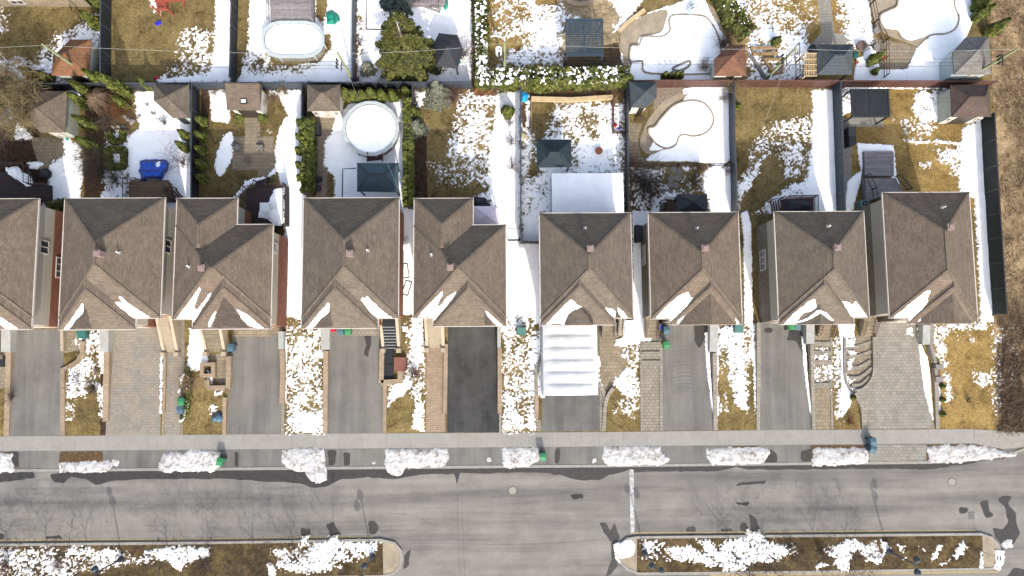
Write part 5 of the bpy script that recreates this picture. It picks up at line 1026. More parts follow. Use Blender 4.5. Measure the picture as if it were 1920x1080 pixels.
np_mesh('roof_cover', V_, F_, M['tarp_white'], t, shade=True)
for x, dx in ((xl, -.12), (xr, .12)): MB().add([(x,yb_,z0),(x,yt,z0),(x+dx,yt,.02),(x+dx,yb_,.02)], [(0,1,2,3)]).build('side_curtain', M['tarp_white'], t)
fr = MB()
for k in range(7):
    y = yb_+(yt-yb_)*k/6+(.03 if k == 0 else -.03 if k == 6 else 0)
    for x in (xl+.06, xr-.06): fr.tube((x,y,0),(x,y,z0-.02),.03)
fr.build('frame', M['concrete_wall'], t)
# ================================================================== SHEDS, GAZEBOS, FENCES
def shed(label, pts, ze, rise, roofm, wallm, ridge=None, door=None, win=(), grp='garden sheds', name='shed', cat='shed', open_=False, seam=None):
    """pts: eave outline in the frame at height ze; ridge: two frame points (at ze) or None for a peak"""
    E = PL(pts, ze); n = len(E)
    area = sum(E[i].x*E[(i+1) % n].y-E[(i+1) % n].x*E[i].y for i in range(n))
    if area < 0: E.reverse()
    c = sum(E, Vector())/n; t = thing(name, label, cat, (c.x, c.y, 0), grp)
    rf = MB()
    under = [(p.x, p.y, ze-.10) for p in E]
    if ridge is None:
        rf.add([tuple(p) for p in E]+[(c.x, c.y, ze+rise)]+under, [(i, (i+1) % n, n) for i in range(n)]+[(n+1+i, n+1+(i+1) % n, (i+1) % n, i) for i in range(n)]+[tuple(n+n-i for i in range(n))])
    else:
        a, b = P(*ridge[0], ze), P(*ridge[1], ze); a.z = b.z = ze+rise
        # quad outline: gable or hip along the longer way; E is ccw, find order so that edge 0-1 and 2-3 run along the ridge
        d = (b-a); d.z = 0
        if abs((E[1]-E[0]).normalized().dot(d.normalized())) < .7: E = E[1:]+E[:1]; under = under[1:]+under[:1]
        if (E[1]-E[0]).dot(d) < 0: a, b = b, a
        rf.add([tuple(p) for p in E]+[tuple(a), tuple(b)]+under, [(0,1,5,4),(1,2,5),(2,3,4,5),(3,0,4)]+[(6+i, 6+(i+1) % 4, (i+1) % 4, i) for i in range(4)]+[(9,8,7,6)])
    r = rf.build('roof', M[roofm], t)
    sm_ = MB(); tops = [Vector((c.x, c.y, ze+rise))]*n if ridge is None else [b if (p-b).length < (p-a).length else a for p in E]
    for p, q in zip(E, tops): sm_.bar(p+Vector((0,0,.01)), q+Vector((0,0,.01)), .10, .04)
    if ridge is not None: sm_.bar(a+Vector((0,0,.01)), b+Vector((0,0,.01)), .16, .05)
    sm_.build('ridge_cap', M['canvas_black' if roofm in ('canvas_teal','canvas_black','metal_teal') else roofm], r)
    inner = [c+(p-c)*(1-.22/max(.4, (p-c).length*.72)) for p in E]
    if not open_:
        MB().prism([(p.x, p.y) for p in inner], 0, ze-.09).build('wall', M[wallm], t)
        if door:
            q0, q1 = P(door[0], 600, 0), P(door[1], 600, 0); ys = min(p.y for p in inner)
            k = c.x+((q0.x+q1.x)/2-c.x)
            wd = abs(q1.x-q0.x)
            dd = MB().box(c.x+door[2]-wd/2, c.x+door[2]+wd/2, ys-.05, ys+.04, .03, ze-.35).build('door', M[door[3]], t)
            MB().box(c.x+door[2]-.02, c.x+door[2]+.02, ys-.08, ys-.052, .9, 1.15).build('handle', M['metal_black'], dd)
        for (ox, w_) in win:
            ys = min(p.y for p in inner); window(t, c.x+ox, ys, 1.0, 1.8, 'y', w_, -1, 1)
    else:
        for p in inner: MB().cbox((p.x, p.y, 0), .14, .14, ze-.09).build('post', M['metal_black'], t)
    return t, r, c
s, r, c = shed('rust-roofed corner shed in the upper left garden', [(132,74),(171,74),(166,142),(97,141),(99,106)], 2.5, 1.0, 'roof_orange', 'siding_sage', door=(0,20,.2,'door_dark'))
shed('large brown-roofed corner shed under the bare golden tree', [(42,217),(76,248),(122,248),(126,171),(46,171)], 2.5, 1.2, 'roof_b', 'siding_sage', door=(0,18,.6,'trim'))
shed('brown-roofed corner shed beside the big snowy garden', [(289,158),(354.7,158.7),(354,221),(324,221),(288,188)], 2.5, 1.2, 'roof_c', 'siding_blue', door=(0,14,.6,'door_dark'))
s, r, c = shed('square brown shed with a roof skylight and dark double doors', [(430,160),(491,160),(487.5,207),(426.5,206)], 2.6, .8, 'roof_b', 'siding_white', ridge=((429,163),(491,163)), door=(0,34,0,'door_dark'))
q = P(457,190,2.95); MB().cbox((q.x,q.y,2.72), .62, .45, .30).build('skylight', M['metal_black'], r); MB().cbox((q.x,q.y,3.025), .46, .30, .03).build('skylight_glass', M['white'], r)
shed('hip-roofed shed with white front beside the round pool', [(576,158.7),(638,158.7),(637,208),(576,208)], 2.5, .9, 'roof', 'siding_white', ridge=((605,181),(611,181)), door=(0,14,.15,'trim'), win=((-1.0,.5),(1.0,.5)))
shed('slate-roofed corner shed beside the kidney pool', [(1179.5,153),(1232.6,153),(1231,183),(1212,202),(1183,201)], 2.5, 1.0, 'roof_slate', 'siding_white', door=(0,10,-.1,'door_dark'))
shed('red-brown corner shed in the upper garden by the pool', [(1340,142),(1399.7,142),(1398,84),(1367,84),(1339,111)], 2.5, 1.1, 'roof_rust', 'siding_white', door=(0,14,.2,'door_dark'))
s, r, c = shed('dark slate-roofed pavilion with a lattice pergola on its left', [(1532.5,84),(1600,83),(1598,139),(1533,140)], 2.5, 1.0, 'roof_slate', 'stone_grey', ridge=((1556,112),(1574,112)), open_=True, name='pavilion', cat='pavilion', grp='garden pavilions')
lat = MB()
for k in range(8): x = 1509+k*3.1; lat.bar(P(x,100,2.3), P(x,143,2.3), .07)
for k in range(5): y = 100+k*10.6; lat.bar(P(1508,y,2.38), P(1532,y,2.38), .07)
lat.build('lattice', M['wood_pale'], s)
for x, y in ((1509,100),(1509,143)): p = P(x,y,2.3); MB().cbox((p.x,p.y,0), .1, .1, 2.3).build('post', M['wood_pale'], s)
s, r, c = shed('grey-roofed corner shed with pale blue walls by the field', [(1812,69),(1854,69),(1859,139),(1789,140),(1786,98)], 2.8, 1.2, 'roof_grey', 'siding_blue', door=(0,12,.5,'trim'))
window(s, P(1789,118,1.5).x+.2, P(1789,118,1.5).y, 1.1, 2.0, 'x', 1.1, -1, 3)
shed('cocoa-roofed shed with dark doors at the end of the back lawn', [(1782,159.5),(1855,158),(1858,218.5),(1785,219)], 2.7, 1.0, 'roof_dark', 'siding_sage', ridge=((1806,189),(1834,189)), door=(0,34,0,'door_dark'), win=((-1.5,.5),(1.5,.5)))
shed('black tent-roofed gazebo behind the tall conifer', [(823,62),(858,66),(868,92),(858,128),(818,124),(812,84)], 2.3, .8, 'canvas_black', 'canvas_black', open_=True, name='gazebo', cat='gazebo', grp='gazebos')
shed('teal canvas gazebo below the round pool', [(669.5,305.5),(747,305.5),(747.5,360),(669.5,359)], 2.5, .7, 'canvas_teal', 'canvas_teal', ridge=((694,330),(721,330)), open_=True, name='gazebo', cat='gazebo', grp='gazebos')
s, r, c = shed('dark ribbed metal-roofed gazebo on the snowy lawn', [(1006,261.5),(1071,261.5),(1071.5,313),(1006.5,314)], 2.5, .8, 'metal_teal', 'metal_teal', ridge=((1030,289),(1048,289)), open_=True, name='gazebo', cat='gazebo', grp='gazebos')
p = P(1038.5,288,3.05); MB().add([(p.x-.75,p.y-.55,3.14),(p.x+.75,p.y-.55,3.14),(p.x+.75,p.y+.55,3.14),(p.x-.75,p.y+.55,3.14),(p.x-.35,p.y,3.62),(p.x+.35,p.y,3.62)],[(3,2,1,0),(0,1,5,4),(1,2,5),(2,3,4,5),(3,0,4)]).build('vent_roof', M['metal_teal'], r)
shed('black canvas gazebo against the back of the gabled house', [(1269,364.5),(1326,364.5),(1326,398),(1269,398)], 2.5, .7, 'canvas_black', 'canvas_black', open_=True, name='gazebo', cat='gazebo', grp='gazebos')
s, r, c = shed('lilac canopy in the corner of the L-shaped house', [(888,386.5),(937,386.5),(936.5,422),(888,422)], 2.6, .35, 'canvas_lilac', 'canvas_lilac', open_=True, name='canopy', cat='canopy', grp='gazebos')
# white patio shelter
t = thing('patio_shelter', 'white fabric patio shelter behind the car shelter house', 'shelter', P(1102,362,0))
V_, F_ = [], []; a, b = P(1034,325,2.3), P(1170,401,2.3); nx, ny = 28, 18
for i in range(ny+1):
    for j in range(nx+1):
        u, v = j/nx, i/ny; x = a.x+(b.x-a.x)*u; y = b.y+(a.y-b.y)*v
        z = 2.3+.22*min(1, (1-abs(2*v-1))*1.2)*(1 if u < .86 else (1-u)/.14*.9+.1)+.05*math.sin(u*9*math.pi)**2*0-.05*abs(math.sin(u*math.pi*4))+.06*(float(vnoise(np.array(x*1.5), np.array(y*1.5), 2))-.5)
        V_.append((x, y, z))
F_ = [(i*(nx+1)+j, i*(nx+1)+j+1, (i+1)*(nx+1)+j+1, (i+1)*(nx+1)+j) for i in range(ny) for j in range(nx)]
np_mesh('roof_cover', V_, F_, M['tarp_bright'], t, shade=True)
sk = MB()
for (x0, y0), (x1, y1) in (((a.x,a.y),(b.x,a.y)),((a.x,b.y),(a.x,a.y)),((b.x,b.y),(b.x,a.y))): sk.add([(x0,y0,2.3),(x1,y1,2.3),(x1,y1,.05),(x0,y0,.05)], [(0,1,2,3)])
sk.build('side_curtain', M['tarp_white'], t)
for x in (a.x+.1, b.x-.1):
    for y in (a.y-.1, b.y+.1): MB().cbox((x, y, 0), .1, .1, 2.28).build('post', M['concrete_wall'], t)
# pergolas
def pergola(label, pts, z, m, n, legs=.14, axis='x', gap=.55, name='pergola'):
    E = PL(pts, z); x0 = min(p.x for p in E); x1 = max(p.x for p in E); y0 = min(p.y for p in E); y1 = max(p.y for p in E)
    t = thing(name, label, 'pergola', ((x0+x1)/2, (y0+y1)/2, 0), 'pergolas')
    for x in (x0+.1, x1-.1):
        for y in (y0+.1, y1-.1): MB().cbox((x, y, 0), legs, legs, z-.12).build('post', M[m], t)
    b = MB()
    for y in (y0+.09, y1-.09): b.box(x0, x1, y-.09, y+.09, z-.12, z+.08)
    for x in (x0+.09, x1-.09, (x0+x1)/2): b.box(x-.08, x+.08, y0+.185, y1-.185, z-.11, z+.09)
    b.build('beam', M[m], t)
    s = MB()
    for k in range(n):
        if axis == 'x': y = y0+.25+(y1-y0-.5)*k/(n-1); h = (y1-y0)/n*gap/2; s.box(x0+.2, x1-.2, y-h, y+h, z-.02, z+.05)
        else: x = x0+.25+(x1-x0-.5)*k/(n-1); h = (x1-x0)/n*gap/2; s.box(x-h, x+h, y0+.2, y1-.2, z-.02, z+.05)
    s.build('slat', M[m], t); return t
pergola('blue-black louvered pergola on the flagstone terrace', [(1060.5,35.5),(1130.5,35.5),(1130.5,105),(1061,104)], 2.6, 'louver', 18, gap=.6)
pergola('black slatted pergola beside the cocoa-roofed shed', [(1596,168),(1666,166.5),(1666,218),(1597,219.5)], 2.5, 'metal_black', 28, axis='y', gap=.62)

# fences
def fence(label, line, h, m, capm, post=2.4, w=.07, name='fence', cap=True, grp='garden fences'):
    L = PL(line); t = thing(name, label, 'fence', sum(L, Vector())/len(L), grp)
    MB().strip(L, w, .05, h).build('panel', M[m], t)
    pm = MB(); k = 0
    for a, b in zip(L, L[1:]):
        n = max(1, round((b-a).length/post))
        for i in range(n+(1 if b is L[-1] else 0)):
            p = a.lerp(b, i/n); MB().cbox((p.x, p.y, 0), .13, .13, h+.08).build('post', M[capm], t); k += 1
    if cap: MB().strip(L, w+.05, h, h+.05).build('top_rail', M[capm], t)
    return t
fence('dark back fence behind the two left gardens', [(78,170),(150,169),(250,169),(372,168.5)], 1.8, 'fence_black', 'fence_cap')
fence('dark back fence behind the skylight shed', [(373.5,168.5),(480,168),(574,167.5)], 1.8, 'fence_blue', 'fence_cap')
fence('dark back fence behind the round pool garden', [(575.5,167.5),(660,167.5),(775,167)], 1.8, 'fence_black', 'fence_cap')
fence('dark back fence beside the grey spruce', [(776.5,167),(884,166.5)], 1.8, 'fence_blue', 'fence_cap')
fence('brown back fence behind the kidney pool', [(1180,164),(1260,163.5),(1368,163.5)], 1.8, 'fence_brown', 'fence_cap_brown')
fence('brown back fence along the brown diagonal-snow lawn', [(1369.5,163.5),(1470,163.5),(1574,164)], 1.8, 'fence_brown', 'fence_cap_brown')
fence('brown back fence behind the black slatted pergola', [(1575.5,164),(1680,164.5),(1782,165)], 1.8, 'fence_brown', 'fence_cap_brown')
fence('short brown fence behind the cocoa-roofed shed', [(1783.5,165),(1846,165)], 1.8, 'fence_brown', 'fence_cap_brown')
fence('black fence between the two upper left gardens', [(208,156),(208,60),(210,-60)], 1.9, 'fence_black', 'fence_cap')
fence('black fence left of the oval pool garden', [(443,156),(445,60),(448,-60)], 1.8, 'fence_black', 'fence_cap')
fence('slim dark fence between oval pool and tall conifer', [(667,156),(668,60),(670,-60)], 1.8, 'fence_blue', 'fence_cap')
fence('dark fence between the big snowy garden and the skylight shed', [(374,170),(373,260),(373,372),(374,392)], 1.8, 'fence_black', 'fence_cap')
fence('short dark fence left of the hip-roofed white shed', [(575,169),(575,226)], 1.8, 'fence_black', 'fence_cap')
fence('slim dark fence behind the tall yellow-green hedge', [(777,169),(777,260),(777,395)], 1.6, 'fence_black', 'fence_cap', w=.05)
fence('slim blue-black fence along the wide snow strip', [(976,168),(976,300),(976,455)], 1.7, 'fence_blue', 'fence_cap')
fence('dark fence between white patio shelter and kidney pool', [(1171,168),(1172,260),(1172,400)], 1.8, 'fence_black', 'fence_cap')
fence('blue-grey fence right of the kidney pool', [(1366,165),(1367,260),(1370,340),(1371,402)], 1.8, 'fence_blue', 'fence_cap')
fence('blue-grey fence beside the black slatted pergola', [(1560,166),(1563,250),(1566,330),(1568,402)], 1.9, 'fence_blue', 'fence_cap')
fence('tall dark screened fence against the field', [(1838,225),(1843,320),(1851,450),(1860,590)], 2.1, 'mesh_dark', 'metal_black', 2.6)
fence('dark gate fence closing the snow strip by the car shelter house', [(977,457),(1012,457)], 1.2, 'mesh_dark', 'metal_black', 1.0, .04)
fence('thin dark rail fence in front of the kidney pool terrace', [(1176,311),(1270,310.5),(1366,310)], 1.1, 'mesh_dark', 'metal_black', 1.6, .02) if False else None
def rail_fence(label, line, h, m, post=1.3, rails=2, name='railing', cat='railing', parent=None, picket=0, top=.06):
    L = PL(line) if not isinstance(line[0], Vector) else line
    mb = MB()
    for a, b in zip(L, L[1:]):
        n = max(1, round((b-a).length/post))
        for i in range(n+1): p = a.lerp(b, i/n); mb.cbox((p.x, p.y, p.z), top+.02, top+.02, h)
        for k in range(rails):
            z = Vector((0, 0, h*(1-.8*k/max(1, rails-1)) if rails > 1 else h)); mb.bar(a+z, b+z, top, .05)
        if picket:
            n = int((b-a).length/picket)
            for i in range(1, n): p = a.lerp(b, i/n); mb.cbox((p.x, p.y, p.z+.1), .03, .03, h-.12)
    o = mb.build(name, M[m], parent)
    if parent is None: tag(o, label, cat, 'railings and light fences')
    return o
rail_fence('thin black rail fence below the kidney pool', [(1176,313),(1270,312.5),(1366,312)], 1.1, 'metal_black', 1.8, 2)
rail_fence('thin black rail fence round the big curvy pool', [(1628,-40),(1630,10),(1637,45),(1655,80),(1656,146)], 1.2, 'wood_dark', 1.6, 3)
rail_fence('thin dark gate bar beside the L-shaped house', [(953,452),(974,452)], 1.0, 'metal_black', 1.0, 2)
rail_fence('timber fence frame by the raised garden boxes', [(1490,90),(1491,150),(1520,150)], 1.2, 'wood_dark', 1.5, 2)

# raised timber beds and edgings
def frame_px(label, pts, w, h, m, closed=True, name='timber_bed', cat='timber bed'):
    o = MB().strip(PL(pts), w, 0, h, closed).build(name, M[m]); return tag(o, label, cat, 'timber beds and edgings')
frame_px('honey timber edging across the top of the snowy lawn', [(996,187),(1070,189),(1148,184)], .42, .45, 'wood_pale', False, 'timber_edging', 'edging')
frame_px('dark timber edging down the left of the snowy lawn', [(996,188),(996,250)], .14, .4, 'wood', False, 'timber_edging', 'edging')
frame_px('thin timber edging round the right snow bed', [(1149,186),(1149,250),(1170,250)], .18, .4, 'wood_dark', False, 'timber_edging', 'edging')
frame_px('short honey timber board lying in the snow', [(978,252),(991,261)], .35, .2, 'wood_pale', False, 'timber_board', 'board')
frame_px('upper timber raised bed filled with snow', [(1406,92),(1454,92),(1456,102),(1410,104)], .25, .4, 'wood')
frame_px('lower timber raised bed filled with snow', [(1430,113),(1466,113),(1466,138),(1448,140)], .25, .4, 'wood')
frame_px('long thin timber frame lying in the upper snow', [(687,-20),(687,56),(718,57)], .12, .15, 'wood_dark', False)
frame_px('thin dark frame lying beside the teal canvas gazebo', [(642,372),(643,317),(668,316)], .09, .12, 'metal_black', False, 'pipe_frame', 'frame')
# boards leaning by the red-brown shed
t = thing('board_pile', 'pile of long grey boards leaning beside the red-brown shed', 'boards', P(1412,130,0))
for k in range(4): MB().bar(P(1403+3*k,98+3*k,.15+.05*k), P(1430+3*k,146+k,.12+.05*k), .2, .05).build('board', M['cover_grey' if k % 2 else 'deck_grey'], t)

# ================================================================== POOLS
def disc_mesh(c, rx, ry, z, n=32, rot=0):
    return [(c.x+rx*math.cos(2*math.pi*i/n)*math.cos(rot)-ry*math.sin(2*math.pi*i/n)*math.sin(rot), c.y+rx*math.cos(2*math.pi*i/n)*math.sin(rot)+ry*math.sin(2*math.pi*i/n)*math.cos(rot), z) for i in range(n)]
def above_pool(label, out, h, n_post):
    L = PL(out, h); c = sum(L, Vector())/len(L); t = thing('above_ground_pool', label, 'pool', (c.x, c.y, 0), 'above-ground pools')
    MB().strip([p for p in L], .08, 0, h-.02, True).build('wall', M['pool_wall'], t)
    MB().strip([p for p in L], .34, h-.015, h+.04, True).build('rim', M['pool_rim'], t)
    n = len(L)
    k = max(1, n//n_post)
    for i in range(0, n, k):
        p = L[i]; d = (p-c); d.z = 0; d.normalize(); q = p+d*.07
        MB().cbox((q.x, q.y, 0), .14, .10, h-.02, math.atan2(d.y, d.x)).build('post', M['pool_rim'], t)
    inner = [c+(p-c)*(1-.20/(p-c).length) for p in L]
    MB().sheet([(p.x, p.y) for p in inner], h-.12).build('snow_cover', M['snow'], t)
    return t, c
def ell(cx, cy, rx, ry, n=20): return [(cx+rx*math.cos(2*math.pi*i/n), cy+ry*math.sin(2*math.pi*i/n)) for i in range(n)]
above_pool('round above-ground pool full of snow', ell(695,241,50.5,49,18), 1.25, 9)
def stadium(x0, x1, y0, y1, n=7):
    r = (y1-y0)/2; cy = (y0+y1)/2; a = []
    for i in range(n+1): t = -math.pi/2+math.pi*i/n; a.append((x1-r*1.0+r*math.cos(t), cy+r*math.sin(t)))
    for i in range(n+1): t = math.pi/2+math.pi*i/n; a.append((x0+r*1.0+r*math.cos(t), cy+r*math.sin(t)))
    return a
above_pool('oval above-ground pool full of snow beside a grey deck', stadium(492,606,42,106), 1.25, 8)
t = thing('pool_ladder', 'dark wooden steps at the round pool', 'steps', P(704,296,0))
for k in range(4): a, b = P(690,300-k*3,.25+.28*k), P(716,297-k*3,.25+.28*k); MB().bar(a, b, .24, .05).build('tread', M['wood_dark'], t)
for x in (689, 717): MB().bar(P(x,303,.05), P(x,287,1.35), .08, .12).build('stringer', M['wood_dark'], t); MB().bar(P(x,290,1.2), P(x,285,2.0), .08).build('handrail', M['wood_red'], t)
def ground_pool(label, out, copm, cop=.4, sm=5):
    pts = smooth(out, sm); L = PL(pts); c = sum(L, Vector())/len(L); t = thing('inground_pool', label, 'pool', (c.x, c.y, 0), 'in-ground pools')
    MB().strip(L, cop*.45, .0, .19, True).build('coping', M[copm], t)
    MB().sheet([(p.x, p.y) for p in L], .15).build('snow_cover', M['snow'], t); return t
sheet('pool_deck', smooth([(1216,290),(1200,272),(1206,245),(1222,215),(1250,186),(1290,174),(1330,184),(1348,214),(1342,240),(1316,262),(1284,262),(1276,280),(1252,291)], 4), .012, 'pool_deck', label='tan concrete deck round the kidney pool', cat='pool deck')
ground_pool('kidney-shaped in-ground pool under snow', [(1217,254),(1216,242),(1228,238),(1240,222),(1262,200),(1290,190),(1318,194),(1334,212),(1336,232),(1322,250),(1300,256),(1282,253),(1272,258),(1266,272),(1250,279),(1232,272)], 'pool_deck', .36)
sheet('pool_deck', smooth([(1165,58),(1210,28),(1270,8),(1330,8),(1356,60),(1350,130),(1230,150),(1178,148),(1168,110)], 4), .012, 'pool_deck', label='brown concrete deck round the flagstone garden pool', cat='pool deck')
ground_pool('irregular in-ground pool under snow in the flagstone garden', [(1183,88),(1182,116),(1204,116),(1208,136),(1260,140),(1310,140),(1345,136),(1352,110),(1346,70),(1328,38),(1308,30),(1262,30),(1254,42),(1256,58),(1240,70),(1206,70),(1198,86)], 'pool_deck', .34, 3)
sheet('pool_deck', smooth([(1640,-40),(1640,40),(1658,62),(1700,80),(1740,92),(1770,72),(1800,60),(1810,10),(1790,-40)], 4), .012, 'pool_deck', label='tan deck of the big curvy pool', cat='pool deck')
ground_pool('big curvy in-ground pool under snow', [(1650,30),(1652,52),(1668,58),(1682,60),(1690,72),(1706,79),(1726,74),(1748,66),(1772,64),(1790,54),(1796,34),(1788,12),(1780,-30),(1690,-34),(1682,10),(1668,20)], 'pool_deck', .34)
t = thing('island_planter', 'long oval stone ring with a shrub bed in the snow by the slate shed', 'planter', P(1277,126,0))
MB().strip(PL([(x, y) for x, y in smooth([(1260,130),(1275,122),(1293,116),(1290,126),(1272,134)], 3)]), .22, 0, .22, True).build('rim', M['stone_grey'], t)
MB().sheet(PL(smooth([(1261,130),(1275,122.5),(1292,117),(1289,126),(1272,133.5)], 3)), .14).build('soil', M['soil_dry'], t)

# ================================================================== DECKS AND PATIO THINGS
def deck(label, pts, z, m, rails=(), railm='wood_dark', stairs=None, pick=.22, grp='back decks'):
    L = PL(pts, z); c = sum(L, Vector())/len(L); t = thing('deck', label, 'deck', (c.x, c.y, 0), grp)
    MB().prism([(p.x, p.y) for p in L], 0, z).build('platform', M[m], t)
    for ln in rails: rail_fence(None, PL(ln, z), 1.0, railm, 1.4, 2, 'railing', None, t, pick)
    if stairs:
        (ax, ay), (bx, by), wd, n, mm = stairs                       # from the deck edge (a, at z) to the foot (b, at 0)
        a, b = P(ax, ay, z), P(bx, by, 0); d = Vector((b.x-a.x, b.y-a.y, 0)); u = Vector((-d.y, d.x, 0)).normalized()*wd/2
        s = MB()
        for k in range(n):
            f0, f1 = k/n, (k+1)/n; zz = z*(1-(k+1)/(n+1))
            p0, p1 = Vector((a.x,a.y,0))+d*(f0+.02), Vector((a.x,a.y,0))+d*(f1-.04)
            s.prism([(p0-u)[:2], (p1-u)[:2], (p1+u)[:2], (p0+u)[:2]], zz-.06, zz)
        st = s.build('stairs', M[mm], t)
        for sg in (-1, 1):
            q = MB(); q.bar(Vector((a.x,a.y,z+.9))+u*sg, Vector((b.x,b.y,.9))+u*sg, .07, .06); q.cbox((b.x+u.x*sg, b.y+u.y*sg, 0), .09, .09, .95); q.cbox((a.x+u.x*sg*1.02, a.y+u.y*sg*1.02, 0), .09, .09, z+.95); q.build('handrail', M[railm], st)
    return t
dk = deck('dark brown deck with a white table in the corner of the L-shaped house', [(462,354),(536,347),(536,421),(510,421),(510,424),(462,424)], 1.3, 'deck_dark', rails=([(462,424),(462,354),(476,352)],[(536,421),(536,347),(510,349)]), railm='wood_dark', stairs=((490,352),(493,338),1.3,3,'deck_dark'), pick=.3)
deck('weathered brown deck under the blue tarp', [(241,340),(314,340),(322,376),(241,376)], 1.0, 'deck_brown', rails=([(240,376),(240,338),(262,338)],[(314,352),(322,376)]), stairs=((318,366),(338,362),1.0,4,'wood_dark'))
deck('dark deck with snow heaps at the left edge', [(-20,322),(58,322),(58,345),(88,345),(88,376),(-20,376)], 1.0, 'deck_dark', rails=([(-20,310),(56,310),(56,345)],[(62,348),(92,348)]), stairs=((72,360),(96,360),1.2,5,'wood_dark'), pick=.3)
deck('grey composite lower deck behind the end house', [(1620,283.5),(1676,283.5),(1676,330),(1622,330)], .45, 'deck_grey')
deck('grey composite upper deck against the end house', [(1623,334),(1680,334),(1696,366),(1660,366),(1625,378)], .9, 'deck_grey', rails=([(1622,330),(1634,356),(1636,378)],[(1678,332),(1700,356)]), railm='metal_black', pick=0)
deck('grey plank deck at the oval pool', [(505,-20),(586,-20),(586,42),(508,42)], 1.1, 'deck_grey', rails=([(505,-20),(505,40)],[(588,-20),(588,40)]), railm='deck_grey', pick=.2)
deck('grey deck with stairs beyond the blue spruce', [(765,-30),(835,-30),(835,6),(765,6)], 1.0, 'deck_grey', rails=([(765,6),(790,6)],), railm='deck_grey', stairs=((808,6),(808,20),2.0,4,'deck_grey'))
deck('small dark deck with a grey cover behind the small-gabled house', [(1470,372),(1526,370),(1526,402),(1470,402)], 1.0, 'wood_dark', rails=([(1526,402),(1526,370),(1474,371)],), stairs=((1468,384),(1444,390),1.3,5,'wood_dark'), pick=.16)
deck('narrow dark deck with stairs beside the black canvas gazebo', [(1250,378),(1272,376),(1272,402),(1250,402)], .9, 'wood_dark', stairs=((1254,388),(1236,390),1.1,4,'wood_dark'))
tb = blob('covered_barbecue', 1494, 388, .95, .95, 'cover_grey', 'grey covered barbecue on the small dark deck', 'barbecue', 1.3, .8, 1.0, seed=4)
tb.data.materials[0] = M['canvas_black']
# white table and chairs on the dark deck
c = P(501,391,1.3); t = thing('garden_table', 'white square garden table on the snowy dark deck', 'table', c)
MB().cbox((c.x,c.y,2.0), .95, .85, .05).build('tabletop', M['white'], t)
for sx in (-1, 1):
    for sy in (-1, 1): MB().tube((c.x+sx*.40,c.y+sy*.35,1.302),(c.x+sx*.36,c.y+sy*.32,2.0),.03).build('leg', M['white'], t)
for px, py, rz, lab in ((516,389,-1.57,'white garden chair right of the white table'),(503,405,0.2,'white garden chair below the white table')):
    c = P(px, py, 1.3); t = thing('garden_chair', lab, 'chair', c, 'white garden chairs'); t.rotation_euler.z = 0
    cs, sn = math.cos(rz), math.sin(rz); L = lambda x, y, z: (c.x+x*cs-y*sn, c.y+x*sn+y*cs, 1.3+z)
    MB().cbox(L(0,0,.42), .46, .46, .04, rz).build('seat', M['white'], t)
    b = MB(); [b.bar(L(x,-.24,.44), L(x,-.30,.88), .09, .03) for x in (-.18,-.06,.06,.18)]; b.bar(L(-.23,-.30,.88), L(.23,-.30,.88), .05, .06); b.build('backrest', M['white'], t)
    for s in (-1, 1):
        MB().bar(L(s*.25,-.22,.64), L(s*.25,.2,.64), .06, .03).build('armrest', M['white'], t)
        for y in (-.2, .2): MB().tube(L(s*.2,y,.002), L(s*.2,y,.42), .022).build('leg', M['white'], t)
snow_on([(514,356),(534,350),(534,420),(514,422),(500,410),(484,408),(488,390),(504,378)], 1.3, .10, 'drift of snow round the white table on the dark deck', 5)
snow_on([(12,316),(32,312),(38,322),(56,326),(58,342),(64,348),(50,350),(30,336),(14,328)], 1.0, .28, 'snow drift running down the dark deck at the left edge', 6)

blob('snow_heap', 66, 310, .6, .35, 'snow', 'snow heap behind the left deck railing', 'snow heap', 1.1, .8, 0, 'snow heaps on decks', 8, .4)
# blue tarp over a heap
def tarp(name, pts, h, m, label, cat, seed=0):
    p = np.array(pts, float); u0, v0 = p.min(0)-2; u1, v1 = p.max(0)+2
    us = np.arange(u0, u1, 1.2); vs = np.arange(v0, v1, 1.2); U, V = np.meshgrid(us, vs, indexing='ij')
    d = sdist(U, V, pts)+2.0*fbm(U/10, V/10, 1.2, seed, 2)
    Z = h*np.clip(d/7, 0, 1)**.45*(1+.5*fbm(U/19, V/19, .9, seed+2, 3))
    nx, ny = U.shape; pts3 = np.zeros((nx, ny, 3))
    for i in range(nx):
        for j in range(ny): q = P(U[i,j], V[i,j], max(.02, Z[i,j])); pts3[i,j] = (q.x, q.y, max(.02, Z[i,j]))
    k = (d[:-1,:-1] > -.6); idx = np.arange(nx*ny).reshape(nx, ny)
    F4 = np.stack([idx[:-1,:-1][k], idx[:-1,1:][k], idx[1:,1:][k], idx[1:,:-1][k]], 1)
    used = np.unique(F4); remap = np.zeros(nx*ny, int); remap[used] = np.arange(len(used)); vv = pts3.reshape(-1,3)[used]
    o = np_mesh(name, vv, remap[F4], M[m], None, (float(vv[:,0].mean()), float(vv[:,1].mean()), 0), True); return tag(o, label, cat, 'covered heaps')
tp = tarp('tarp', [(262,300),(285,297),(312,298),(317,306),(314,320),(304,336),(264,338),(262,326),(257,320),(261,312)], .9, 'tarp_blue', 'bright blue tarpaulin over a heap beside the weathered deck', 'tarpaulin', 4)
for k, (a, b, c_, d) in enumerate(((264,303,310,300),(262,320,312,319),(264,334,296,334))):
    MB().bar(P(a,b,1.05), P(c_,d,1.05), .09, .05).build('batten', M['wood_dark'], tp)
blob('snow_heap', 299, 311, .35, .16, 'snow', 'patch of snow lying on the blue tarpaulin', 'snow heap', 1, 1.2, .85, 'snow heaps on decks', 9, .4)
tarp('tarp', [(612,24),(622,19),(634,28),(637,38),(628,46),(614,44)], .7, 'tarp_green', 'green tarpaulin over a mound beside the oval pool', 'tarpaulin', 6)
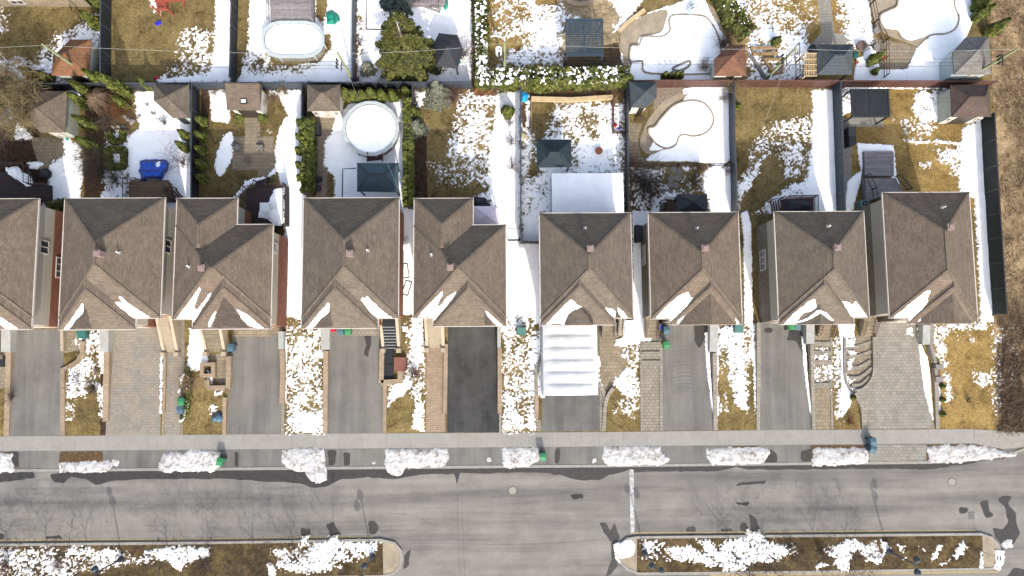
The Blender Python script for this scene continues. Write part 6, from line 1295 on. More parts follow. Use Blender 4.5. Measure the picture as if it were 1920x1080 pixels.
tarp('tarp', [(975,168),(985,167),(991,178),(987,190),(978,191),(974,180)], .8, 'sky_blue', 'sky-blue tarpaulin by the slim fence', 'tarpaulin', 7)
tarp('tarp', [(832,-4),(840,-6),(841,14),(835,20),(831,10)], .7, 'tarp_green', 'narrow green cover beside the far deck', 'cover', 8)
tarp('tarp', [(849,122),(856,114),(864,108),(865,116),(857,126),(850,130)], .6, 'tarp_green', 'small green cover by the black tent-roofed gazebo', 'cover', 9)
tarp('tarp', [(1600,97),(1606,94),(1610,100),(1605,108),(1600,108)], .6, 'teal', 'small teal cover by the dark pavilion', 'cover', 10)
# hot tub, planters, small things
c = P(91,328,0); t = thing('fire_bowl', 'round dark kettle beside the left deck', 'kettle', c); MB().lathe(c,[(.35,0),(.50,.25),(.52,.6),(.40,.7)],16).build('bowl', M['rubber'], t); MB().lathe(c,[(.42,.7),(.3,.82),(.06,.88),(.05,.95)],16).build('lid', M['canvas_black'], t)
for px, py, r_, h_, m, lab in ((1122,284.5,.36,.45,'terracotta','round brown fire pit standing in the snow'),(1655,110,.22,.4,'terracotta','small terracotta pot on the paver patio'),(1605,118,.16,.3,'terracotta','tiny brown pot by the dark pavilion'),(1612,88,.50,.45,'rust','round rusty tub by the dark pavilion'),(466,302,.34,.25,'rust','round fire bowl on the square-flag patio'),(1519,94,.36,.6,'canvas_black','round black barbecue beside the lattice'),(1641,60,.34,.5,'stone_grey','grey urn by the curvy pool fence'),(1640,92,.30,.5,'stone_grey','grey boulder urn above the paver patio'),(598,355,.32,.6,'canvas_black','round black pot on the gravel path'),(1140,88,.001,.001,'rust','')):
    if not lab: continue
    c = P(px, py, 0.01); t = thing('garden_pot', lab, 'pot', c, 'pots and bowls')
    MB().lathe(c,[(r_*.75,0),(r_*.95,h_*.5),(r_,h_)],16).build('bowl', M[m], t); MB().lathe(c,[(r_,h_*.95),(r_*1.06,h_*1.0),(r_*.84,h_*1.02),(r_*.8,h_*.8),(.02,h_*.78)],16,cap=False).build('rim', M[m], t)
box_thing('barbecue', [(593,238),(603,236),(603,255),(594,255)], 0, 1.0, 'canvas_black', 'black covered barbecue on the gravel path', 'barbecue')
box_thing('crate', [(596,333),(605,334),(603,341),(595,340)], 0, .5, 'canvas_black', 'small black crate on the gravel path', 'crate')
box_thing('storage_chest', [(1581,245),(1595,243),(1596,276),(1583,279)], 0, 1.1, 'canvas_black', 'tall black storage chest by the dark fence', 'chest')
box_thing('bin_shed', [(1188,425),(1209,428),(1209,456),(1188,456)], 0, 1.2, 'canvas_black', 'black bin shed in the gap between two houses', 'bin shed')
o = blob('covered_heap', 898, 380, .85, .6, 'canvas_black', 'black covered heap by the lilac canopy', 'covered heap', 1.3, .7, seed=12)
blob('toy', 294, 147, .22, .25, 'red', 'tiny red toy at the edge of the snow', 'toy', seed=13)
blob('play_mat', 297, 43.5, .30, .12, 'blue', 'small round blue mat on the dead lawn', 'play mat', seed=14)
blob('toy', 1154, 236, .22, .3, 'red', 'small red toy in the right snow bed', 'toy', seed=15)
blob('toy', 1160, 241, .16, .2, 'blue', 'small blue toy in the right snow bed', 'toy', seed=16)
blob('bucket', 127, 261, .2, .4, 'tarp_green', 'small green bucket by the large corner shed', 'bucket', seed=17)
c = P(450,282,0)
for px, py, rz, lab in ((448,278,.7,'dark garden chair toppled at the patio edge'),(491,279,0,'black garden chair standing on the square-flag patio'),(484,236,0,'black garden chair by the skylight shed path') if False else (491.5,279,0,'')):
    if not lab: continue
    c = P(px, py, .012); t = thing('patio_chair', lab, 'chair', c, 'patio chairs'); cs, sn = math.cos(rz), math.sin(rz); L = lambda x, y, z: (c.x+x*cs-y*sn, c.y+x*sn+y*cs, c.z+z)
    MB().cbox(L(0,0,.42), .5, .5, .05, rz).build('seat', M['cover_grey'], t); b = MB(); b.bar(L(-.27,.27,.42), L(-.27,.33,.95), .06); b.bar(L(.27,.27,.42), L(.27,.33,.95), .06); b.bar(L(-.27,.33,.95), L(.27,.33,.95), .06); b.bar(L(-.27,.30,.7), L(.27,.30,.7), .06); b.build('backrest', M['metal_black'], t)
    for sx in (-1, 1):
        for sy in (-1, 1): MB().cbox(L(sx*.24,sy*.24,0), .05, .05, .42, rz).build('leg', M['metal_black'], t)
# furniture lying in the narrow gap
for px, py, rz, lab in ((760,508,.15,'black metal frame leaning in the narrow gap'),(763,540,-.3,'black folded chair lying in the narrow gap')):
    c = P(px, py, .05); t = thing('folded_chair', lab, 'folded chair', c, 'stored chairs'); cs, sn = math.cos(rz), math.sin(rz); b = MB(); L = lambda x, y: (c.x+x*cs-y*sn, c.y+x*sn+y*cs, .10)
    for p0, p1 in (((-.3,-.7),(.3,-.7)),((.3,-.7),(.3,.7)),((.3,.7),(-.3,.7)),((-.3,.7),(-.3,-.7))): b.bar(L(*p0), L(*p1), .08)
    b.build('frame', M['metal_black'], t); MB().cbox((c.x,c.y,.05), .5, 1.1, .03, rz).build('sling', M['cover_grey'], t)
blob('snow_heap', 761, 459, .5, .4, 'snow', 'white heap against the wall in the narrow gap', 'snow heap', .8, 1.8, 0, 'snow heaps on decks', 21)
# air conditioners
for px, py, rz, lab in ((1614,385,.15,'teal air-conditioning unit behind the end house'),(103,389,0,'grey air-conditioning unit by the second house')):
    c = P(px, py, 0); t = thing('air_conditioner', lab, 'air conditioner', c, 'air conditioners'); k = 1.0
    MB().cbox((c.x,c.y,0), 1.0, .85, .06, rz).build('base', M['concrete'], t); MB().cbox((c.x,c.y,.06), .85, .72, .80, rz).build('cabinet', M['ac'], t)
    MB().lathe((c.x,c.y,.86), [(.30,0),(.30,.03),(.26,.03),(.26,.005),(.02,.006)], 20, cap=False).build('fan_grille', M['metal_black'], t); MB().lathe((c.x,c.y,.87), [(.09,0),(.09,.035)], 12).build('fan_hub', M['concrete'], t)
# wooden play set
t = thing('play_set', 'red wooden play set at the top of the dead lawn', 'play set', P(302,8,0))
MB().prism(PL([(290,-12),(316,-12),(316,18),(294,20)],1.2), 1.1, 1.2).build('platform', M['wood_red'], t)
for x, y in ((290,-12),(316,-12),(316,18),(294,20)): p = P(x,y,1.2); MB().cbox((p.x,p.y,0), .12, .12, 2.2).build('post', M['wood_red'], t)
MB().bar(P(290,2,2.1), P(345,1,2.1), .16).build('swing_beam', M['wood_red'], t); MB().bar(P(294,20,1.7), P(316,18,1.7), .1).build('rail', M['wood_red'], t)
MB().bar(P(302,20,1.0), P(303,26,.2), .5, .05).build('ramp', M['wood_pale'], t)
MB().bar(P(345,-8,0), P(345,1,2.1), .12).build('brace', M['wood_red'], t); MB().bar(P(345,12,0), P(345,1,2.1), .12).build('brace', M['wood_red'], t)
# beige house beyond the upper left garden, only its wall edge in view
t = thing('house', 'beige house whose rear wall just enters the top left corner', 'house', P(85,-30,0))
a, b = P(-60,13,0), P(172,13,0); MB().box(a.x, b.x, a.y, a.y+9, 0, 5.5).build('wall', M['paver_yellow'], t)
hm = MB(); hip_mesh(hm, a.x-.1, b.x+.1, a.y+.15, a.y+9.4, 5.5); hm.build('roof', M['roof_c'], t); window(t, P(45,13,0).x, a.y, .6, 1.4, 'y', 1.4, -1, 2)
# shelter furniture at the flagstone terrace
t = thing('garden_bench', 'grey covered seat with curved stone bench at the frame top', 'bench', P(1097,0,0)); MB().strip(PL(smooth([(1062,2),(1075,10),(1095,11),(1110,6),(1118,-6)], 4, False)), .45, 0, .5).build('bench', M['cream_wall'], t); p = P(1100,-2,0); MB().cbox((p.x,p.y,0), 1.3, .8, .6).build('cover', M['cover_grey'], t)
MB() ; wall('retaining_wall', [(1160,60),(1180,40),(1208,20)], .35, .3, 'wood_pale', 'honey timber curb between terrace and pool deck')
t = thing('diving_board', 'pale blue diving board at the irregular pool', 'diving board', P(1294,20,0)); MB().bar(P(1292,26,.5), P(1297,10,.5), .5, .06).build('board', M['siding_blue'], t); MB().cbox(tuple(P(1297,11,0)), .4, .3, .46).build('stand', M['pool_rim'], t); MB().bar(P(1296,16,.8), P(1312,10,.8), .06).build('rail', M['metal_black'], t)
# ================================================================== PLANTS
NR = np.random.RandomState(5)
def leaves(pts, size, nrm=None, flat=.5, up=0., rs=NR, asp=1.0):
    """one small quad per point, turned roughly along nrm"""
    n = len(pts); pts = np.asarray(pts, float)
    d = rs.normal(size=(n, 3)); d /= np.linalg.norm(d, axis=1, keepdims=True)
    if nrm is not None: d = flat*np.asarray(nrm)+(1-flat)*d; d[:, 2] += up; d /= np.linalg.norm(d, axis=1, keepdims=True)
    a = np.cross(d, rs.normal(size=(n, 3))); a /= np.linalg.norm(a, axis=1, keepdims=True); b = np.cross(d, a)
    s = (size*(.6+.8*rs.rand(n)))[:, None]/2
    V = np.stack([pts-a*s-b*s*asp, pts+a*s-b*s*asp, pts+a*s+b*s*asp, pts-a*s+b*s*asp], 1).reshape(-1, 3)
    return V, np.arange(4*n).reshape(n, 4)
def twigs(rs, base, direc, length, rad, depth, out, spread=.6, kids_=3, up=.15, bend=.25):
    """recursive bare branches as thin three-sided tubes: list of (a, b, r0, r1)"""
    p = np.array(base, float); d = np.array(direc, float); d /= np.linalg.norm(d); seg = 3; nodes = [(p.copy(), d.copy(), 0)]
    for k in range(seg):
        d2 = d+rs.normal(size=3)*bend*.5+np.array([0,0,up*.3]); d2 /= np.linalg.norm(d2)
        q = p+d2*length/seg; out.append((p.copy(), q.copy(), rad*(1-.28*k), rad*(1-.28*(k+1)))); p, d = q, d2; nodes.append((p.copy(), d.copy(), k+1))
    if depth > 0:
        for k in range(kids_):
            b, dd, i = nodes[1+rs.randint(seg)] if k else nodes[-1]
            v = rs.normal(size=3); v -= v.dot(dd)*dd; v /= np.linalg.norm(v)
            nd = dd*(1-spread*.5)+v*spread+np.array([0,0,up])
            twigs(rs, b, nd, length*(.55+.3*rs.rand()), max(.014, rad*.6), depth-1, out, spread, kids_, up, bend)
def tubes_mesh(segs, n=3):
    V, Fs = [], []
    for a, b, r0, r1 in segs:
        d = b-a; d = d/(np.linalg.norm(d)+1e-9); u = np.cross(d, [0.3,.5,.81]); u /= np.linalg.norm(u)+1e-9; w = np.cross(d, u); k = len(V)
        for q, r in ((a, r0), (b, r1)):
            for i in range(n): t = 2*math.pi*i/n; V.append(q+u*(r*math.cos(t))+w*(r*math.sin(t)))
        Fs += [(k+i, k+(i+1) % n, k+n+(i+1) % n, k+n+i) for i in range(n)]
    return np.array(V), np.array(Fs)
# --- cedars: tapering columns of small leaves, copied
def cedar_proto(seed, h=2.6, r=.52, mat='cedar'):
    rs = np.random.RandomState(seed); t = thing('cedar', None, 'cedar', (0,0,0)); n = 1500
    u = rs.rand(n)**.8; a = rs.rand(n)*6.283; prof = np.where(u < .25, .75+u, (1-u)**.75*1.24)*r
    lump = 1+.22*np.sin(3*a+seed+5*u)+.16*np.sin(5*a-7*u+seed*2)
    rr = prof*lump*(.72+.34*rs.rand(n)); pts = np.stack([rr*np.cos(a), rr*np.sin(a), .08+u*(h-.1)], 1)
    nrm = np.stack([np.cos(a), np.sin(a), np.full(n, .35)], 1)
    V, Fq = leaves(pts, .17, nrm, .6, .1, rs, 1.4); np_mesh('foliage', V, Fq, M[mat], t)
    MB().tube((0,0,0), (0,0,h*.7), .06, .02).build('trunk', M['bark'], t); return t
CED = [cedar_proto(1), cedar_proto(2, 2.5, .5), cedar_proto(3, 2.7, .55)]
_ced_used = [False]*3; _cn = [0]
ORD = ['first','second','third','fourth','fifth','sixth','seventh','eighth','ninth','tenth','eleventh','twelfth']
def cedar(px, py, h, label, group, w=1.0):
    i = _cn[0] % 3; _cn[0] += 1
    o = CED[i] if not _ced_used[i] else copy_tree(CED[i]); _ced_used[i] = True
    o.location = P(px, py, 0); o.rotation_euler.z = _cn[0]*1.7; k = h/2.6; o.scale = (k*w, k*w, k)
    o['label'] = label; o['group'] = group; return o
def cedars(pts, h, where, w=1.0, grp=None):
    for i, p in enumerate(pts):
        hh = p[2] if len(p) > 2 else h
        cedar(p[0], p[1], hh, (where if len(pts) == 1 else ORD[i]+' '+where), grp or 'columnar cedars', w)
cedars([(192,13),(188,51)], 3.6, 'dark cedar from the top beside the upper black fence', .8)
cedars([(70,146),(97,152)], 2.6, 'low cedar from the left above the dark corner fence', .9)
cedars([(199,160)], 4.2, 'dark slim cedar left of the dry round shrub, behind the rust-roofed shed', .62)
cedars([(240,177)], 5.2, 'tall leaning cedar between dry shrub and back fence', .6)
cedars([(172,178),(166,198),(178,240),(182,278)], 3.6, 'cedar from the top beside the large corner shed', .72)
cedars([(240,200)], 3.0, 'small dark cedar right of the dry round shrub', .7)
cedars([(284,165)], 2.6, 'olive cedar tucked left of the big snowy garden shed', .7)
cedars([(384,232),(383,259),(384,287),(384,312),(384,338)], 2.2, 'round-topped cedar from the top along the black fence of the skylight shed garden', .95)
cedars([(357,260),(352,280)], 2.7, 'cedar from the top at the right edge of the big snowy garden', .75)
cedars([(452,223),(495,223)], 1.3, 'small clipped cedar ball from the left before the skylight shed', 1.4)
cedars([(566,234),(564,260),(564,286),(564,312),(566,336)], 1.7, 'small cedar from the top on the snow side of the green hedge', .95)
cedars([(654,184),(668,187),(684,187),(700,184),(720,186),(740,186),(764,182)], 2.5, 'cedar from the left in the row behind the round pool', 1.0)
cedars([(1243,147),(1254,147),(1264,147),(1273,147)], 1.8, 'little cedar from the left behind the slate shed in snow', .8)
cedars([(1272,160)], 1.3, 'tiny cedar growing at the foot of the brown fence', .8)
cedars([(1828,2),(1826,18),(1826,36),(1850,64)], 3.3, 'cedar from the top in the row beside the field', .8)
cedars([(1630,118)], 3.0, 'leaning yellow-green cedar between pavilion and paver patio', .8)
cedars([(1637,137)], 1.4, 'small round green cedar below the paver patio', 1.1)
cedars([(1452,82)], 1.6, 'small cedar behind the upper raised bed', 1.2)
cedars([(952,214)], 2.0, 'round green cedar on the snow strip by the slim fence', 1.5)
cedars([(778,216)], 2.4, 'shaggy green cedar below the grey spruce', 1.2)
cedars([(1172,160)], 2.6, 'big round cedar at the end of the snowy hedge', 1.3)
cedars([(1382,202)], 1.1, 'tiny green cedar at the blue-grey fence', 1.3)
cedars([(1382,305)], .9, 'tiny dark cedar low along the blue-grey fence', 1.3)
cedars([(1597,745)], .8, 'tiny ball cedar by the curved wall of the end house driveway', 1.6)
cedars([(1764,724),(1764,749),(1764,776)], .8, 'tiny ball cedar from the top along the golden front lawn edge', 1.6)
# --- hedges
def hedge(label, line, w, h, mat='hedge', snow=0.0, n=260, seed=1, size=.2, name='hedge', low=None):
    rs = np.random.RandomState(seed); L = PL(line); t = thing(name, label, 'hedge', sum(L, Vector())/len(L), 'garden hedges')
    pts, nr = [], []
    for a, b in zip(L, L[1:]):
        d = (b-a); ln = d.length; d.normalize(); k = Vector((-d.y, d.x, 0))
        for _ in range(int(n*ln)):
            s = rs.rand()*ln; q = a+d*s; wv = w*(1+.25*float(fbm(np.array(q.x), np.array(q.y), 1.2, seed, 2))); hv = h*(1+.35*float(fbm(np.array(q.x), np.array(q.y), 1.0, seed+4, 2)))
            ang = rs.rand()*math.pi; cx, czz = math.cos(ang), math.sin(ang); e = .5
            ox = math.copysign(abs(cx)**e, cx)*wv/2; oz = abs(czz)**e*hv; f = .80+.25*rs.rand()
            p = q+k*ox*f; pts.append((p.x, p.y, max(.05, oz*f))); nr.append((k.x*cx, k.y*cx, czz))
    V, Fq = leaves(pts, size, nr, .55, 0, rs, 1.3); np_mesh('foliage', V, Fq, M[mat], t)
    core = MB(); core.strip(L, w*.62, .0, h*.72); core.build('branches', M['twig_dark'], t)
    if snow:
        sp, sn = [], []
        for a, b in zip(L, L[1:]):
            d = (b-a); ln = d.length; d.normalize(); k = Vector((-d.y, d.x, 0))
            for _ in range(int(3.2*snow*ln)):
                s = rs.rand()*ln; o_ = (rs.rand()-.5)*w*.85; q = a+d*s+k*o_
                if float(fbm(np.array(q.x), np.array(q.y), .22, seed+9, 2)) < .20: continue
                sp.append((q.x, q.y, h*(1.0+.10*rs.rand()-.5*(o_/w)**2))); sn.append((0,0,1))
        V, Fq = leaves(sp, .095, sn, .8, .3, rs); np_mesh('snow_cover', V, Fq, M['snow'], t)
    return t
hedge('tall yellow-green hedge beside the gravel path', [(583,228),(585,300),(583,368)], 1.15, 2.3, 'cedar', 0, 420, 2)
hedge('tall yellow-green hedge right of the round pool garden', [(768,196),(769,280),(770,392)], .85, 2.4, 'cedar', 0, 420, 3)
hedge('snow-dusted hedge running down beside the patchy golden lawn', [(902,-60),(903,60),(905,160)], 1.35, 1.9, 'hedge', 130, 300, 4)
hedge('wide snow-dusted hedge below the louvered pergola', [(893,158),(1000,156),(1100,155),(1172,152)], 2.0, 2.0, 'hedge', 150, 320, 5)
hedge('thick curved hedge with a snowy right flank in the upper gardens', [(1335,-40),(1352,10),(1372,42),(1398,72)], 2.0, 1.7, 'hedge', 9, 420, 6)
hedge('square box hedge round a snowy bed', [(208,283),(236,282),(237,314),(208,316),(208,283)], .55, .7, 'hedge', 0, 420, 7, .15)
hedge('low dark box hedge above the square one', [(208,252),(214,268),(232,266),(234,248)], .5, .6, 'hedge', 0, 420, 8, .15)
hedge('low dark hedge edging the front bin lawn', [(354,690),(358,742),(350,778),(342,790)], .35, .5, 'hedge', 20, 420, 9, .14)
hedge('rust-tinted hedge end spilling over the back fence', [(890,172),(930,168)], 1.2, 1.2, 'rusty_leaf', 0, 300, 10)
# --- conifers
def conifer(label, px, py, h, r, mat, seed, tiers, trunk='bark_pale', droop=.25, bare=.0, name='conifer', dens=34, size=.30, pw=1.0):
    rs = np.random.RandomState(seed); c = P(px, py, 0); t = thing(name, label, 'conifer', c, 'conifers'); pts, nr, seg = [], [], []
    for k in range(tiers):
        f = k/(tiers-1); z = h*(.05+.90*f); R_ = r*(1-f)**pw+.12; nb = max(4, int(8*(1-f)+4))
        for j in range(nb):
            a = 6.283*(j+rs.rand()*.9)/nb+k*2.4
            if bare and .42 < f < .93 and math.sin(a) < -.25 and rs.rand() < .85: continue
            L_ = R_*(.58+.55*rs.rand()); d = np.array([math.cos(a), math.sin(a)])
            p0 = np.array([c.x, c.y, z]); dz = -droop*L_*(1-.6*f)*(.6+.8*rs.rand())
            p1 = np.array([c.x+d[0]*L_, c.y+d[1]*L_, max(.1, z+dz)])
            seg.append((p0, p1, .035*(1-f)+.012, .008)); m = max(6, int(dens*L_)); b0 = bare*min(1, max(0, (f-.3)/.3))*.55
            for i in range(m):
                s = b0+(1-b0)*rs.rand()**.75; w = ((.27 if not bare else .20)*L_*(1-s)**.7+.06)*(rs.rand()-.5)*2
                q = p0+(p1-p0)*s+np.array([-d[1]*w+d[0]*abs(w)*.5, d[0]*w+d[1]*abs(w)*.5, -.10*rs.rand()-.25*abs(w)]); pts.append(q); nr.append((d[0]*.4, d[1]*.4, 1))
    V, Fq = leaves(pts, size, nr, .6, .2, rs, .45); np_mesh('foliage', V, Fq, M[mat], t)
    V, Fq = tubes_mesh(seg, 3); MBt = np_mesh('branches', V, Fq, M['bark'], t)
    MB().tube((c.x,c.y,0), (c.x,c.y,h*.97), .17, .03, 8).build('trunk', M[trunk], t); return t
conifer('tall olive conifer with a bare pale trunk showing near its top', 768, 116, 10.8, 3.35, 'conifer', 3, 28, bare=.75, dens=70, size=.27, pw=.72)
conifer('blue spruce cut off by the top edge beside the tall conifer', 744, 8, 4.5, 1.9, 'blue_spruce', 4, 11, 'bark')
conifer('pale grey-green spruce at the corner of the snowy hedge', 822, 182, 4.2, 1.5, 'spruce', 5, 12, 'bark', size=.2, dens=60)
conifer('small round spruce standing in snow left of the tall conifer', 691, 132, 1.9, 1.05, 'spruce', 6, 7, 'bark', size=.2, dens=60)
conifer('grey-green shaggy spruce bush beside the dark bed', 783, 244, 2.6, 1.1, 'spruce', 7, 8, 'bark', size=.2, dens=60)
conifer('sparse yellow-green bush at the rear of the second house', 117, 392, 2.8, 1.2, 'conifer', 8, 8, 'bark', size=.2, dens=40)
conifer('lone green bush against the red brick wall of the second house', 111, 470, 2.6, .55, 'conifer', 9, 8, 'bark', size=.2, dens=50)
conifer('small green bush low on the red brick wall', 108, 575, 1.8, .5, 'conifer', 10, 6, 'bark', size=.2, dens=50)
# --- bare trees and shrubs
def bare_tree(label, px, py, h, mat, seed, depth=4, spread=.75, kids_=4, rad=.11, name='bare_tree', grp='bare trees', up=.18, lean=(0,0), fork=.35):
    rs = np.random.RandomState(seed); c = P(px, py, 0.0); t = thing(name, label, 'tree', c, grp)
    b = np.array([c.x, c.y, 0.]); top = b+np.array([lean[0], lean[1], h*fork])
    MB().tube(tuple(b), tuple(top), rad, rad*.75, 7).build('trunk', M['bark'], t); seg = []
    for k in range(kids_+2):
        a = 6.283*(k+rs.rand()*.6)/(kids_+2); f = .75 if k % 2 else 1.0
        twigs(rs, b+(top-b)*f, (math.cos(a)*spread, math.sin(a)*spread, 1.0), h*(1-fork)*.62, rad*.55, depth-1, seg, spread, kids_, up)
    V, Fq = tubes_mesh(seg, 3); np_mesh('crown', V, Fq, M[mat], t); return t
def bare_shrub(label, px, py, h, r, mat, seed, n=60, name='bare_shrub', depth=1, thick=.018, droop=0., grp='bare shrubs'):
    rs = np.random.RandomState(seed); c = P(px, py, 0); t = thing(name, label, 'shrub', c, grp); seg = []
    for k in range(n):
        a = rs.rand()*6.283; q = rs.rand()**.6; d = (math.cos(a)*q*r/h*1.3, math.sin(a)*q*r/h*1.3, 1.-droop*q)
        twigs(rs, (c.x+.12*r*rs.normal(), c.y+.12*r*rs.normal(), 0), d, h*(.7+.4*rs.rand()), thick, depth, seg, .8, 3, .0, .5)
    V, Fq = tubes_mesh(seg, 3); np_mesh('twigs', V, Fq, M[mat], t); return t
bare_tree('big bare golden-twigged tree over the left corner shed', 52, 205, 6.0, 'twig_gold', 21, 5, 1.0, 6, .15)
bare_tree('brown bare tree at the left edge of the gardens', 12, 262, 4.0, 'twig', 22, 5, .95, 5, .10)
def weeping(label, px, py, r, h, mat, seed, n=420):
    rs = np.random.RandomState(seed); c = P(px, py, 0); t = thing('weeping_shrub', label, 'shrub', c, 'bare shrubs'); seg = []
    MB().tube((c.x,c.y,0), (c.x,c.y,h*.9), .07, .05, 7).build('trunk', M['bark'], t)
    for k in range(n):
        a = rs.rand()*6.283; R_ = r*(.35+.75*rs.rand()); p = np.array([c.x, c.y, h*.9]); m = 6; off = rs.normal()*.5
        for i in range(1, m+1):
            f = i/m; ang = a+off*f; q = np.array([c.x+R_*f*math.cos(ang), c.y+R_*f*math.sin(ang), h*(.9+.35*f-1.0*f*f)+.05*rs.normal()]); q[2] = max(.1, q[2]); seg.append((p, q, .02, .016)); p = q
    V, Fq = tubes_mesh(seg, 3); np_mesh('twigs', V, Fq, M[mat], t)
weeping('dense dry round weeping shrub with pale curling twigs', 195, 192, 1.5, 2.0, 'dry', 23)
for px, py, h, r, m, n, lab in ((190,322,2.4,1.7,'twig',110,'large brown bare bush left of the square box hedge'),(172,300,2.0,1.2,'twig',60,'brown bare bush above the large one'),(218,338,1.4,1.0,'twig_dark',50,'dark low bush with ornaments below the box hedge'),(345,308,2.2,1.3,'twig_red',36,'reddish bare shrub right of the blue tarpaulin'),(200,236,1.6,1.3,'twig',70,'brown bush below the dry weeping shrub'),(232,212,1.6,1.2,'rusty_leaf',60,'rusty bush between weeping shrub and snow'),
    (1208,350,2.6,1.9,'twig_dark',170,'big dark leafless bush below the kidney pool'),(1300,340,1.2,1.5,'twig',60,'low brown scrub beside the stepping stones'),(1370,172,2.0,1.0,'twig_gold',60,'dry tan shrub at the corner of the brown fence'),(1355,185,.8,.7,'twig',24,'bare ring of twigs in the snow by the kidney pool'),(1356,83,1.3,.85,'twig',90,'round brown bush beside the upper red-brown shed'),(1320,127,.9,.65,'twig',70,'small round brown bush left of the red-brown shed'),
    (958,270,1.3,.65,'twig_red',24,'upper reddish bare shrub on the snow strip'),(959,316,1.3,.7,'twig_red',26,'lower reddish bare shrub on the snow strip'),(955,232,.7,.5,'twig_red',18,'small bare shrub under the round green cedar'),(850,185,1.6,1.2,'twig_red',50,'brown bare shrub right of the grey spruce'),(784,172,1.0,.7,'twig_red',24,'small red-brown shrub left of the grey spruce'),(925,160,2.4,1.6,'twig',70,'bare grey bush growing through the snowy hedge'),(1100,168,1.2,1.6,'twig',60,'tangled bare bush behind the timber edging'),(1140,166,1.6,1.0,'twig',50,'bare bush near the big round cedar'),
    (868,106,2.4,1.0,'twig_red',46,'reddish bare shrub beside the black tent-roofed gazebo'),(674,84,1.2,.7,'twig_red',20,'thin bare shrub by the slim dark fence'),(672,152,1.2,.6,'twig_red',20,'thin bare shrub at the utility pole foot'),(717,146,1.3,.7,'twig',24,'bare shrub below the tall conifer'),(536,172,1.0,.7,'dry',40,'pale dry tuft right of the skylight shed'),(404,174,.8,.5,'dry',30,'left dry tuft in the snow by the skylight shed'),(424,174,.6,.4,'dry',24,'right dry tuft in the snow by the skylight shed'),(510,190,1.4,.9,'dry',46,'tan dry bush against the skylight shed wall'),
    (278,199,.4,.4,'dry',20,'left of two tiny dry tufts in the big snowy garden'),(288,214,.4,.4,'dry',20,'right of two tiny dry tufts in the big snowy garden'),(310,232,1.4,.7,'twig_dark',20,'thin dark sapling in the big snowy garden'),(357,720,1.3,.9,'dry',80,'pale dry bush on the front bin lawn'),(777,700,1.0,1.0,'twig_red',60,'reddish scrub on the fourth front lawn'),(148,716,1.6,1.0,'twig_dark',22,'bare sapling on the first front lawn'),(176,728,.7,.7,'twig_dark',46,'dark clump beside the first mulch strip'),(182,696,.5,.5,'dry',30,'pale tuft in the first mulch strip'),
    (1190,332,1.0,.9,'twig_red',30,'reddish shrub at the left end of the rail fence'),(1312,316,1.0,.7,'twig_red',24,'reddish shrub at the middle of the rail fence'),(1364,322,.9,.6,'twig_red',20,'reddish shrub at the right end of the rail fence'),(1815,750,.8,.7,'twig_dark',14,'thin bare sapling on the golden front lawn'),(24,745,.9,.6,'twig_dark',24,'dark shrub in the bed at the left edge'),(1592,790,.7,.8,'rusty_leaf',30,'rusty ground shrub by the curved wall'),(1186,308,1.2,.6,'twig_red',20,'reddish stems beside the paver terrace')):
    bare_shrub(lab, px, py, h, r, m, px*7+py, n)
# young street trees on the islands, tops lean out of the frame but their shadows cross the street
for i, (px, py, h, sd_, sp) in enumerate(((94,1046,5.6,1,.55),(168,1046,5.0,2,.42),(320,1050,5.8,3,.5),(398,1052,4.6,4,.5),(482,1050,5.0,5,.48),(555,1046,4.4,6,.5),(1373,1038,4.6,7,.45),(1440,1040,4.6,8,.5),(1534,1036,4.4,9,.4),(1594,1036,3.9,10,.45),(20,1050,4.4,11,.5),(630,1040,4.6,12,.4))):
    bare_tree(['leftmost slim street tree but one on the left island','second slim street tree on the left island','tall slim street tree near the middle of the left island','small street tree right of the tall one on the left island','fifth slim street tree of the left island','street tree by the big snow drift of the left island','leaning street tree in the snow of the right island','first upright street tree right of the leaning one','second upright street tree of the right island','third upright street tree beside the muddy snow curl','street tree at the left frame edge','last street tree before the left island nose'][i],
        px, py, h, 'twig_dark', 40+sd_, 5, sp+.45, 3, .065, 'street_tree', 'street trees on the islands', .12, fork=.36)
for px, py, r, lab in ((1478,1024,.9,'dry brown weed clump on the right island'),(1538,1030,1.0,'dry brown weed clump beside the muddy snow curl'),(385,1058,1.2,'pale dry grass clump on the left island'),(12,1065,1.0,'reddish scrub at the left end of the left island'),(110,1060,.9,'reddish scrub in the snow of the left island')):
    bare_shrub(lab, px, py, .7, r, 'twig' if 'red' not in lab else 'twig_red', px, 50)

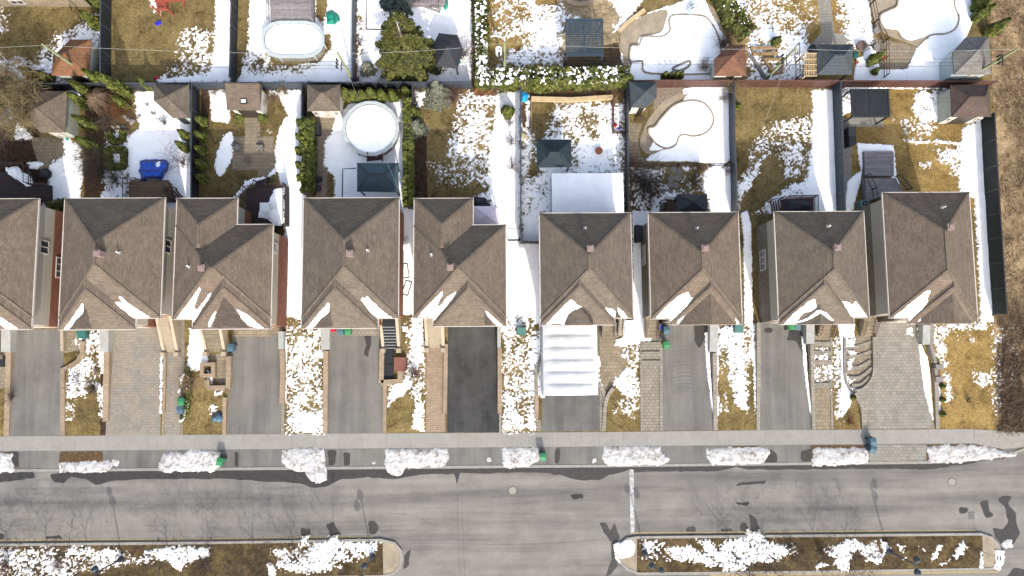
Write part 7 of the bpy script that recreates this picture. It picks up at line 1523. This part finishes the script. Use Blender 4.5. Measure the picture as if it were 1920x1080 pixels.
# --- tufts of dead weeds over the rough field: uncountable
rs = np.random.RandomState(77); pts = []; seg = []
for _ in range(9000):
    px = 1866+rs.rand()**1.3*110; py = rs.rand()*830-10
    if px < 1862+max(0, (py-220))*.06+6: continue
    c = P(px, py, .02); cl = float(fbm(np.array(c.x), np.array(c.y), 2.2, 3, 2))
    if cl < -.12+.2*rs.rand(): continue
    a = rs.rand()*6.283; l = .25+.35*rs.rand(); tip = np.array([c.x+math.cos(a)*l*.9, c.y+math.sin(a)*l*.9, .06+.35*rs.rand()]); seg.append((np.array([c.x,c.y,0.]), tip, .022, .008))
V, Fq = tubes_mesh(seg, 3); tag(np_mesh('weeds', V, Fq, M['dry']), 'tufts of dead tan weeds over the rough field', 'weeds', kind='stuff')
for m_, cnt, lab, nm in (('twig', 5200, 'brown tangled brush at the lower edge of the field', 'brush'), ('dry', 4200, 'pale dead stalks through the tangled brush', 'dry_stalks')):
    seg = []
    for _ in range(cnt):
        f = rs.rand()**.7; px = 1866+rs.rand()*90; py = 560+f*250
        if rs.rand() < .3: py = rs.rand()*570; px = 1874+rs.rand()*85
        if px < 1862+max(0, (590-py))*.0+(14 if 220 < py < 590 else 0)+8: continue
        c = P(px, py, .02); a = rs.rand()*6.283; l = .25+.45*rs.rand()
        if float(fbm(np.array(c.x), np.array(c.y), 1.6, 8, 2)) < -.3+.35*rs.rand()-.1: continue
        seg.append((np.array([c.x,c.y,0.]), np.array([c.x+math.cos(a)*l*.8, c.y+math.sin(a)*l*.8, .1+.6*rs.rand()]), .018, .007))
    V, Fq = tubes_mesh(seg, 3); tag(np_mesh(nm, V, Fq, M[m_]), lab, 'brush', kind='stuff')
# stepping stones
for i, (a, b, r_) in enumerate(((1264,318,7),(1274,322,6),(1260,334,7),(1272,333,6),(1257,347,7),(1268,348,6),(1244,354,7),(1254,361,6))):
    p = smooth([(a-r_,b-2),(a-2,b-r_),(a+r_-1,b-3),(a+r_-2,b+4),(a-1,b+r_),(a-r_+1,b+4)], 2)
    o = MB().prism(PL(p), 0, .07).build('stepping_stone', M['stone_grey']); tag(o, ORD[i]+' grey stepping stone from the top of the path to the black gazebo', 'stepping stone', 'stepping stones')
for i, (a, b, r_) in enumerate(((233,218,5),(240,224,5),(248,228,6),(222,237,4),(212,238,4),(232,238,4),(1198,222,9),(262,218,4))):
    blob('rock', a, b, r_/19, .22, 'soil_dry' if i == 6 else 'stone_grey', ('brown pile of leaves by the slate shed' if i == 6 else ORD[i]+' rock of the brown shrub bed beside the snow'), 'rock', seed=60+i, group='garden rocks')

# ================================================================== POLES, WIRES, LAMPS, SIGN
TOPS = []
for (bx_, by_), (tx, ty), lab in (((168,143),(80,83),'leftmost utility pole, standing over the rust-roofed shed'),((663,153),(634,99),'utility pole beside the slim dark fence'),((946,138),(946,80),'utility pole standing at the snowy hedge'),((1435,150),(1493,91),'utility pole over the raised timber beds'),((1806,152),(1909,91),'rightmost utility pole by the grey-roofed shed')):
    b = P(bx_, by_, 0); z = 6.
    best = min((((to_px(b.x, b.y, k*.1)[0]-tx)**2+(to_px(b.x, b.y, k*.1)[1]-ty)**2), k*.1) for k in range(40, 100))[1]
    t = thing('utility_pole', lab, 'utility pole', b, 'utility poles')
    MB().tube(b, b+Vector((0,0,best)), .15, .11, 10).build('shaft', M['pole'], t)
    x = MB(); x.bar(b+Vector((-.1,.18,best-1.9)), b+Vector((-.1,-.9,best-1.9)), .08, .08); x.build('bracket', M['metal_black'], t)
    for k in range(3): MB().tube(b+Vector((-.5-.0*k,.1-.35*k,best-2.05)), b+Vector((-.5,.1-.35*k,best-1.6)), .10, n=8).build('insulator', M['metal_black'], t)
    if bx_ == 946: MB().tube(b+Vector((-.55,.1,best-2.6)), b+Vector((-.55,.1,best-1.6)), .30, n=14).build('transformer', M['white'], t)
    TOPS.append(b+Vector((0,0,best)))
L_ = [P(-300,88,7.4)]+TOPS+[P(2300,80,7.4)]
def wire(name, a, b, r, m, label, sag=.5):
    mb = MB(); n = 10; q = a
    for i in range(1, n+1): f = i/n; p = a.lerp(b, f)-Vector((0,0,sag*4*f*(1-f))); mb.tube(q, p, r, n=4, cap=False); q = p
    return tag(mb.build(name, M[m]), label, 'overhead wire', 'overhead wires')
spans = ['left of the rust-roofed shed','from the rust-roofed shed to the slim dark fence','from the slim dark fence to the snowy hedge','from the snowy hedge to the raised timber beds','from the raised timber beds to the grey-roofed shed','beyond the grey-roofed shed']
for i in range(len(L_)-1):
    wire('overhead_wire', L_[i]-Vector((0,0,.15)), L_[i+1]-Vector((0,0,.15)), .014, 'concrete_wall', 'pale upper overhead wire '+spans[i])
    for k in range(3): o = Vector((-.5,.1-.35*k,-2.2)); wire('overhead_wire', L_[i]+o, L_[i+1]+o, .013, 'metal_black', ('upper','middle','lower')[k]+' of three dark wires '+spans[i])
wire('overhead_wire', TOPS[3]-Vector((0,0,1.2)), P(1375,402,5.6), .012, 'concrete_wall', 'thin drop wire to the big-gabled house')
wire('overhead_wire', TOPS[1]-Vector((0,0,1.2)), P(755,372,5.6), .012, 'concrete_wall', 'thin drop wire to the house with the black-tread stairs')
def lamp(label, base, top, heads):
    b = P(*base, .145); best = min((((to_px(b.x, b.y, k*.1)[0]-top[0])**2+(to_px(b.x, b.y, k*.1)[1]-top[1])**2), k*.1) for k in range(15, 90))[1]
    t = thing('street_lamp', label, 'street lamp', b, 'street lamps'); z = b.z
    MB().lathe(b, [(.30,0),(.30,.12),(.22,.5),(.12,.7)], 12).build('base', M['lamp'], t)
    MB().tube(b+Vector((0,0,.6)), (b.x, b.y, best), .085, .065, 8).build('pole', M['lamp'], t)
    for hx_, hy_ in heads:
        h = P(hx_, hy_, best-.1); MB().bar((b.x,b.y,best-.05), (h.x,h.y,best+.05), .07).build('arm', M['lamp'], t)
        hd = MB().lathe((h.x,h.y,best-.45), [(.14,0),(.30,.12),(.26,.38),(.10,.52),(.05,.62)], 14).build('lantern', M['lamp'], t)
        MB().lathe((h.x,h.y,best-.52), [(.10,0),(.13,.06)], 12).build('lamp_glass', M['trim'], hd)
lamp('dark twin-headed street lamp on the left island', (228,1048), (180,1077), ((176,1068),(182,1086)))
lamp('dark twin-headed street lamp beside the left island nose', (698,1042), (680,1064), ((682,1062),(676,1086)))
lamp('dark triple street lamp near the tip of the right island', (1209,1036), (1226,1062), ((1223,1062),(1241,1070)))
lamp('dark street lamp with a long pole at the right end of the right island', (1666,1033), (1714.5,1058), ((1721,1050),(1722,1074)))
c = P(1842,1034,.145); t = thing('road_sign', 'small white road sign with two dark marks at the right island end', 'sign', c)
MB().tube(c, c+Vector((0,0,2.4)), .03).build('post', M['concrete_wall'], t)
q = c+Vector((.0,-.05,2.0)); MB().box(q.x-.32,q.x+.32,q.y-.25,q.y-.22,1.9,2.6).build('sign_plate', M['white'], t) if False else None
pl = MB().cbox((c.x,c.y,2.42), .62, .70, .04); pl.build('sign_plate', M['white'], t)
for dx in (-.13, .13): MB().cbox((c.x+dx,c.y,2.463), .11, .42, .006).build('sign_mark', M['lamp'], t)
bpy.context.view_layer.update()
